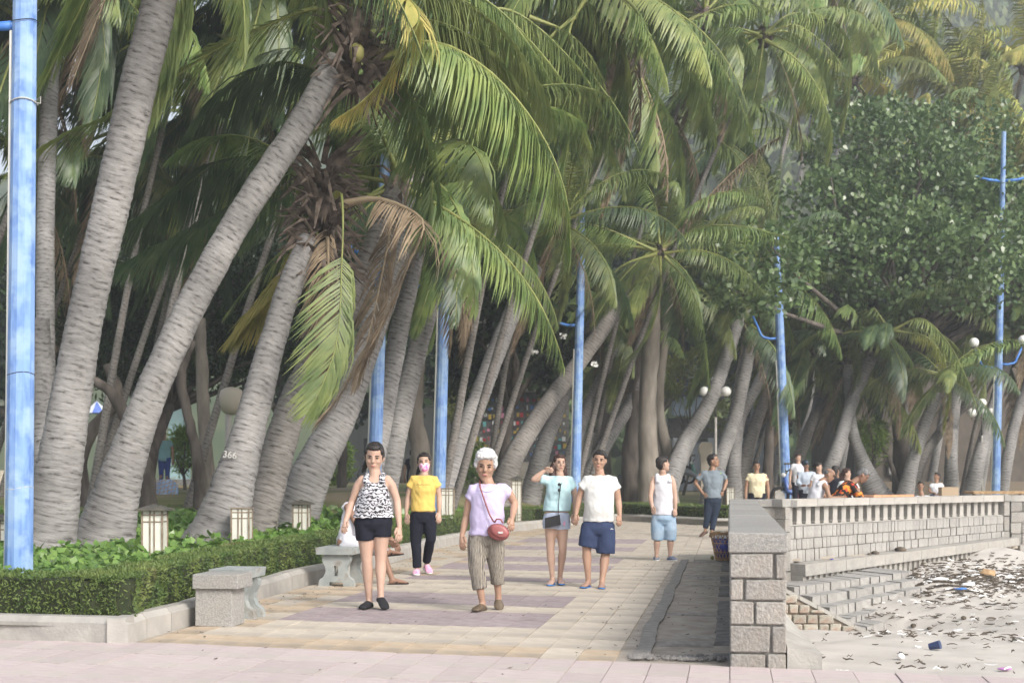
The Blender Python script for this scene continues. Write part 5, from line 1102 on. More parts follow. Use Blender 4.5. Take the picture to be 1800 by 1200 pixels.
def bollard(px, py, s, w, label, roof=True):
    c = P(px, py, s); w = w / s; g = .10; H = c.z - g; root = empty('garden_lantern', Vector((c.x, c.y, g)), label, 'garden lantern', 'box lanterns in the planting bed')
    mb = MB(); zt = c.z - .07; mb.box((c.x, c.y, (g + zt) / 2), (w * .90, w * .90, zt - g)); mb.build('lamp_body', M['lampglass'], root)
    mb = MB(); t = .012 + .003
    for sx in (-1, 1):
        for sy in (-1, 1): mb.box((c.x + sx * w * .46, c.y + sy * w * .46, (g + zt) / 2), (.02, .02, zt - g))
        mb.box((c.x + sx * w * .10, c.y - w * .465, (g + zt) / 2), (t, .012, zt - g)); mb.box((c.x - w * .465, c.y + sx * w * .10, (g + zt) / 2), (.012, t, zt - g))
    for z in (zt - .045, zt - .12, g + .10, g + .18, g + .25): mb.box((c.x, c.y, z), (w * .945, w * .945, t))
    mb.build('frame', M['frame'], root)
    if roof:
        mb = MB(); mb.box((c.x, c.y, zt + .008), (w * 1.5, w * 1.5, .014)); mb.box((c.x, c.y, zt + .038), (w * 1.45, w * 1.45, .045), taper=.35); mb.box((c.x, c.y, zt + .066), (.05, .05, .02)); mb.build('roof', M['iron'], root)
    else: mb = MB(); mb.box((c.x, c.y, zt + .006), (w * 1.06, w * 1.06, .012)); mb.build('roof', M['frame'], root)
bollard(272, 886, 158, 38, 'nearest box lantern with a dark pyramid roof behind the hedge')
bollard(425, 884, 137, 33, 'box lantern without a roof in front of the numbered palm', False)
bollard(530, 878, 117, 28, 'roofed box lantern in the leafy bed right of the numbered palm')
bollard(3, 903, 140, 36, 'box lantern cut by the left edge beside the nearest blue post')
bollard(787, 852, 92, 24, 'box lantern just right of the blue post by the woman in yellow', False)
bollard(908, 837, 76, 18, 'roofed box lantern right of the white haired woman')
bollard(1283, 853, 62, 14, 'box lantern in the far bed right of the grey tee man', False)
bollard(1367, 850, 60, 13, 'box lantern left of the fifth blue post', False)
bollard(1136, 838, 58, 8, 'thin box lantern left of the tank top man', False)

# ---------------------------------------------------------------- benches
def bench(cx, cy, L, label, w=.44, ang=0.0):
    """concrete bench, long side along the promenade, centre of the near end at cx, cy"""
    root = empty('concrete_bench', Vector((cx, cy + L / 2, 0)), label, 'bench'); D_, A_ = ALONG, ACROSS
    pt = lambda a, j, z: Vector((cx, cy, 0)) + A_ * a + D_ * j + Vector((0, 0, z))
    mb = MB(); h0, h1 = .37, .45
    mb.hexa([pt(-w / 2, 0, h0), pt(w / 2, 0, h0), pt(w / 2, L, h0), pt(-w / 2, L, h0), pt(-w / 2 - .008, -.01, h1), pt(w / 2 + .008, -.01, h1), pt(w / 2 + .008, L + .01, h1), pt(-w / 2 - .008, L + .01, h1)]); mb.build('seat', M['benchc'], root)
    half = [(.155, .368), (.17, .33), (.165, .29), (.13, .22), (.125, .17), (.15, .11), (.20, .075), (.215, .0), (.085, .0), (.08, .05), (0, .055)]
    for j in (.06, L - .16):
        prof = half + [(-a, z) for a, z in half[::-1][1:]]; n_ = len(prof); mb = MB()
        # leg as left and right halves round a slot
        for sgn in (1, -1):
            hp = [(sgn * a, z) for a, z in half[:-1]] + [(sgn * .0, .05)] + [(0, .12), (sgn * .025, .12), (sgn * .025, .24), (0, .24), (0, .368)]
            m_ = len(hp); fr = [pt(a, j, z) for a, z in hp]; bk = [pt(a, j + .09, z) for a, z in hp]
            mb.add(fr + bk, [tuple(range(m_)) if sgn < 0 else tuple(range(m_))[::-1], tuple(range(m_, 2 * m_))[::-1] if sgn < 0 else tuple(range(m_, 2 * m_))] + [(i, (i + 1) % m_, m_ + (i + 1) % m_, m_ + i) for i in range(m_)])
        mb.build('leg', M['benchc'], root)
    return root
q = P(588, 1031, 152); bench(q.x, q.y, .72, 'concrete bench with curved legs under the seated man in white')
q = P(399, 1098, 203); bench(q.x - .07, q.y + .42, .45, 'concrete bench hidden behind the granite block seat', w=.36)
gs = empty('granite_seat', G(384, 1102), 'granite block seat standing in front of the concrete bench', 'seat'); q = G(384, 1102)
mb = MB(); c = q + Vector((0, .17, .375)); bm = None
block(gs, Vector((c.x, c.y, 0)), ACROSS, ALONG, .205, .18, .325, .452, M['granite'], 'seat_slab', bev=.006, rough=.002); block(gs, Vector((c.x - .025, c.y + .01, 0)), ACROSS, ALONG, .165, .15, .0, .323, M['granite'], 'base_block', bev=.006, rough=.003)

# ---------------------------------------------------------------- basket by the wall
q = G(1268, 985); q.x += .03; root = empty('wicker_basket', q, 'open wicker basket filled with blue and white bags by the seawall', 'basket'); bc = q + Vector((0, 0, 0))
mb = MB(); N = 16; H = .40; rb, rt = .115, .20
def bpt_(k, t): a = 2 * math.pi * k / N; r = rb + (rt - rb) * t; return bc + Vector((math.cos(a) * r, math.sin(a) * r * .9, .02 + H * t))
for k in range(N):
    mb.tube([bpt_(k, 0), bpt_(k + 1, .33), bpt_(k + 2, .66), bpt_(k + 3, 1)], .006, 4); mb.tube([bpt_(k, 0), bpt_(k - 1, .33), bpt_(k - 2, .66), bpt_(k - 3, 1)], .006, 4)
for t in (0, .3, .62, .96, 1.0): mb.tube([bpt_(k, t) for k in range(N + 1)], .009 if t < .9 else .013, 4)
mb.build('weave', M['wicker'], root); mb = MB()
mb.tube([bc + Vector((0, 0, .03)), bc + Vector((0, 0, .2)), bc + Vector((0, 0, .34))], [rb * .9, .145, .165], 14); mb.build('lining_bag', M['bluebag'], root, True)
mb = MB(); v, f = ball(bc + Vector((0, 0, .36)), (.15, .14, .07), 12, 8); v = [p + Vector((noise.noise(p * 20), noise.noise(p * 22), noise.noise(p * 18))) * .04 for p in v]; mb.add(v, f); tag(mb.build('plastic_bags', M['whitebag'], None, True, origin=bc + Vector((0, 0, .36))), 'crumpled white and pale pink plastic bags in the top of the basket', 'bags')
mb = MB(); q = G(1252, 983); mb.ball(q + Vector((0, 0, .03)), .03); tag(mb.build('fallen_fruit', M['nut'], None, True, origin=q), 'small yellow green fruit on the paving beside the basket', 'fruit')
# bundle in a net
c = P(292, 864, 70); root = empty('netted_bundle', Vector((c.x, c.y, c.z - .3)), 'pale blue bundle wrapped in a rope net behind the leafy bed', 'bundle'); mb = MB(); v, f = ball(c, (.30, .25, .32), 14, 10); mb.add([c + Vector([math.copysign(abs((p - c)[i]) ** .8 * .8, (p - c)[i]) for i in range(3)]) for p in v], f); mb.build('bundle_sack', mat('pale_blue_sheet', (.20, .32, .55), (.34, .48, .68), 6, .6), root, True)
mb = MB()
for k in range(7):
    a = -.8 + k * .27; mb.tube([c + Vector((a * .35 + .06 * u, -.27 + .05 * u * u, u * .33)) for u in (-1, -.5, 0, .5, 1)], .007, 4); mb.tube([c + Vector((u * .3, -.27 + .05 * u * u, a * .35 + .08 * u)) for u in (-1, -.5, 0, .5, 1)], .007, 4)
mb.build('rope_net', M['wicker'], root)
bl_ = P(292, 880, 70); mb = MB(); mb.box((c.x, c.y, (c.z - .3 + .1) / 2), (.6, .5, max(.05, c.z - .3 - .1))); mb.build('wooden_stand', M['wicker'], root)
# ---------------------------------------------------------------- scooters
def scooter(px, py, s, label, colr, face=1):
    c = P(px, py, s); root = empty('scooter', c, label, 'scooter'); B_ = lambda x, y, z: c + Vector((x * face, y, z))
    for x in (-.55, .60):
        w = MB(); pts = [B_(x + .24 * math.cos(t), 0, .28 + .24 * math.sin(t)) for t in [k * math.pi / 9 for k in range(19)]]; w.tube(pts, .05, 6); wo = w.build('wheel', M['black'], root, True)
        w = MB(); w.tube([B_(x, -.03, .28), B_(x, .03, .28)], .15, 12); w.build('rim', M['conc_lt'], wo)
    m_ = mat('scooter_' + label.split()[0], colr, None, rough=.3, spec=.6); mb = MB()
    mb.tube([B_(-.75, 0, .62), B_(-.45, 0, .60), B_(-.1, 0, .50), B_(.15, 0, .36), B_(.38, 0, .42), B_(.47, 0, .82)], [(.07, .05), (.13, .13), (.13, .13), (.09, .12), (.1, .16), (.06, .12)], 10); mb.build('body', m_, root, True)
    mb = MB(); mb.tube([B_(-.78, 0, .74), B_(-.4, 0, .76), B_(0, 0, .70)], [(.06, .1), (.07, .13), (.05, .1)], 10); mb.build('seat', M['black'], root, True)
    mb = MB(); mb.tube([B_(.60, 0, .28), B_(.47, 0, .8), B_(.40, 0, 1.0)], .03, 7); mb.tube([B_(.38, -.3, 1.02), B_(.42, 0, .98), B_(.38, .3, 1.02)], .02, 6); mb.build('handlebar', M['iron'], root, True)
    mb = MB(); mb.ball(B_(.50, 0, .88), (.07, .08, .07)); mb.build('headlight', M['globe'], root, True)
    mb = MB()
    for sy in (-.22, .22): mb.tube([B_(.4, sy, 1.02), B_(.4, sy, 1.18)], .008, 5); mb.ball(B_(.4, sy, 1.2), (.05, .02, .035))
    mb.build('mirror', M['iron'], root); return root
scooter(1216, 852, 44, 'grey scooter parked beyond the leaning palm by the pavilion', (.25, .26, .28))
scooter(1236, 850, 42, 'green scooter behind the tan gatepost', (.06, .2, .14), -1)
scooter(1408, 889, 62, 'blue scooter beside the fifth blue post under the helmeted man', (.06, .12, .35), -1)
c = P(1408, 868, 64); mb = MB(); mb.box((c.x, c.y - .35, c.z - .02), (.30, .25, .34), taper=.75); mb.tube([(c.x - .08, c.y - .35, c.z + .14), (c.x - .07, c.y - .35, c.z + .24), (c.x + .07, c.y - .35, c.z + .24), (c.x + .08, c.y - .35, c.z + .14)], .02, 6)
tag(mb.build('child_seat', mat('pink_plastic', (.75, .12, .25), None, rough=.4), None, origin=c), 'bright pink plastic child seat on the scooter by the fifth post', 'child seat')
# tables behind the balustrade
tb = empty('food_table', P(1745, 895, 88), 'wooden table top with goods behind the end of the balustrade', 'table'); c = P(1752, 865, 90)
mb = MB(); mb.box((c.x, c.y, c.z), (1.1, .6, .05)); mb.build('table_top', M['wicker'], tb)
for sx in (-.45, .45):
    mb = MB(); mb.box((c.x + sx, c.y, (c.z - .03) / 2), (.05, .05, c.z - .03)); mb.build('leg', M['iron'], tb)
tr = MB(); a, b = bp(.37, .93, -.14), bp(.55, .93, -.14)
for k in range(5): p = a.lerp(b, (k + .5) / 5); tr.box((p.x, p.y, .931), (.26, .16, .035), rz=math.atan2(BD.y, BD.x))
tag(tr.build('food_trays', mat('orange_tray', (.55, .28, .15), (.62, .36, .22), 9), None, origin=a), 'row of flat orange trays resting on the balustrade top', 'trays')
c = P(1667, 862, 70); mb = MB(); mb.box((c.x, c.y, c.z - .02), (.42, .3, .22)); mb.box((c.x, c.y, (c.z - .13) / 2), (.36, .26, c.z - .13)); tag(mb.build('cardboard_box', mat('cardboard', (.42, .32, .22), None), None, origin=c), 'brown cardboard box on its stand behind the balustrade', 'box')
# painted numbers on two palms
def painted(txt, px, py, s, size, rot, parent):
    cu = bpy.data.curves.new('painted_number', 'FONT'); cu.body = txt; cu.size = size; cu.extrude = .004; cu.align_x = 'CENTER'; cu.align_y = 'CENTER'; cu.offset = .0
    o = bpy.data.objects.new('painted_number', cu); COL.objects.link(o); dg = bpy.context.evaluated_depsgraph_get(); me = bpy.data.meshes.new_from_object(o.evaluated_get(dg)); bpy.data.objects.remove(o)
    p = P(px, py, s); mat4 = Matrix.Rotation(R(90), 4, 'X'); mat4 = Matrix.Rotation(rot, 4, 'Y') @ mat4
    me.transform(mat4); me.materials.clear(); me.materials.append(mat('white_number_paint_' + txt, (.50, .49, .47), None, rough=.8)); o = bpy.data.objects.new('painted_number', me); COL.objects.link(o); o.parent = parent; o.location = p - worg(parent); return o
painted('366', 412, 800, 132, .125, R(8), PC).location.y -= .30
painted('19', 62, 793, 150, .13, R(-4), PA).location.y -= .33
# ---------------------------------------------------------------- people
def cloth(name, col, rough=.85, c2=None, **k): return mat('cloth_' + name, col, c2 or tuple(min(1, c * 1.12) for c in col), 5, rough, bump=.75, bscale=7, spec=.2, **k)
SKIN = {k: mat('skin_' + k, a, b, 5, .5, spec=.35, bump=.05, bscale=30) for k, a, b in (('light', (.43, .285, .215), (.50, .335, .26)), ('mid', (.36, .22, .155), (.42, .265, .19)), ('tan', (.27, .155, .10), (.33, .20, .135)), ('brown', (.22, .125, .085), (.28, .165, .115)))}
HAIR = {'black': mat('hair_black', (.012, .010, .010), (.035, .028, .025), 30, .45, bump=.5, bscale=60), 'brown': mat('hair_brown', (.03, .015, .012), (.07, .035, .028), 30, .45, bump=.5, bscale=60), 'white': mat('hair_white', (.45, .45, .45), (.66, .66, .66), 30, .6, bump=.6, bscale=60), 'grey': mat('hair_grey', (.08, .08, .08), (.22, .22, .22), 40, .6, bump=.5, bscale=60)}
MEYE = mat('eye_dark', (.02, .014, .012), None, rough=.3); MLIP = mat('lips', (.36, .13, .11), None, rough=.45); MLASH = mat('brow', (.03, .022, .02), None, rough=.8)
def zebra():
    m = bpy.data.materials.new('wavy_black_white'); m.use_nodes = True; n, l = m.node_tree.nodes, m.node_tree.links; b = n['Principled BSDF']; b.inputs['Roughness'].default_value = .8
    tc = n.new('ShaderNodeTexCoord'); w = n.new('ShaderNodeTexWave'); w.bands_direction = 'Z'; w.inputs['Scale'].default_value = 9; w.inputs['Distortion'].default_value = 9; w.inputs['Detail'].default_value = 2; w.inputs['Detail Scale'].default_value = 3.2
    l.new(tc.outputs['Object'], w.inputs[0]); r = n.new('ShaderNodeValToRGB'); r.color_ramp.interpolation = 'LINEAR'; r.color_ramp.elements[0].position = .42; r.color_ramp.elements[1].position = .52; r.color_ramp.elements[0].color = c4((.012, .012, .018)); r.color_ramp.elements[1].color = c4((.58, .58, .62))
    l.new(w.outputs[0], r.inputs[0]); l.new(r.outputs[0], b.inputs['Base Color']); return m
def striped(name, c1, c2, sc=30, dist=2.5):
    m = bpy.data.materials.new(name); m.use_nodes = True; n, l = m.node_tree.nodes, m.node_tree.links; b = n['Principled BSDF']; b.inputs['Roughness'].default_value = .85
    tc = n.new('ShaderNodeTexCoord'); mp = n.new('ShaderNodeMapping'); mp.inputs['Scale'].default_value = (1, .6, .22); l.new(tc.outputs['Object'], mp.inputs[0]); w = n.new('ShaderNodeTexWave'); w.bands_direction = 'X'; w.inputs['Scale'].default_value = sc; w.inputs['Distortion'].default_value = dist; w.inputs['Detail'].default_value = 3
    l.new(mp.outputs[0], w.inputs[0]); r = n.new('ShaderNodeValToRGB'); r.color_ramp.elements[0].position = .3; r.color_ramp.elements[1].position = .7; r.color_ramp.elements[0].color = c4(c1); r.color_ramp.elements[1].color = c4(c2); l.new(w.outputs[0], r.inputs[0]); l.new(r.outputs[0], b.inputs['Base Color']); return m
def loft(rings, n=16):
    v, f = [], []
    for c, u, w in rings:
        for k in range(n):
            a = 2 * math.pi * k / n; v.append(c + u * math.cos(a) + w * math.sin(a))
    for i in range(len(rings) - 1):
        for k in range(n): b = i * n; f.append((b + k, b + (k + 1) % n, b + n + (k + 1) % n, b + n + k))
    f.append(tuple(range(n))[::-1]); f.append(tuple(range(len(v) - n, len(v)))); return v, f
def remesh(mb, voxel, smooth=2, fold=0.0, fs=9.0):
    me = bpy.data.meshes.new('tmp'); me.from_pydata([tuple(a) for a in mb.v], [], mb.f); o = bpy.data.objects.new('tmp', me); COL.objects.link(o)
    bm = bmesh.new(); bm.from_mesh(me); bmesh.ops.recalc_face_normals(bm, faces=bm.faces); bm.to_mesh(me); bm.free()
    m = o.modifiers.new('r', 'REMESH'); m.mode = 'VOXEL'; m.voxel_size = voxel; m.adaptivity = 0
    if smooth: q = o.modifiers.new('s', 'SMOOTH'); q.iterations = smooth; q.factor = .5
    dg = bpy.context.evaluated_depsgraph_get(); out = bpy.data.meshes.new_from_object(o.evaluated_get(dg)); bpy.data.objects.remove(o); bpy.data.meshes.remove(me)
    n = len(out.vertices); co = np.empty(n * 3, dtype=np.float32); out.vertices.foreach_get('co', co); co = co.reshape(-1, 3).astype(float)
    if fold:
        nr = np.empty(n * 3, dtype=np.float32); out.vertices.foreach_get('normal', nr); nr = nr.reshape(-1, 3)
        nz = np.array([noise.noise((x * fs, y * fs, z * fs * .55)) + .6 * noise.noise((x * fs * 2.3 + z * 6, y * fs * 2, z * fs * 1.3)) for x, y, z in co]); co += nr * nz[:, None] * fold
    fs_ = [tuple(p.vertices) for p in out.polygons]; bpy.data.meshes.remove(out); return co, fs_
def put(name, mb, m, root, voxel, smooth=2, fold=0.0, fs=9.0, extra=None):
    co, fc = remesh(mb, voxel, smooth, fold, fs)
    if extra is not None and extra.v:
        n = len(co); co = np.concatenate([co, np.array([tuple(a) for a in extra.v])]); fc = fc + [tuple(i + n for i in q) for q in extra.f]
    return mk(name, co, fc, m, root, None, True)
def limb(mb, pts, rad, n=12): mb.tube(pts, rad, n); mb.ball(pts[0], rad[0] if not isinstance(rad[0], tuple) else rad[0][0], n=10, m=6); mb.ball(pts[-1], rad[-1] if not isinstance(rad[-1], tuple) else rad[-1][0], n=10, m=6)
ZUP = Vector((0, 0, 1))
def person(label, s, J, skin='mid', face=1, yaw=0.0, tilt=0.0, hair='black', hstyle='short', shirt=None, sleeve=.5, shirt_kind='tee', hem=None, bottom=None, bend=None, bottom_kind='shorts', shoes=('flipflop', None), b=1.0, belly=0.0, vox=.011, smile=False, grip=.5, wide=1.0, hipw=None, waist=1.0, feet=True, neckdy=0, legs=True, extra=None, ty=0.0, hands=True, upper=None, hem_flare=1.0):
    dist = F / s
    def W(j, dy=0.0):
        q = J[j]; dy = (q[2] if len(q) > 2 else 0) + dy; return P(q[0], q[1], F / (dist + dy))
    top, chin = W('top'), W('chin'); sa, sb = W('sa'), W('sb'); ha, hb = W('ha'), W('hb')
    base = Vector(((ha.x + hb.x) / 2, dist, J.get('gz', 0.0))); root = empty('person', base, label, 'person')
    Lt = (sb - sa); sw = Lt.length / 2; Lt = Lt.normalized(); shm = (sa + sb) / 2; hm = (ha + hb) / 2; U = (shm - hm); TL = U.length; U.normalize()
    Fw = Lt.cross(U).normalized() * face; Lh = (hb - ha).normalized(); hw = hipw or ((hb - ha).length / 2 + .075 * b)
    def ring(t, rw, rd, fo=0.0, infl=0.0): c = hm + U * (t * TL) + Fw * fo; LL = Lh.lerp(Lt, max(0, min(1, t))); return (c, LL * (rw + infl), Fw * (rd + infl))
    if upper is None: upper = .125
    prof = [(-.16, hw * .78, .08 * b, 0), (-.03, hw, .112 * b, -.008), (.18, hw * .95, .108 * b, 0), (.42, (hw * .55 + sw * .36) * waist, .092 * b + belly * .6, belly * .7), (.66, sw * .93, .108 * b + belly * .2, .008), (.84, sw * .97, .10 * b, 0), (.95, sw * .86, .080 * b, -.005), (1.02, sw * .58, .066 * b, -.008), (1.07, .066, .058, -.010)]
    mb = MB(); v, f = loft([ring(t, rw, rd, fo) for t, rw, rd, fo in prof]); mb.add(v, f)
    # head
    Uh = (top - chin).normalized(); H = (top - chin).length / .243; yw = yaw; fh = Vector((math.sin(yw), -math.cos(yw), 0)) if True else 0
    fh = (fh - Uh * fh.dot(Uh)).normalized(); fh = (fh - Uh * math.tan(tilt)).normalized() if tilt else fh; Uh = (Uh - fh * Uh.dot(fh)).normalized(); Rh = Uh.cross(fh).normalized()
    ch0 = chin - fh * .055 * H
    hp = lambda x, y, z: ch0 + (Rh * x + fh * y + Uh * z) * H
    hr = [(0, .022, .018, .066), (.012, .038, .034, .052), (.035, .056, .058, .028), (.065, .067, .078, .010), (.10, .073, .089, .001), (.14, .075, .094, -.003), (.175, .073, .093, -.006), (.20, .060, .079, -.008), (.218, .038, .050, -.009), (.226, .014, .018, -.009)]
    hm_ = MB(); v, f = loft([(hp(0, fo, z), Rh * w * H, fh * d * H) for z, w, d, fo in hr], 18); hm_.add(v, f)
    hm_.tube([hp(0, .088, .136), hp(0, .098, .110), hp(0, .104, .094), hp(0, .088, .084)], [.007 * H, .011 * H, .015 * H, .010 * H], 8)
    for sd in (-1, 1): hm_.ball(hp(sd * .076, .002, .108), (.012 * H, .02 * H, .032 * H), n=8, m=6); hm_.ball(hp(sd * .034, .062, .088), .024 * H, n=8, m=6)
    hm_.ball(hp(0, .080, .052), (.024 * H, .018 * H, .016 * H), n=8, m=6)
    nk = shm + U * .01; mid = hp(0, -.012, .03); hm_.tube([nk - U * .05, nk + U * .02, mid], [.066 * b, .054 * b, .050 * H], 12)
    cv, cf_ = remesh(hm_, .0072 if vox < .013 else .011, 1)
    ex = MB(); ex.v = [Vector(a) for a in cv]; ex.f = list(cf_); ex.fm = [0] * len(cf_)
    # arms and hands
    for sd, sh, el, wr, ti in (('a', sa, 'ea', 'wa', 'ta'), ('b', sb, 'eb', 'wb', 'tb')):
        if el not in J: continue
        e, w = W(el), W(wr); k = b ** .7; inn = sh - U * .025 + (Lt if sd == 'a' else -Lt) * .022
        limb(mb, [inn, sh.lerp(e, .35) , e], [.050 * k, .044 * k, .036 * k]); limb(mb, [e, e.lerp(w, .35), w], [.036 * k, .037 * k, .024 * k])
        if ti in J and hands:
            t = W(ti); hd = (t - w); hl = hd.length; hd.normalize(); hl = max(.11, min(hl, .185)); side = hd.cross(Vector((0, 1, 0))); side = side.normalized() if side.length > .1 else Lt
            pn = side.cross(hd).normalized(); thin = (side * .6 + pn * .8 * (1 if sd == 'a' else -1)).normalized(); wd = hd.cross(thin).normalized()  # palm turned partly to the thigh
            kn = w + hd * hl * .52
            v, f = loft([(w, wd * .022, thin * .018), (w.lerp(kn, .4), wd * .034, thin * .017), (kn, wd * .038, thin * .014)], 10); mb.add(v, f)
            cur = thin * (-1 if thin.dot(Vector((0, -1, 0))) > 0 else 1)
            for q, ln in zip((-1.5, -.5, .5, 1.5), (.82, 1.0, .95, .74)):
                a0 = kn + wd * (q * .0185) - hd * .012; d1 = (hd + cur * grip * .5 + wd * q * .05).normalized(); a1 = a0 + d1 * hl * .24 * ln; d2 = (hd + cur * grip * 1.3).normalized(); a2 = a1 + d2 * hl * .16 * ln; d3 = (hd + cur * grip * 2.4).normalized(); a3 = a2 + d3 * hl * .12 * ln
                ex.tube([a0, a1, a2, a3], [.0105, .0098, .0088, .0065], 7)
            tb_ = w + hd * hl * .18 + wd * .028 * (1 if wd.dot(Vector((0, -1, 0))) > 0 else -1); sg = 1 if wd.dot(Vector((0, -1, 0))) > 0 else -1
            ex.tube([tb_ - hd * .02, tb_ + (hd * .7 + wd * sg * .55).normalized() * hl * .2, tb_ + (hd * .9 + wd * sg * .35).normalized() * hl * .36], [.014, .012, .008], 7)
    # legs and feet
    feetdat = []
    if legs:
        for sd, h_, kn, an, to in (('a', ha, 'ka', 'aa', 'fa'), ('b', hb, 'kb', 'ab', 'fb')):
            k, a = W(kn), W(an); kk = b ** .8
            limb(mb, [h_ + U * .01, h_.lerp(k, .35), h_.lerp(k, .75), k], [.088 * kk, .080 * kk, .060 * kk, .052 * kk]); limb(mb, [k, k.lerp(a, .28) + (Fw * -.012), k.lerp(a, .62), a], [.050 * kk, .054 * kk, .040 * kk, .031 * kk])
            if to in J:
                q = J[to]; z = q[3] if len(q) > 3 else .012 + J.get('gz', 0); t = P(q[0], q[1], F / (a.y + (q[2] if len(q) > 2 else -.16)))
                if len(q) < 4: t.z = z + .012
                fd = (t - a); fd_h = Vector((fd.x, fd.y, 0)).normalized(); up_f = Vector((0, 0, 1)); sidev = fd_h.cross(up_f)
                heel = a - fd_h * .045; heel.z = (a.z - .065) if len(q) < 4 else a.z - .055 
                if len(q) < 4: heel.z = max(heel.z, J.get('gz', 0) + .022)
                ball_ = heel.lerp(t, .72) + Vector((0, 0, .008)); fl = (t - heel).normalized(); un = sidev.cross(fl).normalized(); un = un if un.z > 0 else -un
                rr = [(heel - fl * .005, .022, .018), (heel + fl * .03 + un * .010, .032, .032), (heel.lerp(t, .35) + un * .018, .033, .036), (ball_ + un * .002, .043, .020), (t - fl * .015, .036, .013), (t, .020, .008)]
                v, f = loft([(c, sidev * w_, un * h2) for c, w_, h2 in rr], 12); mb.add(v, f); mb.tube([a, heel.lerp(t, .22) + un * .02], [.034 * kk, .034], 8)
                feetdat.append((heel, t, fl, sidev, un, rr))
                if shoes[0] in ('flipflop',):
                    for q2 in range(5): ex.ball(t - fl * (.004 + .004 * q2) + sidev * ((q2 - 2) * .0155), (.0085, .0085, .0075), n=6, m=5)
    put('body', mb, SKIN[skin], root, vox, 2, 0, extra=ex)
    # clothes
    V2 = vox * 1.15
    if shirt is not None:
        hz = (HY - hem) / s + CH if hem else hm.z; th = (hz - hm.z) / max(.1, U.z) / TL; sm = MB(); I = .018
        if shirt_kind == 'tank': pf = [(th, 0, 0, 0)] + [p for p in prof if p[0] > th + .04 and p[0] < .8] + [(.80, sw * .86, .100 * b, .002), (.89, sw * .80, .092 * b, 0)]
        elif shirt_kind == 'tankback': pf = [(th, 0, 0, 0)] + [p for p in prof if p[0] > th + .04 and p[0] < .8] + [(.84, sw * .84, .098 * b, .002), (1.0, sw * .66, .075 * b, -.005), (1.04, sw * .5, .062 * b, -.008)]
        else: pf = [(th, 0, 0, 0)] + [p for p in prof if p[0] > th + .04 and p[0] < 1] + [(1.02, sw * .58, .068 * b, -.008), (1.055, .080, .064, -.010)]
        hwid = np.interp(th, [p[0] for p in prof], [p[1] for p in prof]); hdep = np.interp(th, [p[0] for p in prof], [p[2] for p in prof]); ff = float(np.interp(th, [p[0] for p in prof], [p[3] for p in prof])); pf[0] = (th, float(hwid) * hem_flare + .006, float(hdep) * hem_flare + .006, ff)
        v, f = loft([ring(t, rw, rd, fo, I) for t, rw, rd, fo in pf], 20); sm.add(v, f)
        if shirt_kind in ('tank', 'tankback'):
            for sd, sh in ((1, sa), (-1, sb)):
                pA = ring(.86, 0, 0)[0] + Lt * (-sd) * sw * .60; w_ = .036 if shirt_kind == 'tank' else .042; r0 = .085 * b
                sm.tube([pA + Fw * r0, hm + U * (TL * .985) + Lt * (-sd) * sw * .56 + Fw * .055, hm + U * (TL * 1.035) + Lt * (-sd) * sw * .54 - Fw * .005, hm + U * (TL * .98) + Lt * (-sd) * sw * .56 - Fw * .06, pA - Fw * r0], [(w_, .016)] * 5 if False else [w_ * .95] * 5, 8)
        else:
            for sd, sh, el in (('a', sa, 'ea'), ('b', sb, 'eb')):
                if el not in J: continue
                e = W(el); en = sh.lerp(e, min(1, sleeve)); sj = sh - U * .03 + (Lt if sd == 'a' else -Lt) * .024; ins = sj + (Lt if sd == 'a' else -Lt) * .05
                pts = [ins, sj, sj.lerp(e, sleeve * .5 if sleeve <= 1 else .5), en]; rd = [.066, .066, .060 * wide ** .5, .062 * wide ** .5]
                if sleeve > 1: w = W('w' + sd); pts.append(e.lerp(w, sleeve - 1)); rd = [.072, .066, .055, .052, .042]
                sm.tube(pts, [r * b ** .5 for r in rd], 14)
        put('shirt', sm, shirt, root, V2, 1, .012, 10)
    if bottom is not None and legs:
        bm_ = MB(); I = .015; tw = .12; pf = [p for p in prof if p[0] < .1] + [(tw, float(np.interp(tw, [p[0] for p in prof], [p[1] for p in prof])) - .008, .100 * b, 0)]
        v, f = loft([ring(t, rw, rd, fo, I if t > -.1 else I) for t, rw, rd, fo in pf], 20); bm_.add(v, f)
        for sd, h_, kn, an in (('a', ha, 'ka', 'aa'), ('b', hb, 'kb', 'ab')):
            k, a = W(kn), W(an); kk = b ** .8 * wide; ez = (HY - bend[0 if sd == 'a' else 1]) / s + CH
            if bottom_kind == 'shorts':
                t = (h_.z - ez) / max(.05, h_.z - k.z)
                if t <= 1: e = h_.lerp(k, t); bm_.tube([h_ + U * .03, h_.lerp(e, .5), e], [.098 * b ** .8, .096 * kk, .092 * kk], 16)
                else: t2 = (k.z - ez) / max(.05, k.z - a.z); e = k.lerp(a, t2); bm_.tube([h_ + U * .03, h_.lerp(k, .6), k, e], [.099 * b ** .8, .095 * kk, .082 * kk, .082 * kk], 16)
            else:
                t2 = max(.05, (k.z - ez) / max(.05, k.z - a.z)); e = k.lerp(a, t2); w2 = wide
                bm_.tube([h_ + U * .03, h_.lerp(k, .5), k, k.lerp(e, .5), e], [.098 * b ** .8, .088 * b * w2 ** .4, .064 * b * w2, .058 * b * w2, .054 * b * w2], 16)
        put('shorts' if bottom_kind == 'shorts' else 'trousers', bm_, bottom, root, V2, 1, .008, 9)
    kind, sm_ = shoes
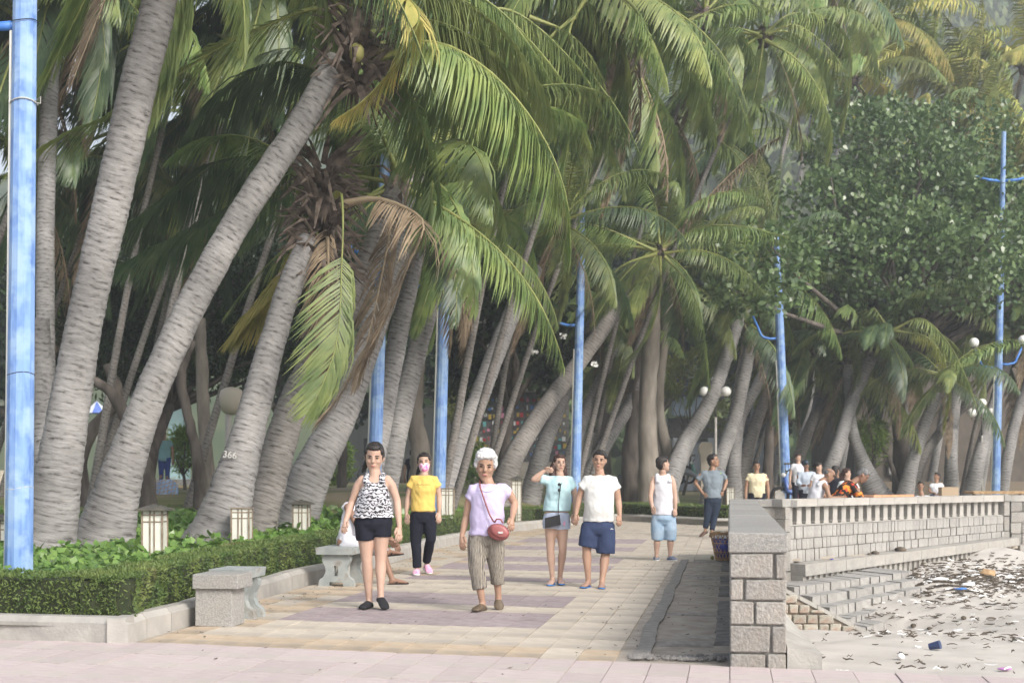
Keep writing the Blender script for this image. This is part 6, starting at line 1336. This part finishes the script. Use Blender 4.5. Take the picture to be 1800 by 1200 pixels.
    for i, (heel, t, fl, sidev, un, rr) in enumerate(feetdat if kind else []):
        sh = MB(); so = MB()
        if kind == 'flipflop':
            v, f = loft([(c, sidev * w_, un * .008) for c, w_ in ((heel - fl * .018 - un * .022, .024), (heel - un * .022 + fl * .02, .036), (heel.lerp(t, .4) - un * .018, .034), (heel.lerp(t, .78) - un * .016, .047), (t - un * .010, .040), (t + fl * .012 - un * .010, .02))], 12); sh.add(v, f)
            so_o = sh.build('shoe', sm_, root, True); so.tube([heel.lerp(t, .38) + sidev * .040, heel.lerp(t, .60) + un * .028 + sidev * .015, heel.lerp(t, .86) + un * .012, heel.lerp(t, .60) + un * .028 - sidev * .020, heel.lerp(t, .38) - sidev * .040], [.007] * 5, 6); so.build('strap', sm_, so_o, True)
        else:
            g = .008; hh = {'slipon': 1.05, 'sneaker': 1.25, 'flat': 1.0}[kind]
            cut = rr if kind != 'flat' else rr
            v, f = loft([(c - un * .002, sidev * (w_ + g), un * (h2 * (hh if n_ > 2 else .95) + g * .6)) for n_, (c, w_, h2) in enumerate(cut)] + [(t + fl * .012, sidev * .016, un * .008)], 14); sh.add(v, f)
            so_o = put('shoe', sh, sm_[0] if isinstance(sm_, tuple) else sm_, root, .007, 1)
            if isinstance(sm_, tuple):
                v, f = loft([(c - un * (h2 + .004), sidev * (w_ + g + .004), un * .011) for c, w_, h2 in rr] + [(t + fl * .014 - un * .01, sidev * .018, un * .010)], 12); so.add(v, f); so.build('sole', sm_[1], so_o, True)
    # hair and face
    hb_ = MB(); v, f = ball(hp(0, -.022, .152), .001, 4, 3); fl_ = 1.0
    def hball(x, y, z, r): r = r if isinstance(r, tuple) else (r, r, r); v, f = ball(hp(x, y, z), tuple(q * H for q in r), 14, 10, (Rh, fh, Uh)); hb_.add(v, f)
    if hstyle == 'cap': hball(0, -.022, .142, (.077, .088, .078))
    else:
        hball(0, -.018, .158, (.0825, .092, .084)); hball(0, -.045, .115, (.076, .060, .085)); hball(0, .032, .200, (.064, .060, .034)); hball(.066, .02, .165, (.018, .04, .03)); hball(-.066, .02, .165, (.018, .04, .03))
    if hstyle == 'fluffy': hball(0, -.02, .165, (.090, .098, .088)); hball(.02, .045, .202, (.060, .048, .032)); hball(-.03, .04, .198, (.05, .048, .034)); hball(.072, -.0, .13, (.024, .045, .045)); hball(-.072, -.0, .13, (.024, .045, .045))
    if hstyle in ('long', 'longside', 'tied'):
        hball(.066, -.01, .12, (.020, .045, .055)); hball(-.066, -.01, .12, (.020, .045, .055))
    if hstyle == 'long': hb_.tube([hp(0, -.06, .12), hp(0, -.075, .03), hp(0, -.075, -.06), hp(0, -.07, -.13)], [(.078 * H, .045), (.085 * H, .045), (.085 * H, .035), (.06 * H, .02)], 12)
    if hstyle == 'longside': hb_.tube([hp(-.05, -.03, .12), hp(-.085, -.02, .03), hp(-.095, .0, -.05), hp(-.08, .04, -.10)], [.04, .045, .04, .015], 10); hb_.tube([hp(.05, -.04, .12), hp(.078, -.04, .03), hp(.09, -.03, -.07), hp(.085, -.03, -.12)], [.04, .04, .035, .012], 10)
    if hstyle == 'tied': hb_.tube([hp(0, -.09, .12), hp(-.06, -.10, .07), hp(-.09, -.09, .0), hp(-.11, -.09, -.05)], [.035, .034, .028, .01], 8)
    if hstyle == 'bun': hball(0, -.115, .13, .045)
    if hair: put('hair', hb_, HAIR[hair], root, .0085 if vox < .013 else .013, 1, .006 if hstyle != 'fluffy' else .010, 38)
    if vox < .016 and abs(yaw) < 1.7:
        for sd in (-1, 1):
            mb2 = MB(); v, f = ball(hp(sd * .031, .084, .122), (.0145 * H, .009 * H, .0052 * H), 8, 6, (Rh, fh, Uh)); mb2.add(v, f); mb2.build('eye', MEYE, root, True)
            mb2 = MB(); mb2.tube([hp(sd * .014, .0895, .136), hp(sd * .032, .086, .1405), hp(sd * .048, .074, .137)], [.0034 * H, .0044 * H, .0026 * H], 6); mb2.build('eyebrow', MLASH, root, True)
        mb2 = MB(); v, f = ball(hp(0, .0935, .054), (.021 * H, .008 * H, .0060 * H), 10, 6, (Rh, fh, Uh)); mb2.add(v, f); mb2.build('mouth', MLIP, root, True)
    return root, hp, dict(ring=ring, W=W, Fw=Fw, Lt=Lt, U=U, hm=hm, shm=shm, sw=sw, TL=TL, b=b)

white_tank = cloth('white_tank', (.56, .56, .60)); navy = cloth('navy', (.035, .05, .105)); blackc = cloth('black', (.012, .013, .022))
flip_blue = mat('blue_rubber', (.06, .22, .55), None, rough=.5); blackshoe = mat('black_canvas', (.015, .015, .018), None, rough=.8)
# 1 woman in the patterned top
r1 = person('woman in black and white wavy patterned top and black shorts walking with eyes lowered', 181, dict(top=(659, 777.5), chin=(656, 828), sa=(634, 839), sb=(684, 839), ea=(619, 881, .03), eb=(698, 880, .02), wa=(607, 917, -.06), wb=(702, 927, -.04), ta=(602.5, 938, -.12), tb=(701, 955, -.09),
    ha=(641, 918), hb=(671, 918), ka=(645, 987), kb=(669, 985), aa=(649, 1056, .04), ab=(669, 1041, -.06), fa=(636, 1066, -.20), fb=(678, 1066, -.16)), 'light', tilt=.22, hstyle='tied', shirt=zebra(), shirt_kind='tank', hem=909, bottom=blackc, bend=(949, 943), bottom_kind='shorts', shoes=('slipon', blackshoe), b=1.04, belly=.02, hipw=.178, hem_flare=1.08, waist=1.08)
# 2 white haired woman
lav = cloth('lavender', (.47, .42, .60)); stripe = striped('striped_cotton', (.05, .045, .04), (.40, .36, .30), 27, 7)
r2 = person('white haired woman in lavender blouse and wide striped cropped trousers', 184, dict(top=(855, 791), chin=(852, 844), sa=(829, 855), sb=(888, 855), ea=(820, 908, .04), eb=(905, 884, .06), wa=(811.5, 943, .0), wb=(900, 912, -.12), ta=(813, 968, -.05), tb=(899, 934, -.18),
    ha=(841, 944), hb=(868, 944), ka=(837, 995, -.04), kb=(872, 990, .05), aa=(848, 1058, -.02), ab=(876, 1046, .12), fa=(834, 1072, -.14), fb=(878, 1070, -.08, .04)), 'mid', tilt=.25, hair='white', hstyle='fluffy', shirt=lav, sleeve=.42, hem=940, bottom=stripe, bend=(1034, 1027), bottom_kind='trousers', shoes=('flat', mat('bronze_leather', (.12, .09, .06), None, rough=.4)), b=1.0, wide=1.22, belly=.015, waist=1.08, hem_flare=1.08)
# 3 woman in yellow
yel = cloth('yellow', (.60, .43, .12))
r3 = person('woman in yellow tee, black trousers and pink flowered face mask', 136, dict(top=(744, 794), chin=(746, 829), sa=(725, 839), sb=(766, 839), ea=(717, 873, .03), eb=(772, 873, .03), wa=(714, 904), wb=(772, 901), ta=(715.5, 922, -.06), tb=(771.5, 921, -.06),
    ha=(733, 907), hb=(754, 907), ka=(731, 953), kb=(757, 947), aa=(733, 996, 0), ab=(750, 986, .25), fa=(731, 1008, -.16), fb=(756, 1006, -.14)), 'light', hstyle='tied', shirt=yel, sleeve=.50, hem=898, bottom=blackc, bend=(997, 988), bottom_kind='trousers', shoes=('sneaker', (mat('pink_mesh', (.75, .25, .45), (.80, .55, .65), 20), M['globe'])), b=.95, wide=1.12)
hp = r3[1]; mb = MB()
v, f = loft([(hp(0, .020, z), (hp(1, 0, 0) - hp(0, 0, 0)) * w, (hp(0, 1, 0) - hp(0, 0, 0)) * d) for z, w, d in ((-.006, .03, .06), (.02, .052, .085), (.055, .064, .095), (.085, .066, .092), (.105, .060, .082))], 18); mb.add(v, f); mb.build('face_mask', mat('flowered_mask', (.78, .60, .70), (.70, .16, .42), 28, .8, lo=.52, hi=.58), r3[0], True)
# little printed word on the tee
pr_ = MB(); q0 = P(733, 852, 137.2); 
for k in range(16): 
    x = k * .0105; pr_.tube([q0 + Vector((x, 0, .004 * math.sin(k * 2.1))), q0 + Vector((x + .006, 0, .008 + .006 * math.sin(k * 1.3)))], .0022, 4)
for v_ in range(len(pr_.v)): x, y, z = pr_.v[v_]; pr_.v[v_] = (x, y - .095 + (x - q0.x - .08) ** 2 * 1.2, z)
pr_.build('printed_word', blackc, r3[0])
# 4 seated man in white on the bench
r4 = person('man in white sleeveless shirt sitting on the concrete bench with one leg crossed', 150, dict(top=(640, 850, .25), chin=(652, 880, .25), sa=(610, 888, .2), sb=(636, 884, .42), ea=(632, 930, .1), eb=(662, 925, .45), wa=(678, 950, .0), wb=(690, 948, .3), ta=(704, 962, -.02), tb=(706, 972, .25),
    ha=(604, 955, .2), hb=(614, 953, .42), ka=(668, 958, .15), kb=(660, 965, .42), aa=(690, 1020, .1), ab=(682, 966, .2), fa=(717, 1033, .0), fb=(708, 972, -.02, .5)), 'brown', yaw=1.3, tilt=.3, hair='grey', shirt=white_tank, shirt_kind='tankback', hem=962, bottom=white_tank, bend=(972, 972), bottom_kind='shorts', shoes=('flipflop', mat('black_rubber', (.02, .02, .025), None)), b=1.0, vox=.012, belly=.02)
# 5, 6 the couple
lb = cloth('pale_blue', (.40, .57, .61)); den_lt = cloth('pale_denim', (.38, .43, .54))
r5 = person('woman in pale blue polo and denim shorts raising one hand to her hair', 150, dict(top=(986, 797), chin=(985, 828.5), sa=(963, 840), sb=(1005, 840), ea=(938, 842, -.05), eb=(1011, 873, .02), wa=(958, 826, -.06), wb=(1010, 904, -.02), ta=(973, 827, -.08), tb=(1009, 922, -.04),
    ha=(968, 908), hb=(988, 908), ka=(967.5, 966), kb=(989, 968), aa=(971, 1016, 0), ab=(984.5, 1012, .08), fa=(966, 1026, -.16), fb=(988, 1025, -.12)), 'light', yaw=.25, hair='brown', hstyle='longside', shirt=lb, sleeve=.55, hem=898, bottom=den_lt, bend=(928, 930), bottom_kind='shorts', shoes=('flipflop', flip_blue), b=.90, wide=1.12, vox=.011, hem_flare=1.10, waist=1.15)
wt = cloth('white_tee', (.57, .57, .555))
r6 = person('man in white v neck tee and navy shorts holding hands with his companion', 153, dict(top=(1055, 790), chin=(1051.5, 826), sa=(1029, 840), sb=(1080, 840), ea=(1018, 873, .02), eb=(1087, 879, .02), wa=(1012, 905, -.02), wb=(1089.5, 907, -.04), ta=(1010, 924, -.06), tb=(1089, 926, -.08),
    ha=(1038, 925), hb=(1065, 925), ka=(1031, 965), kb=(1064, 975), aa=(1034, 1019, 0), ab=(1058, 1023, -.1), fa=(1024, 1030, -.16), fb=(1057.5, 1035, -.16)), 'mid', yaw=-.15, tilt=.1, hstyle='short', shirt=wt, sleeve=.55, hem=916, bottom=navy, bend=(961, 972), bottom_kind='shorts', shoes=('flipflop', flip_blue), b=1.04, wide=1.12, belly=.03, waist=1.04)
# 7 tank top man, seen from behind
den = cloth('washed_denim', (.22, .34, .48), c2=(.38, .48, .58))
r7 = person('young man in white tank top and denim shorts seen from behind looking right', 117, dict(top=(1169, 800), chin=(1172, 828), sa=(1148, 838), sb=(1182, 838), ea=(1143, 874, -.1), eb=(1186.5, 872, -.03), wa=(1147, 893, -.28), wb=(1187.5, 895, -.08), ta=(1150, 903, -.36), tb=(1187, 909, -.12),
    ha=(1157, 910), hb=(1176, 910), ka=(1155, 945), kb=(1178.5, 945), aa=(1154, 976, 0), ab=(1178, 976, 0), fa=(1153, 984, .05), fb=(1189, 985, -.12)), 'light', face=-1, yaw=1.9, hstyle='short', shirt=white_tank, shirt_kind='tankback', hem=905, bottom=den, bend=(949, 949), bottom_kind='shorts', shoes=('sneaker', (mat('grey_mesh', (.30, .31, .30), (.10, .14, .28), 20), M['globe'])), b=1.0, wide=1.12, vox=.012)
# 8 grey tee man, hands on hips
gry = cloth('heather_grey', (.17, .205, .235))
r8 = person('man in grey tee and dark trousers standing with hands on hips looking right', 86, dict(top=(1256, 796), chin=(1261, 820), sa=(1235, 829), sb=(1270, 829), ea=(1222, 848, .05), eb=(1277, 846, .05), wa=(1237, 868, -.05), wb=(1271, 864, -.05), ta=(1241, 872, -.08), tb=(1268, 874, -.05),
    ha=(1246, 880), hb=(1260, 880), ka=(1243, 908), kb=(1256, 908), aa=(1240, 929, 0), ab=(1251.5, 932, -.1), fa=(1231, 939, -.12), fb=(1250, 942, -.16)), 'tan', yaw=1.1, hstyle='short', shirt=gry, sleeve=.7, hem=875, bottom=cloth('dark_denim', (.02, .03, .05)), bend=(928, 931), bottom_kind='trousers', shoes=('slipon', mat('brown_leather', (.10, .06, .045), None)), b=1.02, vox=.013)
def stand(label, px, py, s, skin='tan', yaw=0.0, face=1, hair='black', hstyle='short', shirt=None, sleeve=.5, kind='tee', bottom=None, h=1.62, lean=0.0, arms='down', vox=.016, gzv=0.0, sw=.36, b=1.0, turn=0.0):
    """a standing figure whose head top is at px, py"""
    m = s; y = lambda z: py + (h - z) * m; ly = lambda z: lean * max(0, (z - .9)) ; X = lambda x, z: px - (ly(h) - ly(z)) * m + x * m; ct = math.cos(turn)
    J = dict(gz=gzv, top=(px, py), chin=(px + .01 * m * math.sin(yaw), y(h - .225)), sa=(X(-sw / 2 * ct, 1.34), y(h - .30), sw / 2 * math.sin(turn)), sb=(X(sw / 2 * ct, 1.34), y(h - .30), -sw / 2 * math.sin(turn)), ha=(X(-.09 * ct, .88), y(.86)), hb=(X(.09 * ct, .88), y(.86)), ka=(X(-.09, .5), y(.47)), kb=(X(.09, .5), y(.47)), aa=(X(-.09, .1), y(.09)), ab=(X(.09, .1), y(.09)), fa=(X(-.10, 0), y(.01), -.15), fb=(X(.10, 0), y(.01), -.15))
    if arms == 'down': J.update(ea=(X(-sw / 2 - .05, 1.1), y(h - .58)), eb=(X(sw / 2 + .05, 1.1), y(h - .58)), wa=(X(-sw / 2 - .06, .85), y(h - .82), -.05), wb=(X(sw / 2 + .06, .85), y(h - .82), -.05), ta=(X(-sw / 2 - .06, .7), y(h - .98), -.08), tb=(X(sw / 2 + .06, .7), y(h - .98), -.08))
    elif arms == 'rail': J.update(ea=(X(.05, 1.1), y(h - .52), -.25), eb=(X(.12, 1.1), y(h - .52), -.15), wa=(X(.28, 1.0), y(h - .60), -.35), wb=(X(.30, 1.0), y(h - .60), -.25), ta=(X(.44, 1.0), y(h - .62), -.38), tb=(X(.46, 1.0), y(h - .62), -.30))
    elif arms == 'front': J.update(ea=(X(-sw / 2 - .03, 1.1), y(h - .56), -.05), eb=(X(sw / 2 + .03, 1.1), y(h - .56), -.05), wa=(X(-.10, 1), y(h - .62), -.28), wb=(X(.10, 1), y(h - .62), -.28), ta=(X(-.02, 1), y(h - .60), -.36), tb=(X(.02, 1), y(h - .60), -.36))
    return person(label, s, J, skin, face, yaw, .05, hair, hstyle, shirt, sleeve, kind, y(.80), bottom or blackc, (y(.10), y(.10)), 'trousers', (None, None), b=b, vox=vox)
cream = cloth('cream', (.54, .49, .34)); wht_c = cloth('white', (.56, .57, .60)); pale = cloth('pale_blue_grey', (.40, .45, .52))
flame = mat('flame_print', (.02, .018, .016), (.75, .28, .04), 9, .8, lo=.52, hi=.60, c3=(.55, .06, .03), sc3=16, lo3=.55, hi3=.62)
stand('man in cream polo shirt walking toward the viewer behind the seawall', 1330.6, 810, 80, 'tan', 0, shirt=cream, h=1.60, sw=.38, vox=.014, b=1.08)
stand('woman in white with reddish hair standing behind the helmeted man', 1404, 797, 66, 'light', .3, hair='brown', shirt=wht_c, h=1.66)
rh = stand('motorcyclist in dark helmet and pale blue jacket beside the fifth post', 1418, 808, 74, 'brown', .3, hair=None, shirt=pale, sleeve=1.9, h=1.60, arms='front', b=1.08)
hp = rh[1]; mb = MB(); v, f = ball(hp(0, -.015, .150), (.098, .112, .098), 14, 10, (hp(1, 0, 0) - hp(0, 0, 0), hp(0, 1, 0) - hp(0, 0, 0), hp(0, 0, 1) - hp(0, 0, 0))); mb.add(v, f); mb.tube([hp(-.08, .05, .165), hp(0, .115, .165), hp(.08, .05, .165)], [.01, .018, .01], 6); mb.build('helmet', mat('dark_helmet', (.03, .045, .06), None, rough=.25), rh[0], True)
stand('woman with dark hair in a bun and white blouse right of the helmeted man', 1441, 812, 76, 'light', .9, hstyle='bun', shirt=wht_c, h=1.52, sw=.32)
stand('dark haired person in dark top standing right of the bun haired woman', 1471, 817, 80, 'tan', 2.2, face=-1, hstyle='long', shirt=blackc, h=1.52, sw=.32)
stand('woman with long dark hair in pale striped shirt behind the leaning men', 1491, 822, 84, 'light', 1.2, hair='brown', hstyle='long', shirt=striped('pale_stripe', (.42, .48, .50), (.66, .70, .72), 20, .5), h=1.46, sw=.34)
# two men leaning on the balustrade
capman = person('man in brown flat cap and white tank top leaning on the seawall balustrade', 106, dict(top=(1463, 824), chin=(1456, 847), sa=(1435, 847, .12), sb=(1451, 850, -.12), ea=(1450, 874, .0), eb=(1458, 876, -.22), wa=(1476, 873, -.05), wb=(1478, 874, -.22), ta=(1488, 872, -.08), tb=(1490, 873, -.24),
    ha=(1415, 905, .1), hb=(1424, 905, -.08), ka=(1410, 935), kb=(1422, 935), aa=(1408, 963), ab=(1418, 963), fa=(1412, 972, -.12), fb=(1424, 972, -.12)), 'tan', yaw=1.25, tilt=.25, hair='grey', hstyle='cap', shirt=white_tank, shirt_kind='tankback', hem=890, bottom=cloth('khaki', (.25, .22, .16)), bend=(960, 960), bottom_kind='trousers', shoes=(None, None), vox=.013)
hp = capman[1]; ax3 = (hp(1, 0, 0) - hp(0, 0, 0), hp(0, 1, 0) - hp(0, 0, 0), hp(0, 0, 1) - hp(0, 0, 0)); mb = MB(); v, f = ball(hp(0, -.01, .178), (.076, .092, .042), 16, 10, ax3); mb.add(v, f); v, f = ball(hp(0, .075, .165), (.055, .045, .010), 12, 6, ax3); mb.add(v, f); mb.build('flat_cap', mat('brown_cap', (.24, .15, .11), (.30, .19, .14), 20, .9), capman[0], True)
person('grey haired man in black shirt with orange flames leaning over the balustrade', 106, dict(top=(1524, 825), chin=(1512, 848), sa=(1491, 848, .14), sb=(1503, 853, -.12), ea=(1508, 873, .05), eb=(1514, 876, -.2), wa=(1534, 872, -.02), wb=(1530, 876, -.22), ta=(1547, 873, -.04), tb=(1545, 879, -.24),
    ha=(1462, 885, .1), hb=(1468, 888, -.08), ka=(1460, 925), kb=(1468, 925), aa=(1458, 955), ab=(1466, 955), fa=(1464, 966, -.1), fb=(1474, 966, -.1)), 'brown', yaw=1.3, tilt=.3, hair='grey', hstyle='short', shirt=flame, sleeve=.95, hem=885, bottom=blackc, bend=(950, 950), bottom_kind='trousers', shoes=(None, None), vox=.013, b=1.05)
stand('boy in white tee just showing above the balustrade near the cardboard box', 1618, 845, 88, 'tan', -.2, shirt=wht_c, h=1.15, sw=.34, arms='front') if False else None
J = dict(top=(1619, 845), chin=(1618, 861), sa=(1607, 873), sb=(1634, 873), ea=(1604, 890), eb=(1637, 890), wa=(1610, 898, -.1), wb=(1630, 898, -.1), ta=(1614, 904, -.15), tb=(1626, 904, -.15), ha=(1613, 908), hb=(1628, 908), ka=(1611, 915, -.35), kb=(1630, 915, -.35), aa=(1611, 938, -.35), ab=(1630, 938, -.35), fa=(1611, 942, -.14), fb=(1630, 942, -.14))
person('boy in white tee sitting low behind the balustrade', 86, J, 'tan', 1, -.2, 0, shirt=wht_c, hem=908, bottom=navy, bend=(912, 912), shoes=(None, None), vox=.015, b=.9)
J = dict(top=(1646, 829), chin=(1644, 844), sa=(1636, 851), sb=(1656, 850), ea=(1633, 862), eb=(1659, 862), wa=(1640, 867, -.1), wb=(1652, 867, -.1), ta=(1644, 868, -.15), tb=(1649, 868, -.15), ha=(1640, 876), hb=(1652, 876), ka=(1636, 880, -.35), kb=(1656, 880, -.35), aa=(1636, 900, -.35), ab=(1656, 900, -.35), fa=(1634, 904, -.14), fb=(1658, 904, -.14))
person('person in white sitting at the brown box beyond the boy', 66, J, 'tan', 1, -1.0, 0, shirt=wht_c, hem=876, bottom=navy, bend=(890, 890), shoes=(None, None), vox=.017, b=.95)
stand('man in teal shirt and blue trousers standing deep in the park, back turned', 289, 757, 62, 'brown', 2.6, face=-1, shirt=cloth('teal', (.16, .30, .33)), h=1.66, gzv=.75, bottom=cloth('blue_jeans', (.03, .06, .22)), vox=.018)
stand('person in black walking away behind the woman in yellow', 726, 789, 62, 'tan', 2.8, face=-1, shirt=blackc, h=1.62, gzv=.6, vox=.018)

# ---------------------------------------------------------------- bags and small things people carry
d_ = r2[2]; lea = mat('maroon_leather', (.22, .06, .06), (.28, .09, .085), 8, .4, spec=.5); dist2 = F / 184
Q2 = lambda px, py, dy=-.2: P(px, py, F / (dist2 + dy)); root = empty('shoulder_bag', Q2(877, 935), 'maroon leather shoulder bag worn across the lavender blouse', 'bag')
c = Q2(876, 935, -.17); mb = MB(); v, f = loft([(c + Vector((0, dy, 0)) + Vector((0, 0, dz)), Vector((w, 0, -.02)), Vector((.01, 0, h))) for dy, w, h, dz in ((-.03, .085, .060, .0), (0, .105, .078, 0), (.04, .105, .078, 0), (.055, .09, .06, 0))], 18); mb.add(v, f); mb.build('body', lea, root, True)
mb = MB(); v, f = loft([(c + Vector((.012, dy, .0 + dz)), Vector((w, 0, -.03)), Vector((.01, 0, h))) for dy, w, h, dz in ((-.045, .060, .040, .012), (-.036, .092, .062, .012), (-.028, .09, .06, .012))], 16); mb.add(v, f); mb.build('flap', mat('maroon_flap', (.28, .085, .085), (.33, .11, .105), 8, .35, spec=.5), root, True)
mb = MB(); mb.box((c.x + .02, c.y - .052, c.z + .0), (.045, .012, .018), rz=.1); mb.build('clasp', mat('steel_clasp', (.7, .7, .7), None, rough=.25, metal=.8), root)
pts = [Q2(843, 843, .02), Q2(844, 856, -.13), Q2(852, 880, -.155), Q2(861, 905, -.165), Q2(868, 917, -.17)]; mb = MB(); mb.tube(pts, .0075, 6); pts = [Q2(843, 843, .02), Q2(845, 860, .12), Q2(865, 900, .15), Q2(884, 920, .0)]; mb.tube(pts, .0075, 6); mb.tube([Q2(869, 918), Q2(873, 912), Q2(880, 912), Q2(884, 919)], .008, 6); mb.build('strap', lea, root, True)
hp = r2[1]; mb = MB(); sh = d_['shm']; 
for k in range(19):
    t = -1.25 + 2.5 * k / 18; mb.ball(sh + Vector((math.sin(t) * .075 - .01, -.095 - .02 * math.cos(t), .015 - .055 * math.cos(t))), .0055, n=6, m=5)
tag(mb.build('pearl_necklace', M['globe'], None, True, origin=sh), 'short pearl necklace round the neck of the white haired woman', 'necklace')
mb = MB()
for k in range(5): mb.ball(Q2(857, 868 + k * 14, -.15), .006, n=6, m=5)
mb.build('button', M['globe'], r2[0], True, kind='stuff')
# black bag of the woman in pale blue
dist5 = F / 150; Q5 = lambda px, py, dy=-.15: P(px, py, F / (dist5 + dy)); root = empty('crossbody_bag', Q5(971, 916), 'small black crossbody bag hanging in front of the denim shorts', 'bag'); blk = mat('black_leather', (.02, .02, .022), None, rough=.4)
cs = [Q5(958, 910), Q5(984, 904), Q5(986, 922), Q5(958, 928)]; mb = MB(); off2 = Vector((0, .06, 0)); a = [cs[3], cs[2], cs[2] + off2, cs[3] + off2, cs[0], cs[1], cs[1] + off2, cs[0] + off2]; mb.hexa(a); mb.build('body', blk, root)
mb = MB(); mb.tube([Q5(991, 838, .0), Q5(985.5, 852, -.13), Q5(982, 880, -.13), Q5(981, 905, -.13)], .005, 5); mb.tube([Q5(963, 838, .06), Q5(961, 880, .1), Q5(958, 910, -.05)], .005, 5); mb.build('strap', blk, root)
mb = MB()
for dz in (0, 10):
    v, f = ball(Q5(983, 851 + dz, -.155), (.018, .006, .020), 10, 7); mb.add(v, f)
tag(mb.build('sunglasses', blk, None, True, origin=Q5(983, 855)), 'dark sunglasses hooked on the pale blue polo of the woman by the man in white', 'sunglasses')
mb = MB(); q = Q5(1010, 904, -.02); mb.tube([q + Vector((math.cos(t) * .034, math.sin(t) * .034, 0)) for t in [k * math.pi / 6 for k in range(13)]], .005, 5); tag(mb.build('bracelet', mat('gold_bracelet', (.6, .5, .3), None, rough=.3, metal=.7), None, True, origin=q), 'gold bracelet on the wrist of the woman in pale blue', 'bracelet')
mb = MB(); q = P(1270.5, 862, 86.1); mb.tube([q + Vector((math.cos(t) * .036, math.sin(t) * .036, 0)) for t in [k * math.pi / 6 for k in range(13)]], .010, 5); tag(mb.build('wristwatch', blk, None, True, origin=q), 'dark watch on the wrist of the man in grey tee', 'watch')
mb = MB(); q = P(1267, 831, F / (F / 86 - .12)); mb.box(q, (.03, .006, .015)); mb.build('shirt_logo', mat('logo_green', (.35, .6, .1), None), r8[0])
mb = MB(); q = P(1073, 930, F / (F / 153 - .13)); mb.tube([q, q + Vector((.01, 0, .008)), q + Vector((.035, -.003, .002))], [.002, .006, .002], 5); mb.build('shorts_logo', M['globe'], r6[0])
mb = MB(); q = P(992, 920, F / (dist5 - .13)); mb.box(q, (.022, .006, .05)); tag(mb.build('patch', mat('pink_patch', (.6, .3, .42), None), r5[0]))
# ---------------------------------------------------------------- evening haze over the whole place
hz_m = bpy.data.materials.new('sea_haze'); hz_m.use_nodes = True; hn, hl_ = hz_m.node_tree.nodes, hz_m.node_tree.links
hn.remove(hn['Principled BSDF']); pv = hn.new('ShaderNodeVolumePrincipled'); pv.inputs['Color'].default_value = (.86, .92, 1, 1); pv.inputs['Density'].default_value = .0021; pv.inputs['Anisotropy'].default_value = .2
hl_.new(pv.outputs[0], hn['Material Output'].inputs['Volume'])
mb = MB(); mb.box((0, 150, 68), (700, 400, 142)); mb.build('haze', hz_m, None, kind='stuff')
